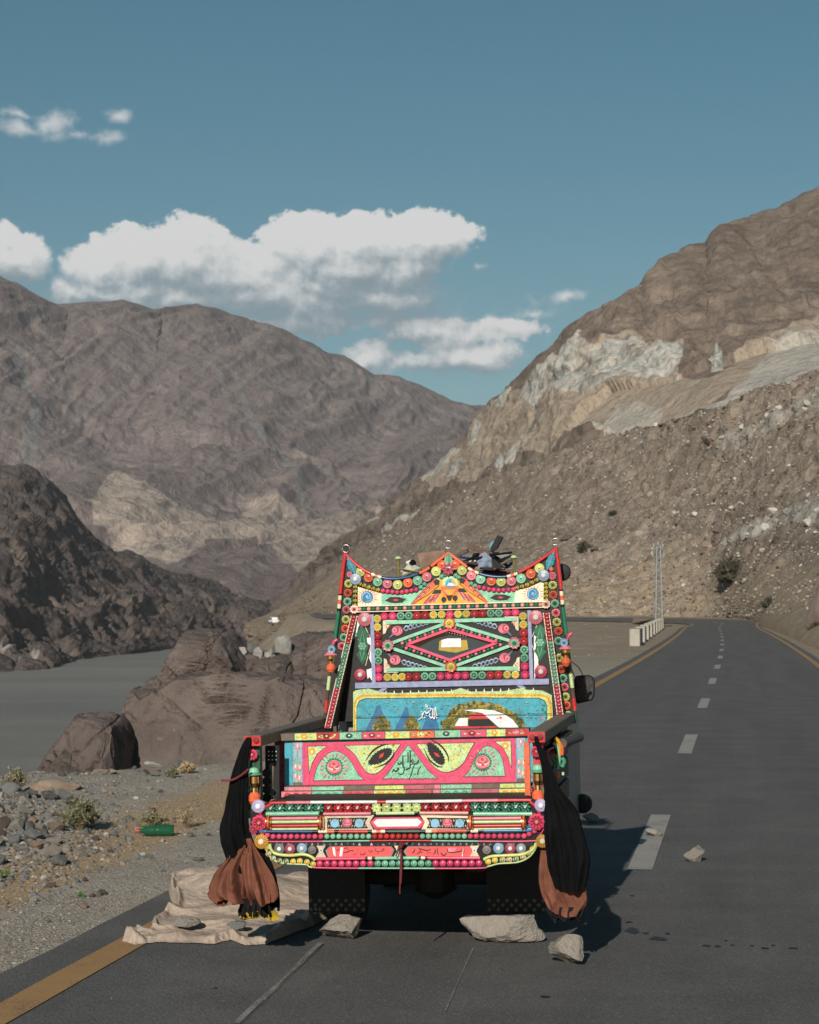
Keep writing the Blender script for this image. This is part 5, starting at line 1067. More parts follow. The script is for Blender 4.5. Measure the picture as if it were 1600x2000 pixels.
pp([(515, 1622), (530, 1624), (780, 1624), (1020, 1622), (1030, 1617), (1038, 1608)], 3.4, [(.04, 'blue'), (.20, 'navy'), (.22, 'black'), (.25, 'cream'), (.275, 'orange'), (.29, 'black'), (.39, 'red'), (.405, 'black'), (.42, 'cream'), (.435, 'orange'), (.45, 'cream'), (.46, 'black'), (.57, 'dgreen'), (.59, 'black'), (.61, 'cream'), (.63, 'orange'), (.73, 'red'), (.745, 'black'), (.77, 'cream'), (.79, 'black'), (1, 'blue')])
pp([(492, 1618), (500, 1632), (516, 1641), (545, 1644), (780, 1642), (1030, 1643), (1052, 1634), (1064, 1616)], 1.4, [(.25, 'pink'), (.4, 'mint'), (.6, 'red'), (.75, 'mint'), (1, 'pink')])
pp([(527, 1648), (530, 1660), (540, 1668), (565, 1671), (592, 1669), (607, 1673), (616, 1680)], 3, [(1, 'yg')]); pp([(1048, 1646), (1040, 1660), (1020, 1669), (990, 1671), (960, 1673), (945, 1679)], 3, [(1, 'yg')])
pp([(618, 1678), (780, 1676), (938, 1676)], 3, [(.3, 'pink'), (.315, 'black'), (.34, 'cream'), (.36, 'black'), (.625, 'mint'), (.64, 'black'), (.665, 'cream'), (.68, 'black'), (1, 'pink')])
pp([(516, 1650), (524, 1668), (536, 1681), (560, 1687), (598, 1689), (622, 1695), (780, 1696), (930, 1696), (955, 1692), (975, 1687), (1012, 1684), (1036, 1672), (1050, 1650)], 1.5, [(.2, 'lyg'), (.36, 'pink'), (.62, 'mint'), (.8, 'pink'), (1, 'lyg')])
bt.build('trim_rod', bpo, True)
for x in (525, 627, 919, 1023):
    c = MB(); q = tp(x, 1606, YF-.02); s = mpp(0); c.lathe((q[0]-.012, q[1], q[2]), [(14*s*.8, 0, m_brass), (15*s, .003, m_brass), (15*s, .007, bm('orange')), (13*s, .010, bm('orange')), (13*s, .018, bm('orange')), (15*s, .02, m_brass), (14*s, .026, m_brass), (10*s, .028)], bm('orange'), 18, 'x')
    o = c.build('collar', bpo, True)
G8, R8, Y8 = ('mint', 'green', 'white'), ('red', 'dred', 'white'), ('yg', 'lyg', 'amber')
row('flower', bpo, [(x, 1579.5-.006*(x-529)) for x in (529, 547, 566, 584, 604, 623, 642, 661, 680, 698, 717, 736, 755, 775, 796, 814, 832, 852, 872, 891, 910, 929, 949, 968, 988, 1008, 1026)], 10, 'petal8', [('dmint', 'dgreen', 'white')]*6+[R8]*5+[Y8]*5+[R8]*5+[('dmint', 'dgreen', 'white')]*6, YF)
row('bead', bpo, [(508, 1618), (513, 1626), (523, 1631)]+along([(534, 1634), (1024, 1633)], 43)+[(1034, 1629), (1044, 1623)], 5.6, 'bead', [('pink',)]*12+[('mint',)]*8+[('red',)]*8+[('mint',)]*8+[('pink',)]*12, YF)
row('bead', bpo, [(521, 1655), (525, 1668), (534, 1677), (546, 1682), (559, 1683), (573, 1683), (586, 1682), (600, 1684), (612, 1688)], 6.2, 'jewel', [('lyg', 'ochre'), ('cream', 'ochre'), ('lyg', 'grey'), ('lyg', 'wood'), ('lyg', 'wood'), ('yg', 'amber'), ('yg', 'amber'), ('yg', 'amber'), ('yg', 'amber')], YF)
row('bead', bpo, along([(625, 1687), (936, 1686)], 23), 6.6, 'jewel', [('pink', 'hot')]*8+[('mint', 'dmint')]*8+[('pink', 'hot')]*7, YF)
row('bead', bpo, [(954, 1683), (967, 1680), (982, 1679), (995, 1679), (1008, 1678), (1022, 1674), (1034, 1667), (1041, 1658)], 6.2, 'jewel', [('yg', 'amber'), ('yg', 'amber'), ('cream', 'ochre'), ('cream', 'ochre'), ('lyg', 'wood'), ('cream', 'ochre'), ('cream', 'ochre'), ('cream', 'ochre')], YF)
for x, y, r, c in ((546, 1658, 10.5, ('grey', 'dgreen', 'white')), (567, 1658, 10.5, ('rose', 'maroon', 'white')), (590, 1657, 10.5, ('lblue', 'slate', 'white')), (610, 1660, 9, ('wood', 'grey', 'grey')), (951, 1660, 9, ('wood', 'grey', 'grey')), (974, 1657, 10.5, ('lblue', 'slate', 'white')), (997, 1657, 10.5, ('rose', 'maroon', 'white')), (1018, 1657, 10, ('grey', 'slate', 'white'))): stud('rosette', bpo, x, y, r, 'daisy', c, YF)
for x, y, r, k, c in ((505, 1575, 13.5, 'daisy', ('purple', 'lav', 'white')), (1057, 1573, 13, 'daisy', ('purple', 'lav', 'white')), (507, 1607, 15.5, 'flower', ('pink', 'dred', 'lpink')), (1049, 1605, 16.5, 'flower', ('pink', 'dred', 'lpink')), (511, 1644, 14.5, 'daisy', ('amber', 'brown', 'cream')), (1060, 1643, 13, 'daisy', ('amber', 'brown', 'cream')), (496, 1620, 9, 'flower', ('rose', 'dred', 'rose'))): stud('rosette', bpo, x, y, r, k, c, YF-.01 if r > 10 else YF)
for s in (1, -1):
    ap = Paint(YF)
    mm = (lambda x: x) if s > 0 else (lambda x: 1552-x)
    f = lambda pts: [(mm(x), y) for x, y in pts]
    ap.slab(f([(634, 1594), (731, 1592), (722, 1606), (730, 1622), (634, 1623)]), .004, bm('cream')); ap.poly(f([(639, 1598), (719, 1597), (713, 1607), (719, 1618), (639, 1619)]), pm('black'), 1)
    for k in range(30): x = 641+2.55*k; ap.rib(f([(x, 1600+2*(k % 2)), (x+1.5*(1 if k % 2 else -1), 1605)]), .7, pm('cream'), 2); ap.rib(f([(x, 1616-2*(k % 2)), (x-1.5*(1 if k % 2 else -1), 1611)]), .7, pm('cream'), 2)
    ap.ell(mm(654), 1608, 8.5, 8.5, pm('lblue'), 3); ap.ell(mm(702), 1608, 8.5, 8.5, pm('lblue'), 3); ap.ell(mm(678), 1607, 9.5, 9, pm('rose'), 3); ap.ell(mm(679), 1604, 4, 3.5, pm('lpink'), 4); ap.curve(f([(669, 1609), (679, 1611), (687, 1609)]), [.8, 2.2, .8], pm('lpink'), 4)
    ap.build('painted_arrow_panel', bpo)
pl = Paint(YF); pl.slab([(723, 1606), (733, 1597), (820, 1596), (830, 1606), (821, 1618), (732, 1619)], .006, bm('pink')); pl.poly([(729, 1606), (737, 1600), (816, 1599), (824, 1606), (816, 1614), (737, 1615)], plain('blank_number_plate', (.72, .72, .70), .5), 2); pl.build('number_plate', bpo)
st_ = Paint(YF); st_.poly([(527, 1645), (1042, 1645), (1040, 1653), (530, 1653)], pm('black'))
for k in range(42): x = 540+11.6*k; st_.poly([(x-3.2, 1651.5), (x, 1646), (x+3.2, 1651.5)], pm('white'), 1)
st_.build('triangle_strip', bpo)
# lettered lower plates between hourglass clips
LQ = lambda x, y: (630+x/10, 1640+y/10); RQ = lambda x, y: (780+x/1600*170, 1640+y/565*60)
for side, pts in ((0, [(638, 1662), (647, 1653.5), (761, 1653), (768, 1661), (761, 1674), (644, 1675)]), (1, [(790, 1663), (800, 1654), (917, 1653), (926, 1663), (917, 1673), (799, 1673)])):
    lp_ = Paint(YF); lp_.slab([(p_[0]+(p_[0]-np.mean([a[0] for a in pts]))*.035, p_[1]+(p_[1]-1663)*.22) for p_ in pts], .004, pm('grey')); lp_.poly(pts, pm('orange'), 1)
    lp_.poly(pts, plain('red_number_plate', (.70, .10, .10), .35, 0, .12, 40, .5, .15), 2); Q = RQ if side else LQ
    if side == 0:
        for a in ([(190, 150), (240, 150), (260, 330), (215, 300)], [(350, 150), (410, 150), (380, 325), (330, 325)]): lp_.poly([Q(*q) for q in a], pm('white'), 3)
        S_ = (([(400, 250), (470, 245), (540, 215), (590, 205)], [1, 1.8, 1.4, .8]), ([(570, 210), (600, 230)], 1.6), ([(690, 180), (700, 200)], 1.2), ([(730, 250), (750, 290), (800, 290), (840, 250)], [1, 1.8, 2, 1]), ([(605, 285), (625, 285)], 1.6), ([(650, 280), (665, 280)], 1.6), ([(1040, 160), (1040, 225), (1150, 230)], [.8, 1.2, 1]), ([(1160, 200), (1190, 175), (1205, 195), (1180, 215), (1150, 228)], [1, 1.4, 1.4, 1.2, .8]), ([(1070, 268), (1090, 268)], 1.8), ([(270, 220), (330, 190)], [.8, 1.2]), ([(900, 200), (940, 240), (980, 200)], [.8, 1.4, .8]), ([(420, 170), (500, 160)], [1.4, 1]), ([(490, 200), (520, 195)], 1.2))
    else:
        lp_.poly([Q(*q) for q in ((890, 150), (1050, 150), (1030, 230), (900, 225))], pm('lpink'), 3); lp_.rib([Q(1185, 170), Q(1155, 320)], 1.6, pm('white'), 3)
        S_ = (([(370, 155), (385, 220), (320, 265)], [.8, 1.6, .8]), ([(290, 160), (270, 220), (235, 250)], [.8, 1.6, .8]), ([(350, 160), (440, 185), (510, 200), (580, 180)], [.8, 1.6, 1.8, 1]), ([(400, 240), (420, 240)], 1.5), ([(510, 240), (530, 240)], 1.5), ([(555, 240), (575, 240)], 1.5), ([(655, 170), (660, 230), (620, 270)], [1, 1.6, .8]), ([(700, 150), (700, 220), (715, 285)], [.8, 1.4, 1]), ([(770, 230), (780, 275), (830, 285), (870, 240)], [1, 1.8, 1.8, 1]), ([(890, 160), (890, 220), (960, 235), (1060, 225), (1130, 215), (1140, 170)], [.8, 1.4, 1.6, 1.6, 1.6, .8]), ([(1190, 170), (1180, 270)], 1.4), ([(830, 325), (845, 325)], 1.2))
    for a, w_ in S_: lp_.curve([Q(*q) for q in a], w_, pm('maroon') if side == 0 else pm('black'), 5, 4)
    lp_.build('lettered_plate', bpo)
for x in (627, 779, 927):
    h_ = Paint(YF-.004); h_.slab([(x-9, 1652), (x+9, 1652), (x+3, 1662), (x+11, 1676), (x-11, 1676), (x-3, 1662)], .006, bm('cream')); h_.ell(x, 1661, 4.5, 4.5, bm('white'), 1); h_.ell(x, 1661, 1.3, 1.3, pm('black'), 2); h_.build('hourglass_clip', bpo)
# maroon cord knotted at the bumper
tc_ = MB(); mc_ = plain('maroon_cord', (.13, .012, .016), .8)
for pts in ([(784, 1645), (779, 1656), (776, 1668), (774, 1672)], [(786, 1644), (784, 1665), (783, 1690), (782, 1745)], [(783, 1646), (785, 1672), (785, 1700), (784, 1725)], [(800, 1643), (786, 1650), (778, 1660)]):
    tc_.tube([(q[0], q[1]-.002*i, q[2]) for i, q in enumerate(tp(*c, YF-.03) for c in along(pts, 9))], .0045, mc_, 6)
tc_.tube([tp(781, 1650, YF-.035), tp(785, 1656, YF-.04)], .012, mc_, 8); tc_.build('knotted_cord', bpo, True)
# things hung under the right rail: roller, ribbons of painted tin
rs = MB(); rs.tube([tp(1098, 1452, .75), tp(1132, 1440, 1.55)], .028, plain('dark_brown_rexine', (.07, .05, .045), .6), 12); rs.box(.80, .84, .75, 1.5, 1.08, 1.17, pm('black')); 
for k in range(7): rs.lathe((.842, .82+.1*k, 1.125), [(.03, 0), (.022, .012), (.008, .016)], bm(('dgreen', 'amber', 'dgreen', 'slate', 'dgreen', 'amber', 'olive')[k]), 10, 'x')
rs.build('side_ornament', truck)
sr = MB()
for pts, c, r in (([(1084, 1442), (1092, 1450), (1093, 1470), (1088, 1480)], 'amber', 4), ([(1082, 1450), (1090, 1462), (1092, 1480), (1090, 1502)], 'mint', 4), ([(1080, 1480), (1086, 1490), (1084, 1500)], 'green', 5), ([(1098, 1480), (1102, 1488), (1098, 1498)], 'dmint', 4), ([(1096, 1452), (1099, 1465), (1098, 1475)], 'orange', 3), ([(1068, 1470), (1075, 1463), (1082, 1460)], 'lpink', 2), ([(1089, 1508), (1091, 1520)], 'orange', 3.4), ([(1100, 1508), (1100, 1514)], 'cream', 2.5)):
    pipe(sr, pts, .55, r, [(1, bm(c))])
sr.build('tin_ribbon', truck, True)
# spare black drum on the cab's right shoulder
dr = MB(); q = tp(1099, 1118, 2.15); dr.lathe(q, [(.02, -.07), (.05, -.06), (.056, -.03), (.05, .0), (.03, .05), (.02, .1)], m_rub, 18, 'y'); dr.tube([q, (q[0]-.05, q[1]+.15, q[2]-.1), (q[0]-.12, q[1]+.25, q[2]-.42)], .012, m_rub, 8); dr.build('horn', truck, True)
# roof rack posts
rk = MB()
for x, y in ((778, 1100), (1004, 1098)):
    q = tp(x, y, 2.25); rk.tube([(q[0], q[1], 1.72), (q[0], q[1], q[2]+.02)], .010, plain('tarnished_brass', (.30, .24, .09), .45, .6, .3), 8); rk.lathe((q[0], q[1], q[2]+.02), [(.012, 0), (.024, .008), (.014, .022), (.004, .026)], bm('lyg'), 12)
rk.tube([tp(778, 1110, 2.25), tp(820, 1118, 2.25), tp(1004, 1112, 2.25)], .005, _mc['tarnished_brass'], 6); rk.tube([tp(772, 1130, 2.25), tp(850, 1098, 2.25)], .004, _mc['tarnished_brass'], 6)
for x in (-.45, -.15, .15, .45): rk.tube([(x, 2.16, 1.79), (x, 2.75, 1.79)], .012, m_under, 8)
rk.tube([(-.5, 2.18, 1.79), (.5, 2.18, 1.79)], .014, m_under, 8); rk.tube([(-.5, 2.7, 1.79), (.5, 2.7, 1.79)], .014, m_under, 8)
for x in (-.45, .45):
    for y in (2.2, 2.7): rk.tube([(x, y, 1.7), (x, y, 1.79)], .012, m_under, 8)
rk.build('roof_rack', truck)

# ---------------------------------------------------------------- scrap carried on the roof: each piece a thing of its own
def world_pt(p): return T @ Vector(p)
def loose(name, mb, label, cat, group=None):
    o = mb.build(name); o.data.transform(T); return tag(o, label, cat, group)
s_ = Paint(2.3); s_.slab([(816, 1081), (868, 1074), (880, 1105), (826, 1128)], .03, m_rust); loose('rusty_sheet', s_, 'rusty flat tin sheet standing on the cab roof behind the crown', 'sheet')
pcs = [('metal_box', [(938, 1082), (948, 1078), (960, 1090), (962, 1108), (936, 1108), (930, 1095)], 'slate', 'blue-grey dented tin piece in the middle of the roof scrap'), ('dark_bracket', [(912, 1062), (916, 1062), (955, 1076), (960, 1088), (948, 1086), (913, 1070)], 'brown', 'dark flat bar poking left out of the roof scrap'),
       ('dark_bar', [(972, 1045), (982, 1049), (970, 1072), (958, 1078), (958, 1070)], 'black', 'dark bar standing up at the top of the roof scrap'), ('teal_plate', [(957, 1060), (968, 1056), (972, 1066), (962, 1078), (956, 1070)], 'sky', 'small teal plate behind the upright dark bar on the roof'),
       ('grey_plate', [(925, 1080), (980, 1078), (1000, 1085), (1000, 1110), (905, 1112)], 'grey', 'grey crumpled plate at the right of the roof scrap'), ('black_hood', [(950, 1095), (965, 1092), (985, 1108), (960, 1114), (942, 1112)], 'black', 'black curved scrap hood low in the roof load'), ('brass_tube', [(889, 1083), (912, 1072), (914, 1078), (892, 1088)], 'brown', 'short brown tube beside the crown peak on the roof'),
       ('white_scrap', [(895, 1096), (925, 1090), (930, 1096), (900, 1104)], 'white', 'white scrap panel lying beside the crown peak'), ('red_matting', [(940, 1116), (960, 1113), (995, 1116), (992, 1124), (945, 1124)], 'maroon', 'dark red matting under the roof scrap'), ('blue_scrap', [(985, 1090), (1000, 1095), (1002, 1112), (985, 1110)], 'slate', 'slate blue scrap piece next to the right rack post')]
for i, (nm, pts, c, lab) in enumerate(pcs):
    s_ = Paint(2.2+.035*(i % 5)); s_.slab(pts, .06, wm(c)); loose(nm, s_, lab, 'scrap', 'scrap load on the cab roof')
for i, (a_, b_, c_, lab) in enumerate((((893, 1108), (935, 1084), 'black', 'long thin dark rod lying slantwise behind the crown peak'), ((908, 1098), (975, 1112), 'brown', 'thin brown lath low across the roof scrap'), ((925, 1092), (1000, 1079), 'black', 'thin dark lath across the top of the grey plate'), ((965, 1112), (1000, 1092), 'wood', 'weathered stick at the right end of the roof scrap'), ((898, 1088), (950, 1100), 'navy', 'dark blue stick crossing the white scrap'), ((940, 1075), (990, 1100), 'black', 'black strip hanging over the slate piece'))):
    s_ = MB(); s_.tube([tp(*a_, 2.14+.02*i), tp((a_[0]+b_[0])/2, (a_[1]+b_[1])/2-2, 2.2+.02*i), tp(*b_, 2.3)], .009, wm(c_), 6); loose('stick', s_, lab, 'scrap', 'scrap load on the cab roof')
bg_ = MB(); q = tp(806, 1094, 2.28); bg_.lathe((q[0], q[1], q[2]-.02), [(.006, -.02), (.022, -.01), (.024, .006), (.014, .02), (.004, .024)], bm('black'), 14); bg_.tube([tp(794, 1100, 2.28), tp(805, 1096, 2.28)], .012, bm('white'), 8); loose('black_bulb', bg_, 'small black bulb on the roof beside the left rack post', 'bulb')
bg_ = Paint(2.27); bg_.slab([(788, 1112), (800, 1098), (812, 1104), (822, 1110), (822, 1126), (785, 1126)], .08, plain('pale_plastic_bag', (.36, .38, .30), .5, 0, .4, 40)); loose('plastic_bag', bg_, 'pale crumpled plastic bag on the roof behind the left dip of the crown', 'bag')
# ---------------------------------------------------------------- cloths hung on the truck
def cloth_mat(name, col, rough=.9, var=.35):
    m, t, b, tc = mat_new(name); P = tc.outputs['Object']
    n = t.noise(P, 7, 7, .65); w = t.noise(P, 320, 2, .5)
    c = t.mix(t.ramp(n, [(.3, 0), (.72, 1)]), tuple(x*(1-var) for x in col)+(1,), tuple(min(1, x*(1+var)) for x in col)+(1,))
    t.l.new(c, b.inputs['Base Color']); b.inputs['Roughness'].default_value = rough; b.inputs['Specular IOR Level'].default_value = .2
    b.inputs['Specular IOR Level'].default_value = .08
    bump(t, b, t.math('ADD', t.math('MULTIPLY', n, 1.0), t.math('MULTIPLY', w, .15)), .5, .012); return m
def drape(name, rows, yt, mat, pleats, label, cat, depth=.4, amp=.16, seed=1, nv=64, nu=130, parent=None, hem=.015):
    """cloth gathered at the top and hanging in pleats: closed, flattened, fluted bag; rows: (py, left px, right px, depth shift)"""
    A = np.array(rows, float); v = np.linspace(0, 1, nv); py = np.interp(v, np.linspace(0, 1, len(A)), A[:, 0])
    Qy = catmull(A[:, :3], 12); py = np.interp(v, np.linspace(0, 1, len(Qy)), Qy[:, 0]); xl = np.interp(v, np.linspace(0, 1, len(Qy)), Qy[:, 1]); xr = np.interp(v, np.linspace(0, 1, len(Qy)), Qy[:, 2])
    dz = np.interp(v, np.linspace(0, 1, len(A)), A[:, 3]) if A.shape[1] > 3 else 0*v
    rg = np.random.default_rng(seed); ph = rg.uniform(0, 6.28, 6); grid = []
    for i in range(nv):
        L, Rr = np.array(tp(xl[i], py[i], yt+dz[i])), np.array(tp(xr[i], py[i], yt+dz[i])); c = (L+Rr)/2; hw = np.linalg.norm(Rr-L)/2; r_ = []
        for j in range(nu):
            a = 2*math.pi*j/nu; s1 = math.sin(pleats*a+ph[0]+1.2*math.sin(3*v[i]+ph[1])); s2 = math.sin((pleats*2+1)*a+ph[2]+2*v[i]+1.1*math.sin(5*v[i])); k = amp*v[i]**.5*(1.3*(1-2*abs(s1)**.8)+.8*(1-2*abs(s2))+.5*math.sin(3*a+ph[3]+4*v[i]))
            rad = 1+k*.5; x = hw*math.cos(a)*(1+.18*k); y = hw*depth*math.sin(a)*rad+hw*.5*k*math.sin(a)
            z = -hem*(v[i]**6)*(math.sin(pleats*a+ph[4])+.6*math.sin(2*a+ph[5]))
            r_.append((c[0]+x, c[1]+y, c[2]+z))
        grid.append(r_)
    G = np.array(grid).reshape(-1, 3); G += .02*np.stack([.4*fbm(G*7, 4, seed), fbm(G*(9, 9, 4), 4, seed+9, .5, True), 0*G[:, 0]], 1)*np.repeat(v**.5, nu)[:, None]
    mb = MB(); mb.grid([list(map(tuple, r)) for r in G.reshape(nv, nu, 3)], mat, True); o = mb.build(name, None, True)
    o.data.transform(T)
    if parent is not None: o.parent = parent
    else: tag(o, label, cat)
    return o
c_blk, c_brn, c_yel = cloth_mat('black_cotton', (.0055, .0055, .006)), cloth_mat('dusty_brown_cotton', (.165, .066, .042), .9, .4), cloth_mat('yellow_cotton', (.42, .30, .03))
c_blk2 = cloth_mat('charcoal_cotton', (.014, .014, .015))
drape('black_cloth', [(1440, 482, 490, 0), (1452, 474, 490, 0), (1475, 464, 486, 0), (1520, 450, 484, 0), (1580, 440, 484, 0), (1620, 430, 486, 0), (1665, 437, 500, 0), (1700, 452, 505, 0)], -.01, c_blk, 3, 'long black cloth tied to the left rear corner of the truck', 'cloth', .5, .22, 3)
bs_ = drape('black_cloth', [(1640, 478, 492, 0), (1665, 480, 520, 0), (1700, 485, 535, 0), (1740, 486, 545, 0), (1775, 480, 545, 0)], .06, c_blk, 4, 'black cloth hanging behind the rust brown skirt at the left rear corner', 'cloth', .35, .2, 5)
bc = drape('brown_cloth', [(1638, 481, 491, 0), (1648, 474, 495, 0), (1670, 450, 508, 0), (1700, 425, 524, 0), (1730, 413, 534, 0), (1752, 412, 536, 0), (1764, 424, 534, 0)], -.02, c_brn, 3, 'rust brown cloth gathered like a skirt at the left rear corner', 'cloth', .5, .42, 8)
drape('black_hem', [(1755, 470, 525, 0), (1775, 466, 528, 0), (1788, 466, 528, 0)], .0, c_blk2, 8, None, None, .4, .3, 12, 14, parent=bc)
drape('yellow_hem', [(1778, 468, 536, 0), (1786, 466, 542, 0), (1794, 466, 544, 0)], .02, c_yel, 4, None, None, .35, .18, 14, 12, parent=bc, hem=.008)
drape('black_cloth', [(1438, 1044, 1050, 0), (1450, 1044, 1054, 0), (1465, 1049, 1062, 0), (1500, 1058, 1078, 0), (1540, 1062, 1094, 0), (1580, 1062, 1125, 0), (1620, 1062, 1140, 0), (1670, 1066, 1153, 0), (1700, 1072, 1152, 0), (1738, 1084, 1143, 0)], -.03, c_blk, 2, 'long black cloth tied to the right rear corner of the truck', 'cloth', .42, .2, 21)
bc2 = drape('brown_cloth', [(1660, 1056, 1120, 0), (1700, 1053, 1135, 0), (1740, 1056, 1146, 0), (1765, 1064, 1148, 0), (1784, 1074, 1138, 0)], .03, c_brn, 2, 'rust brown cloth showing below the long black cloth on the right', 'cloth', .35, .2, 23)
drape('black_hem', [(1770, 1066, 1145, 0), (1788, 1072, 1140, 0), (1796, 1080, 1138, 0)], .05, c_blk2, 6, None, None, .35, .25, 25, 14, parent=bc2)
rb = MB(); 
for pts in ([(432, 1524), (452, 1524), (470, 1515), (486, 1502)],): rb.tube([tp(*q, -.06) for q in along(pts, 8)], .006, plain('dark_red_ribbon', (.16, .015, .03), .7), 6)
loose('red_ribbon', rb, 'dark red ribbon sticking out across the left black cloth', 'ribbon')

# ---------------------------------------------------------------- canvas spread on the ground
OUTL = [(236, 1834), (250, 1820), (268, 1812), (290, 1818), (300, 1812), (296, 1796), (318, 1784), (345, 1772), (334, 1755), (328, 1738), (338, 1722), (380, 1722), (430, 1718), (490, 1712), (560, 1712), (610, 1718), (640, 1735), (655, 1765), (640, 1790), (600, 1810), (545, 1830), (520, 1840), (480, 1843), (450, 1832), (420, 1840), (380, 1838), (330, 1837), (290, 1838), (262, 1842)]
gx_, gy_ = np.meshgrid(np.linspace(228, 662, 420), np.linspace(1706, 1848, 280)); S = np.stack([gx_.ravel(), gy_.ravel()], 1)
s2 = S+1.6*np.stack([fbm(np.c_[S/14, 0*S[:, :1]], 3, 5), fbm(np.c_[S/14, 0*S[:, :1]], 3, 6)], 1)
ins = inpoly(s2, OUTL) > 0; Gp = np.array([gnd(x, y+4, .028) for x, y in S])
dist = np.full(len(S), 99.0)
for i in range(len(OUTL)):
    a, b_ = np.array(OUTL[i], float), np.array(OUTL[(i+1) % len(OUTL)], float); ab = b_-a; t_ = np.clip(((s2-a)@ab)/(ab@ab), 0, 1); dist = np.minimum(dist, np.linalg.norm(s2-a-t_[:, None]*ab, axis=1))
w_ = fbm(Gp*1.1, 3, 7); fold = fbm(np.stack([Gp[:, 0]*2.6+w_*2.5, Gp[:, 1]*1.7+w_*1.5, 0*w_], 1), 3, 8, .5, True)
edge_roll = .035*np.exp(-((dist-6)/5)**2)*(.7+.5*vnoise(np.c_[S/48, 0*S[:, :1]], 3)); hump = .15*np.exp(-((S[:, 0]-470)/120)**2-((S[:, 1]-1745)/22)**2)
Gp[:, 2] += smst(dist, 0, 5)*(.012+.045*np.clip(fold, 0, 1)+edge_roll+hump+.008*fbm(Gp*9, 3, 9)); Gp[:, 1] -= 0
id_ = np.arange(len(S)).reshape(280, 420); F4 = np.stack([id_[:-1, :-1], id_[1:, :-1], id_[1:, 1:], id_[:-1, 1:]], -1).reshape(-1, 4); F4 = F4[ins[F4].all(1)]
used = np.unique(F4); rem = -np.ones(len(S), int); rem[used] = np.arange(len(used))
m_can, t, b, tc = mat_new('dusty_canvas'); P = t.add('ShaderNodeNewGeometry').outputs['Position']
n = t.noise(P, 3, 7, .65); n2 = t.noise(P, 30, 5, .6); c = t.ramp(n, [(.3, (.37, .29, .225)), (.7, (.50, .405, .325))]); c = t.mix(t.ramp(t.noise(P, 1.7, 5, .6), [(.56, 0), (.62, .6)]), c, (.27, .21, .16, 1)); c = t.mix(t.ramp(n2, [(.3, .5), (.5, 0)]), c, (.30, .235, .18, 1))
t.l.new(c, b.inputs['Base Color']); b.inputs['Roughness'].default_value = .95; b.inputs['Specular IOR Level'].default_value = .1; bump(t, b, t.math('ADD', n2, t.math('MULTIPLY', t.noise(P, 9, 5, .6, 1.0), 2.5)), .5, .015)
o = link('canvas_sheet', npmesh('canvas_sheet', Gp[used], rem[F4], [m_can], True)); tag(o, 'dusty beige canvas sheet spread on the ground behind the left rear wheel', 'canvas')

# ---------------------------------------------------------------- rocks
def rock_mat(name, cols, scale=9, spk=0.0):
    m, t, b, tc = mat_new(name); P = tc.outputs['Object']; oi = t.add('ShaderNodeObjectInfo').outputs['Random']
    n = t.noise(t.vec('ADD', P, t.add('ShaderNodeCombineXYZ', ins={0: t.math('MULTIPLY', oi, 40.0)}).outputs[0]), scale*.35, 7, .65); n2 = t.noise(P, scale*4, 5, .7)
    c = t.ramp(n, [(.3, cols[0]), (.5, cols[1]), (.7, cols[2])]); c = t.mix(t.ramp(n2, [(.3, .6), (.46, 0)]), c, tuple(x*.45 for x in cols[0])+(1,)); c = t.mix(t.ramp(n2, [(.58, 0), (.72, .5+spk)]), c, tuple(min(1, x*1.35) for x in cols[2])+(1,))
    c = t.mix(.5, c, t.mix(oi, tuple(x*.62 for x in cols[1])+(1,), tuple(min(1, x*1.4) for x in cols[1])+(1,)))
    t.l.new(c, b.inputs['Base Color']); b.inputs['Roughness'].default_value = .93; b.inputs['Specular IOR Level'].default_value = .15
    bump(t, b, t.math('ADD', n, n2), .7, .06); return m
k_grey = rock_mat('grey_granite', ((.20, .18, .155), (.30, .27, .23), (.40, .365, .315)), 9, .2)
k_slate = rock_mat('blue_grey_stone', ((.13, .13, .125), (.20, .20, .19), (.29, .285, .265)), 8)
k_tan = rock_mat('tan_stone', ((.24, .18, .125), (.34, .26, .19), (.43, .345, .265)), 8)
k_brown = rock_mat('desert_varnished_stone', ((.085, .066, .057), (.135, .104, .088), (.195, .15, .125)), 6)
k_pale = rock_mat('pale_broken_stone', ((.36, .345, .31), (.47, .45, .40), (.58, .555, .50)), 8)
import bmesh
def ico(sub):
    bm_ = bmesh.new(); bmesh.ops.create_icosphere(bm_, subdivisions=sub, radius=1.0); bm_.verts.ensure_lookup_table()
    v = np.array([x.co[:] for x in bm_.verts]); f = np.array([[y.index for y in x.verts] for x in bm_.faces]); bm_.free(); return v, f
ICO = {k: ico(k) for k in (1, 2, 3, 4)}
def rock_np(seed, sub=2, sq=(1, 1, .7), cuts=9, rough=.12):
    rg = np.random.default_rng(seed); v, f = ICO[sub]; v = v.copy()
    for _ in range(cuts):
        n = rg.normal(size=3); n /= np.linalg.norm(n); o = rg.uniform(.45, .85); d = v@n-o; v -= np.clip(d, 0, None)[:, None]*n
    v *= 1+rough*fbm(v*1.6+seed, 4, seed % 97)[:, None]; v *= np.array(sq)*rg.uniform(.85, 1.15, 3); v /= np.abs(v).max(); return v, f
def rock_mesh(name, seed, sub, sq, mat, cuts=9, rough=.12): v, f = rock_np(seed, sub, sq, cuts, rough); return npmesh(name, v, f, [mat], sub >= 4)
def put_rock(me, name, loc, s, rot, label=None, cat=None, group=None, parent=None):
    o = link(name, me, parent); o.location = loc; o.scale = s if isinstance(s, (tuple, list)) else (s, s, s); o.rotation_euler = rot
    if label: tag(o, label, cat, group)
    return o
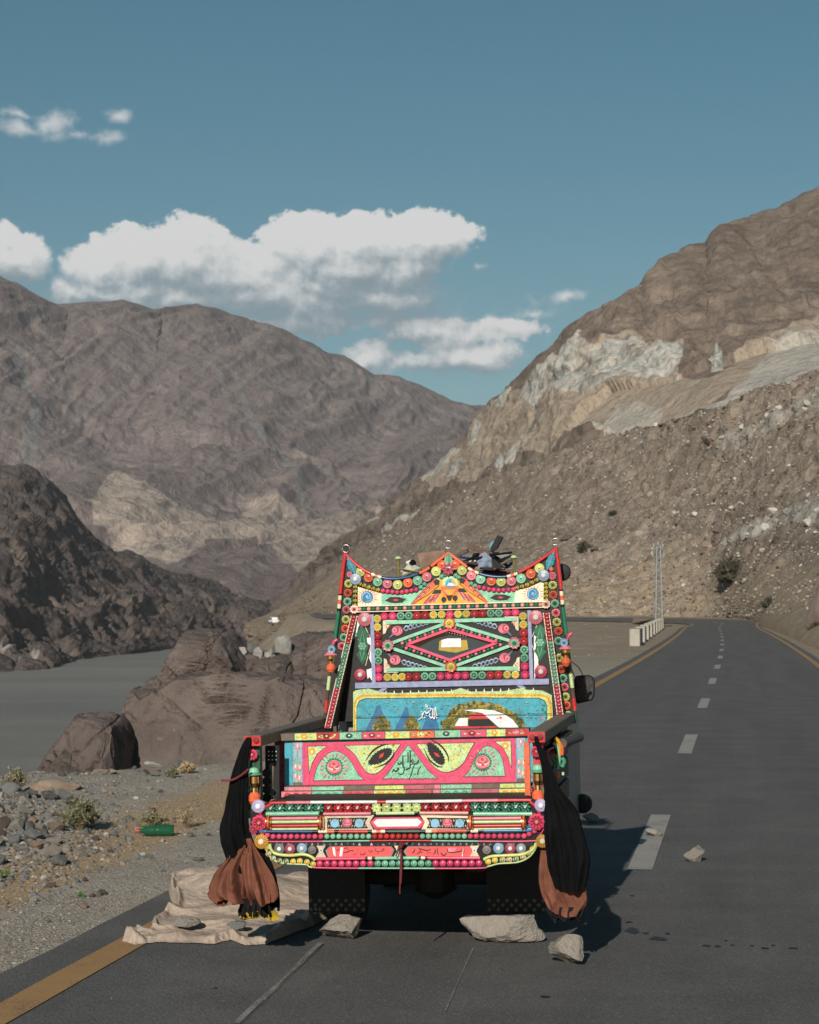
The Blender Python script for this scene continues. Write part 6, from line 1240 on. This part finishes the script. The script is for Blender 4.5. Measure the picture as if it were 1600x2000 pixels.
def road_rock(px, py, w, h, seed, mat, label, sq=(1, .8, .8), name='rock', dep=.8, z=.022, rough=.14, rz=0):
    """px, py: middle of its foot in the photograph; w, h: size there in photo pixels"""
    c = gnd(px, py, z); s = c[1]/F; v, f = rock_np(seed, 4, sq, 12, rough); v = v.copy(); a = math.cos(rz), math.sin(rz); v[:, :2] = np.stack([v[:, 0]*a[0]-v[:, 1]*a[1], v[:, 0]*a[1]+v[:, 1]*a[0]], 1)
    mn, mx_ = v.min(0), v.max(0); v = (v-(mn+mx_)/2)/(mx_-mn)*np.array((w*s, w*s*dep, h*s))+np.array((0, w*s*dep/2, h*s*.46))
    v += .012*fbm(v*25, 4, seed)[:, None]*np.sign(v+1e-6)*min(1, w*s*3)
    o = link(name, npmesh(name, v, f, [mat], False)); o.location = c; return tag(o, label, 'rock')
road_rock(665, 1840, 84, 50, 11, k_grey, 'pale grey rock wedged behind the left rear wheel', (1, .8, .7), rough=.1)
road_rock(984, 1846, 166, 56, 38, k_grey, 'long wedge-shaped grey rock behind the right rear wheel', (1.5, .8, .7), dep=.45, rough=.12)
road_rock(1108, 1889, 68, 62, 23, k_grey, 'round lumpy grey rock on the asphalt behind the right corner of the truck', (1, .9, 1), dep=.95)
v_, f_ = ICO[3]
road_rock(1357, 1685, 42, 32, 44, k_grey, 'small pointed triangular rock lying alone in the right lane', (1, .7, .8), rough=.1)
road_rock(1279, 1635, 36, 17, 57, k_grey, 'flat grey rock lying on the nearest white dash', (1, .8, .6))
road_rock(362, 1812, 56, 20, 61, k_grey, 'flat pale grey rock on the left side of the canvas sheet', (1, .6, .45), z=.07)
road_rock(461, 1818, 40, 18, 66, k_slate, 'dark streaked stone on the canvas sheet below the brown cloth', (1, .7, .5), z=.07)
road_rock(1155, 1608, 34, 22, 71, k_slate, 'small dark stone in the shadow beside the truck', (1, .7, .6))
road_rock(218, 1952, 4, 3, 72, k_slate, 'tiny pebble on the asphalt near the yellow line', (1, .7, .6))

# outcrop on the brink above the river
m_out, t, b, tc = mat_new('varnished_outcrop_rock'); P = t.add('ShaderNodeNewGeometry').outputs['Position']
n1 = t.noise(P, .9, 8, .6, .6); n2 = t.noise(P, 6, 7, .68); st = t.noise(t.vec('MULTIPLY', P, (1.2, 1.2, .45)), 2.2, 7, .62, .8)
c = t.ramp(n1, [(.28, (.088, .069, .060)), (.5, (.132, .104, .091)), (.72, (.19, .15, .128))]); c = t.mix(t.ramp(st, [(.55, 0), (.7, .5)]), c, (.175, .128, .098, 1)); c = t.mix(t.ramp(n2, [(.3, .6), (.45, 0)]), c, (.055, .045, .041, 1))
c = t.mix(t.ramp(t.noise(P, 2.3, 8, .75), [(.635, 0), (.67, .8)]), c, (.30, .21, .135, 1)); t.l.new(c, b.inputs['Base Color']); b.inputs['Roughness'].default_value = .8; b.inputs['Specular IOR Level'].default_value = .3
bump(t, b, t.math('ADD', t.math('ADD', n2, t.math('MULTIPLY', st, 2)), n1), .8, .09)
ICO[6] = ico(6)
def block(name, x0, x1, y0, y1, d, dep, seed, cuts=(), ncut=12, parent=None, mat=None):
    """a quarried-looking block: box-like body trimmed by planes, cracked and pitted; x0..y1 its outline in the photograph at distance d"""
    A_, B_ = at(x0, y1, d), at(x1, y0, d); asp = np.array((abs(B_[0]-A_[0])/2, dep/2, abs(B_[2]-A_[2])/2))
    rg_ = np.random.default_rng(seed); v, f = ICO[6]; v = np.sign(v)*np.abs(v)**.55; v /= np.abs(v).max()
    def cut(v, n, o):
        n = np.array(n, float); n /= np.linalg.norm(n); e = v@n-o; return v-np.clip(e, 0, None)[:, None]*n
    for n, o in cuts: v = cut(v, n, o)
    for _ in range(ncut): n = rg_.normal(size=3)*(1, 1, .8); n /= np.linalg.norm(n); v = cut(v, n, rg_.uniform(.84, 1.22))
    w = fbm(v*1.3+seed, 3, seed % 89); r = v/np.linalg.norm(v, axis=1)[:, None]
    for _ in range(5): n = rg_.normal(size=3)*(1, .3, .8); n /= np.linalg.norm(n); v = v-r*(.045*np.exp(-((v@n-rg_.uniform(-.5, .5)+.08*w)/.016)**2))[:, None]
    f1, j1 = facets(v*asp*1.9+w[:, None]*.3, seed % 71, .12); f2, j2 = facets(v*asp*4.6+w[:, None]*.4, seed % 61, .12)
    v = v+r*(.075*f1+.020*f2+.02*fbm(v*asp*2.5, 4, seed % 53)+.008*fbm(v*asp*11, 3, seed % 47))[:, None]
    A_, B_ = at(x0, y1, d), at(x1, y0, d); c = (A_+B_)/2; hs_ = np.abs(B_-A_)/2; mn, mx_ = v.min(0), v.max(0); v = (v-(mn+mx_)/2)/((mx_-mn)/2)*np.array((hs_[0], dep/2, hs_[2]))+c
    return link(name, npmesh(name, v, f, [mat or m_out], False), parent)
oc = empty('rock_outcrop', tuple(gnd(430, 1530))); tag(oc, 'large dark brown rock outcrop on the river brink left of the truck', 'rock')
bl = [block('rock_block', 205, 700, 1312, 1610, 26.0, 3.4, 811, [((-.75, -.1, .62), .98), ((-.2, -1, .25), .72)]), block('rock_block', 380, 720, 1325, 1590, 26.6, 3.0, 812, [((.1, -1, .35), .6), ((-.5, -.3, .9), .9)]), block('rock_block', 300, 500, 1228, 1480, 27.6, 2.8, 813, [((-.8, -.1, .6), .88), ((.75, -.2, .6), 1.05)]), block('rock_block', 535, 760, 1230, 1480, 28.2, 2.6, 814, [((-.35, -.5, .8), .9), ((.6, -.4, .7), .9)]), block('rock_block', 440, 590, 1270, 1490, 27.9, 2.2, 815), block('rock_block', 218, 372, 1340, 1600, 26.7, 2.6, 816, [((-.8, -.2, .5), .95)]), block('rock_block', 255, 400, 1318, 1560, 27.2, 2.4, 818)]
for o_ in bl: o_.parent = oc; o_.matrix_parent_inverse = oc.matrix_world.inverted(); o_.location = -Vector(oc.location); o_.matrix_parent_inverse = Matrix.Identity(4)
o_ = block('boulder', 84, 262, 1390, 1610, 24.9, 2.6, 827, [((-.7, -.2, .65), .84)]); tag(o_, 'smaller brown boulder leaning on the left end of the outcrop', 'rock')
o_ = block('boulder', 84, 190, 1458, 1600, 24.1, 1.4, 823, [((-.6, -.2, .7), .85)]); tag(o_, 'low brown boulder at the foot of the leftmost outcrop boulder', 'rock')
# broken pale stones lodged in the outcrop's notch
for i, (px, py, s_, k) in enumerate(((452, 1268, .11, 2), (475, 1270, .13, 0), (492, 1262, .10, 1), (505, 1275, .13, 0), (520, 1284, .12, 0), (512, 1296, .10, 1), (530, 1270, .10, 0), (498, 1285, .09, 2))):
    me = rock_mesh('stone', 400+i, 3, (1, .8, .6), (k_pale, k_slate, k_tan)[k], 22, .05); put_rock(me, 'stone', at(px, py+4, 27.4), s_*1.05, (random.random()*3, random.random()*3, random.random()*6), ('pale', 'slate', 'tan')[k]+' broken stone in the notch of the outcrop, '+('first', 'second', 'third', 'fifth', 'seventh', 'sixth', 'last', 'fourth')[i]+' from the left', 'stone', 'stones in the outcrop notch')
me = rock_mesh('pale_boulder', 431, 3, (.8, .7, 1), k_pale); put_rock(me, 'pale_boulder', at(551, 1266, 27.9), .19, (.2, .3, .5), 'tall pale boulder face beside the notch of the outcrop', 'rock')
me = rock_mesh('boulder', 432, 3, (1, .8, .7), k_tan, 12); q = gnd(96, 1568); put_rock(me, 'boulder', (q[0], q[1]+.2, .08), (.34, .3, .20), (.1, 0, .3), 'tan boulder lying in the rubble at the left edge', 'rock')
me = rock_mesh('white_stone', 433, 2, (1, .7, .5), k_pale); q = gnd(297, 1513); put_rock(me, 'white_stone', (q[0], q[1], gh([q[0]], [q[1]])[0]+.05), (.12, .1, .065), (.1, .2, .3), 'white angular stone at the brink in front of the outcrop', 'rock')

# roadside rubble: individual stones, then gravel as a mass
lib = {k: [rock_mesh('stone_'+nm, 500+20*j+i, 3, (1, .85, .65), k, 8) for i in range(5)] for j, (nm, k) in enumerate((('slate', k_slate), ('grey', k_grey), ('tan', k_tan), ('pale', k_pale), ('brown', k_brown)))}
RX = random.Random(5); cand = []
LB = {k_slate: 'blue-grey stone', k_grey: 'grey stone', k_tan: 'tan stone', k_pale: 'whitish stone', k_brown: 'dark brown stone'}
n_st = 0
while n_st < 270:
    x = RX.uniform(-60, 470); y = RX.uniform(1510, 1800)
    # dense in the heap at the left edge, sparse towards the shoulder
    heap = math.exp(-((x-10)/175)**2-((y-1630)/66)**2); line_ = math.exp(-((y-(1528-.05*x))/22)**2)*(.6 if x > 90 else .1); sh = .10 if y > 1640 else .2
    if RX.random() > max(heap, line_, sh): continue
    q = gnd(x, y); z = gh([q[0]], [q[1]])[0]
    if z < -.6 or (q[0]*AX[1]-q[1]*AX[0]) > -3.55: continue
    big = RX.random()**2.6; sz = (.022+.085*big) if heap > .3 else (.010+.035*big)
    if line_ > .3 and heap < .3: sz = .02+.07*big
    k = RX.choices((k_slate, k_grey, k_tan, k_pale, k_brown), (5, 2.5, 1.4, .7, 1.6))[0]
    wh = 'in the rubble heap at the left edge' if heap > .3 else ('along the brink before the outcrop' if line_ > .3 else 'on the gravel shoulder left of the truck')
    put_rock(RX.choice(lib[k]), 'stone', (q[0], q[1], z+sz*.35), (sz, sz*RX.uniform(.7, 1), sz*RX.uniform(.6, 1)), (RX.uniform(-.4, .4), RX.uniform(-.4, .4), RX.uniform(0, 6.3)), LB[k]+' '+wh, 'stone', 'stones '+wh); n_st += 1
def mass(name, centers, sizes, mats, midx, sub=1, sq=.7, seed=0, kind='stuff'):
    rg = np.random.default_rng(seed); v, f = ICO[sub]; N = len(centers)
    base = [rock_np(900+seed+i, sub, (1, .85, sq), 6)[0] for i in range(8)]
    a = rg.uniform(0, 6.28, N); V = np.array([base[i % 8] for i in range(N)]); ca, sa = np.cos(a)[:, None], np.sin(a)[:, None]
    V = np.stack([V[..., 0]*ca-V[..., 1]*sa, V[..., 0]*sa+V[..., 1]*ca, V[..., 2]], -1)*np.asarray(sizes)[:, None, None]+np.asarray(centers)[:, None, :]
    Fm = (f[None]+(np.arange(N)*len(v))[:, None, None]).reshape(-1, 3)
    o = link(name, npmesh(name, V.reshape(-1, 3), Fm, mats, False, np.repeat(midx, len(f)))); o['kind'] = kind; return o
rg = np.random.default_rng(77); N = 15000; px = rg.uniform(-80, 500, N); py = 1505+(2010-1505)*rg.random(N)**.9
Q = np.array([gnd(a, b_) for a, b_ in zip(px, py)]); z = gh(Q[:, 0], Q[:, 1]); lat = Q[:, 0]*AX[1]-Q[:, 1]*AX[0]
ok = (z > -.5) & (lat < -3.62-.12*rg.random(N)); Q[:, 2] = z+.002; sz = .0035+.011*rg.random(N)**4+.010*rg.random(N)**6*smst(-lat, 4.5, 6)
Q, sz = Q[ok], sz[ok]
o = mass('gravel', Q, sz, [k_slate, k_grey, k_tan, k_pale], rg.choice(4, len(Q), p=[.14, .42, .3, .14]), 1, .7, 3); tag(o, 'loose grey gravel over the roadside shoulder', 'gravel')
N = 2600; px = rg.normal(20, 130, N); py = rg.normal(1630, 52, N); Q = np.array([gnd(a, b_) for a, b_ in zip(px, np.maximum(py, 1530))]); Q[:, 2] = gh(Q[:, 0], Q[:, 1])+.006; ok = (Q[:, 2] > -.4) & (Q[:, 0]*AX[1]-Q[:, 1]*AX[0] < -4.6)
o = mass('small_rubble', Q[ok], (.010+.026*rg.random(N)**2)[ok], [k_slate, k_grey, k_tan, k_pale], rg.choice(4, ok.sum(), p=[.48, .3, .15, .07]), 2, .7, 5); tag(o, 'small broken stones filling the rubble heap at the left edge', 'rubble')
# straw litter
N = 7000; lat_ = -rg.normal(4.95, .35, N); s_ = rg.uniform(11, 24, N); far_ = rg.random(N) < .35; lat_ = np.where(far_, -rg.uniform(4.9, 8.5, N), lat_)
x = s_*AX[0]+lat_*AX[1]; y = s_*AX[1]-lat_*AX[0]; z = gh(x, y); ok = (z > -.4) & (fbm(np.stack([x*1.4, y*1.4, 0*x], 1), 3, 7)+.25 > rg.random(N)*.6) & (lat_ < -4.3); x, y, z = x[ok], y[ok], z[ok]; n_ = len(x)
a = rg.uniform(0, 3.14, n_); L = rg.uniform(.02, .07, n_); up = rg.uniform(.0, .5, n_)**2; d = np.stack([np.cos(a)*L, np.sin(a)*L, up*L], 1); wd = np.stack([-np.sin(a)*.0022, np.cos(a)*.0022, 0*a], 1); B = np.stack([x, y, z+.006], 1)
V = np.stack([B-wd, B+wd, B+d+wd*.3+(0, 0, .003), B+d-wd*.3+(0, 0, .003)], 1).reshape(-1, 3)
m_str = [plain('dry_straw_gold', (.46, .28, .12), .9), plain('dry_straw_pale', (.52, .38, .22), .9)]
o = link('dry_straw', npmesh('dry_straw', V, np.arange(4*n_).reshape(-1, 4), m_str, False, rg.choice(2, n_))); tag(o, 'golden dry straw litter strewn along the shoulder', 'straw', kind='stuff')

# plants
def bush(name, px, py, w, h, n, cols, label, cat, seed, leaf=.012, stem=(.16, .12, .07), upright=.6, d=None, spread=1.0):
    rg = np.random.default_rng(seed); c = gnd(px, py) if d is None else at(px, py, d); s = c[1]/F; W_, H_ = w*s, h*s
    if d is None: c[2] = gh([c[0]], [c[1]])[0]
    e = empty(name, tuple(c)); tag(e, label, cat); st = MB(); ms = plain('twig_'+name, stem, .9); tips = []
    for i in range(n):
        a = rg.uniform(0, 6.28); r = rg.random()**.6*spread; tip = np.array((math.cos(a)*r*W_/2, math.sin(a)*r*W_/2, H_*(1-.55*r**2)*rg.uniform(.55, 1.05))); mid = tip*np.array((.4, .4, .55))+rg.normal(0, .02*W_, 3)
        st.tube([(0, 0, -.01), tuple(mid), tuple(tip)], [.004*s/.004, .0025*s/.004, .001*s/.004], ms, 4, False); tips.append((mid, tip))
    st.build('stem', e); V = []; Mi = []
    for mid, tip in tips:
        for k in range(16):
            f = rg.uniform(.1, 1.05); p = mid+(tip-mid)*f+rg.normal(0, .035*W_, 3); dd = (tip-mid)/np.linalg.norm(tip-mid)*upright+rg.normal(0, .6, 3); dd /= np.linalg.norm(dd); nn = np.cross(dd, rg.normal(size=3)); nn /= np.linalg.norm(nn)
            l = leaf*rg.uniform(.6, 1.4); V += [p-nn*l*.22, p+dd*l, p+nn*l*.22]; Mi.append(rg.integers(len(cols)))
    lf = link('foliage', npmesh('foliage', np.array(V), np.arange(len(V)).reshape(-1, 3), [plain('leaf_%s_%d' % (name, i), c_, .8) for i, c_ in enumerate(cols)], False, Mi), e); return e
bush('green_shrub', 158, 1625, 78, 66, 110, ((.12, .125, .065), (.17, .17, .09), (.22, .20, .12)), 'round grey-green shrub growing in the roadside rubble', 'shrub', 1, .035)
bush('dry_weed', 30, 1568, 56, 44, 60, ((.30, .25, .16), (.22, .20, .12), (.16, .17, .09)), 'dry pale weed on the brink at the left edge', 'weed', 2, .03)
bush('weed_stalk', 30, 1530, 22, 22, 7, ((.36, .30, .2),), 'thin dry stalks standing above the pale weed', 'weed', 3, .015, upright=1.5)
bush('low_weed', 300, 1616, 60, 32, 40, ((.15, .17, .08), (.26, .22, .13)), 'low green weed behind the green bottle', 'weed', 4, .028)
bush('dry_twigs', 366, 1615, 44, 54, 26, ((.30, .22, .12), (.36, .28, .17)), 'tall dry twigs right of the green bottle', 'weed', 5, .02, upright=1.2)
bush('brink_weed', 334, 1530, 28, 18, 30, ((.11, .14, .06), (.2, .19, .11)), 'small green weed before the outcrop next to the white stone', 'weed', 6, .03)
bush('straw_tuft', 366, 1520, 34, 22, 34, ((.44, .33, .18), (.36, .26, .13)), 'straw coloured tuft at the foot of the outcrop', 'weed', 7, .03)
bush('little_weed', 8, 1715, 34, 14, 24, ((.12, .16, .05), (.2, .2, .09)), 'little green weed at the left edge of the gravel', 'weed', 8, .025)
bush('seedling', 157, 1749, 11, 8, 8, ((.10, .18, .05),), 'tiny green seedling alone on the gravel', 'weed', 9, .022)
bush('heap_weed', 36, 1626, 30, 16, 22, ((.13, .16, .09), (.2, .2, .13)), 'greyish weed between the stones of the heap', 'weed', 10, .025)

# bottle
m_bot, t, b, tc = mat_new('green_bottle_plastic'); b.inputs['Base Color'].default_value = (.02, .12, .055, 1); b.inputs['Roughness'].default_value = .16; b.inputs['Transmission Weight'].default_value = .35; b.inputs['IOR'].default_value = 1.3
q = gnd(305, 1631); z = gh([q[0]], [q[1]])[0]; s = q[1]/F; L = 68*s
bo = empty('green_bottle', (q[0], q[1], z+.052), R(6)); tag(bo, 'empty green plastic bottle with red cap lying on the straw', 'bottle')
mb = MB(); mb.lathe((0, 0, 0), [(.014, -L/2), (.016, -L/2+.02), (.03, -L/2+.05), (.045, -L/2+.09), (.047, -.02), (.043, 0), (.047, .02), (.047, L/2-.05), (.046, L/2-.015), (.036, L/2), (.01, L/2-.01)], m_bot, 20, 'x'); mb.build('bottle_body', bo, True)
mb = MB(); mb.lathe((0, 0, 0), [(.015, -L/2-.022), (.017, -L/2-.018), (.017, -L/2+.002), (.015, -L/2+.004)], plain('red_bottle_cap', (.5, .03, .03), .4), 14, 'x'); mb.build('cap', bo)

# ---------------------------------------------------------------- along the road ahead
m_conc = plain('limewashed_concrete', (.37, .34, .285), .9, 0, .2, 2.5, .2, .3, (.25, .22, .18), .5)
Pa, Pb = gnd(1243, 1259), gnd(1291, 1226); dirp = (Pb-Pa)/np.linalg.norm(Pb-Pa)
blk = MB(); blk.box(-.25, .25, -1.6, 1.6, -.15, .78, m_conc, .03); cap_ = None
bme = blk.build('parapet_block'); bme_data = bme.data; bpy.data.objects.remove(bme)
nB = 9
for i in range(nB):
    f = (i/(nB-1)); p = Pa+(Pb-Pa)*f; o = link('parapet_block', bme_data); o.location = (p[0], p[1], 0); o.rotation_euler = (0, 0, math.atan2(-dirp[0], dirp[1])); o.scale = (1.0, (1.5 if i == 0 else 1.0), 1)
    tag(o, ('whitewashed concrete parapet block nearest the camera on the bend' if i == 0 else 'whitewashed concrete parapet block on the bend, '+('', 'second', 'third', 'fourth', 'fifth', 'sixth', 'seventh', 'eighth', 'farthest')[i]+' from the camera' if i < 8 else 'whitewashed concrete parapet block farthest away on the bend'), 'parapet', 'parapet blocks along the bend')
# lattice power pole
pb = gnd(1287, 1223); pole = empty('lattice_pole', tuple(pb)); tag(pole, 'galvanised steel lattice pole standing behind the parapet blocks', 'pole')
m_gal = plain('galvanised_steel', (.30, .31, .31), .5, .6, .15, 4); Hp = (1223-1066)*pb[1]/F; 
lg = []
for sx in (-1, 1):
    for sy in (-1, 1):
        mb = MB(); mb.tube([(sx*.30, sy*.30, -.1), (sx*.15, sy*.15, Hp)], .055, m_gal, 6); mb.build('leg', pole)
mb = MB(); nseg = 14
for i in range(nseg):
    z0, z1 = Hp*i/nseg, Hp*(i+1)/nseg; w0, w1 = .30-.15*i/nseg, .30-.15*(i+1)/nseg
    for (a, b_) in (((-1, -1), (1, -1)), ((1, -1), (1, 1)), ((1, 1), (-1, 1)), ((-1, 1), (-1, -1))):
        A, B_ = (a, b_) if i % 2 else (b_, a); mb.tube([(A[0]*w0, A[1]*w0, z0), (B_[0]*w1, B_[1]*w1, z1)], .03, m_gal, 4)
mb.build('lattice', pole)
mb = MB(); mb.tube([(-.55, 0, Hp*.86), (.55, 0, Hp*.86)], .06, m_gal, 6); mb.tube([(-.45, 0, Hp*.97), (.45, 0, Hp*.97)], .05, m_gal, 6); mb.tube([(.6*math.cos(k*math.pi/8), .0, Hp*.90+.55*math.sin(k*math.pi/8)) for k in range(17)], .05, m_gal, 5); mb.build('crossarm', pole)
for x, z in ((-.5, .86), (.5, .86), (0, 1.0), (-.4, .97), (.4, .97)):
    mb = MB(); mb.lathe((x, 0, Hp*z+.02), [(.06, 0), (.13, .08), (.07, .14), (.13, .2), (.07, .28), (.04, .36)], plain('porcelain_insulator', (.35, .33, .31), .4), 8); mb.build('insulator', pole)
# boulder behind the parapet, scrub and rock at the right edge
me = rock_mesh('boulder', 441, 3, (1, .8, .5), k_brown); q = gnd(1268, 1222); put_rock(me, 'boulder', (q[0], q[1]+4, .4), (1.5, 1.2, .65), (0, 0, .3), 'low brown boulder beside the foot of the lattice pole', 'rock')
def on_slope(px, py):
    i = np.argmin((SLS[:, 0]-px)**2+(SLS[:, 1]-py)**2); return SLP[i]
def slope_bush(px, py, w, h, n, cols, label, seed, leaf):
    p = on_slope(px, py); d = p[1]; return bush('hillside_bush', px, py, w, h, n, cols, label, 'bush', seed, leaf, (.08, .06, .04), .5, d-.5)
slope_bush(1424, 1140, 46, 42, 120, ((.05, .048, .03), (.075, .068, .042), (.10, .088, .055)), 'dark round bush on the hillside above the bend', 21, .9)
slope_bush(1197, 1010, 14, 9, 30, ((.085, .08, .05),), 'small dark bush high on the hillside right of the truck', 22, .6)
slope_bush(1143, 1082, 26, 22, 50, ((.09, .08, .05), (.12, .10, .065)), 'dark bush beside the big brown boulders right of the truck', 23, .7)
slope_bush(1595, 1242, 22, 22, 70, ((.07, .10, .03), (.11, .12, .05)), 'green bush at the foot of the rocks at the right edge', 24, .3)
slope_bush(1505, 1188, 36, 18, 60, ((.10, .12, .05), (.16, .15, .08)), 'low green scrub above the right verge', 25, .4)
me = rock_mesh('roadside_crag', 451, 4, (.8, .8, 1), k_brown, 14, .25)
p = at(1606, 1240, 112); put_rock(me, 'roadside_crag', (p[0], p[1], p[2]+1.2), (1.5, 1.5, 3.0), (0, .1, .8), 'dark brown crag above the right verge at the picture edge', 'rock')
# boulders on the hillside, the largest as single stones
RX = random.Random(12); tot = 0; blib = {k: [rock_mesh('boulder_%d' % (600+10*j+i), 600+10*j+i, 3, (1, .85, .7), k, 9) for i in range(4)] for j, k in enumerate((k_pale, k_grey, k_tan, k_brown))}
vis = np.where((SLS[:, 0] > 1080) & (SLS[:, 0] < 1640) & (SLS[:, 1] > 740) & (SLS[:, 1] < 1205))[0]
big = [(1100, 1040, 26, k_brown), (1110, 1062, 24, k_brown), (1130, 1046, 16, k_brown), (1165, 1082, 24, k_brown), (1270, 1095, 22, k_brown), (1240, 1040, 18, k_brown), (1380, 1080, 20, k_brown), (1410, 1040, 30, k_brown), (1400, 1060, 18, k_brown), (1330, 1030, 14, k_brown), (1520, 1005, 24, k_pale), (1545, 1000, 20, k_pale), (1500, 1030, 20, k_pale), (1580, 1020, 24, k_pale), (1470, 1050, 16, k_pale), (1595, 995, 18, k_pale), (1363, 1010, 14, k_pale), (1500, 815, 16, k_pale), (1515, 808, 14, k_tan), (1528, 806, 12, k_pale), (1450, 835, 16, k_pale), (1420, 862, 14, k_pale), (1412, 880, 10, k_tan), (1540, 790, 18, k_pale), (1390, 1070, 12, k_tan), (1334, 1142, 8, k_tan), (1390, 1134, 9, k_tan), (1580, 795, 16, k_pale), (1310, 920, 12, k_pale), (1490, 1075, 16, k_pale), (1440, 1000, 12, k_pale), (1470, 1200, 14, k_pale), (1490, 1198, 10, k_slate), (1135, 1030, 12, k_tan), (1225, 980, 11, k_brown), (1340, 890, 12, k_brown), (1560, 760, 18, k_brown), (1590, 740, 20, k_brown)]
CAT = {k_pale: 'pale grey', k_grey: 'grey', k_tan: 'tan', k_brown: 'dark brown', k_slate: 'blue-grey'}
def where(px, py):
    a = 'near the right picture edge' if px > 1560 else 'right of the dark round bush' if px > 1450 else 'above the dark round bush' if px > 1350 else 'above the lattice pole' if px > 1210 else 'just right of the truck crown'
    return a+(', high under the skyline' if py < 850 else ', halfway up the hillside' if py < 1020 else ', low on the hillside')
for (px, py, w, k) in big:
    p = on_slope(px, py); s = w*p[1]/F*.62; k2 = k if k in blib else k_grey; put_rock(RX.choice(blib[k2]), 'boulder', (p[0], p[1]-s*.2, p[2]), (s, s*.9, s*RX.uniform(.6, .9)), (RX.uniform(-.4, .4), RX.uniform(-.5, .5), RX.uniform(0, 6)), CAT[k2]+' boulder, %s, %s' % (('huge' if w > 22 else 'big' if w > 15 else 'medium'), where(px, py)), 'boulder', 'large boulders on the hillside'); tot += 1
while tot < 290:
    i = vis[RX.randrange(len(vis))]; px, py = SLS[i]; d_ = max(0, (px-1120)/480); 
    if RX.random() > .12+.8*d_*(1 if py > 800 else .5): continue
    w = 4.5+11*RX.random()**3; p = SLP[i]; s = w*p[1]/F*.62; k = RX.choices((k_pale, k_grey, k_tan, k_brown), (3+2*d_, 2, 2, 3.2-2*d_))[0]
    put_rock(RX.choice(blib[k]), 'boulder', tuple(p), (s, s*RX.uniform(.7, 1), s*RX.uniform(.55, .9)), (RX.uniform(-.5, .5), RX.uniform(-.5, .5), RX.uniform(0, 6)), CAT[k]+' stone among many scattered over the hillside', 'boulder', 'scattered stones on the hillside'); tot += 1
vis2 = np.where((SLS[:, 0] > 700) & (SLS[:, 0] < 1640) & (SLS[:, 1] > 740) & (SLS[:, 1] < 1208))[0]; N = 30000; ii = rg.choice(vis2, N); d_ = np.clip((SLS[ii, 0]-1050)/500, 0, 1); keep = rg.random(N) < .3+.7*d_; ii = ii[keep]
wpx = 1.1+5.5*rg.random(len(ii))**3.5; o = mass('hillside_rubble', SLP[ii]+rg.normal(0, .15, (len(ii), 3))*(1, 1, .2), wpx*SLP[ii, 1]/F*.62, [k_pale, k_grey, k_tan, k_brown], rg.choice(4, len(ii), p=[.24, .28, .24, .24]), 1, .7, 21); tag(o, 'loose stones and scree strewn over the whole hillside', 'scree')
# verge stones inside the bend
for i in range(40):
    px, py = RX.uniform(1115, 1235), RX.uniform(1222, 1300); q = gnd(px, py)
    if np.min((FC[:, 0]-q[0])**2+(FC[:, 1]-q[1])**2)**.5 < 3.6: continue
    s = RX.uniform(1.5, 5)*q[1]/F*.6; k = RX.choice((k_pale, k_grey, k_tan)); put_rock(RX.choice(blib[k]), 'verge_stone', (q[0], q[1], gh([q[0]], [q[1]])[0]), (s, s, s*.7), (0, 0, RX.uniform(0, 6)), CAT[k]+' stone on the verge between the truck and the parapet', 'stone', 'stones on the inner verge')
# small white vehicle far down the valley road
p = on_slope(537, 1221); vc = empty('white_vehicle', tuple(p), R(18)); tag(vc, 'tiny white vehicle far away on the valley road left of the truck', 'car')
mb = MB(); mb.box(-.85, .85, -2.1, 2.1, .35, 1.0, plain('white_car_paint', (.75, .75, .74), .4), .12); mb.box(-.75, .75, -1.2, 1.3, 1.0, 1.65, _mc['white_car_paint'], .15); mb.build('body', vc)
mb = MB(); mb.box(-.76, .76, -1.0, 1.1, 1.12, 1.5, m_glass); mb.build('window', vc)
for x in (-.8, .8):
    for y in (-1.3, 1.3): mb = MB(); mb.lathe((x, y, .33), [(.2, -.1), (.33, -.08), (.33, .08), (.2, .1)], m_rub, 14, 'x'); mb.build('wheel', vc)
# ---------------------------------------------------------------- dusty valley air
hz = MB(); hz.box(-6000, 6000, -200, 7000, -60, 1050, m_rub)
ho = hz.build('haze'); ho.data.materials.clear(); m = bpy.data.materials.new('valley_haze'); m.use_nodes = True; t = NT(m.node_tree); t.n.clear()
pv = t.add('ShaderNodeVolumePrincipled'); pv.inputs['Color'].default_value = (.86, .90, .95, 1); pv.inputs['Density'].default_value = 5.2e-5; pv.inputs['Anisotropy'].default_value = 0.0
t.add('ShaderNodeOutputMaterial', ins={1: pv.outputs[0]}); ho.data.materials.append(m); tag(ho, kind='stuff')
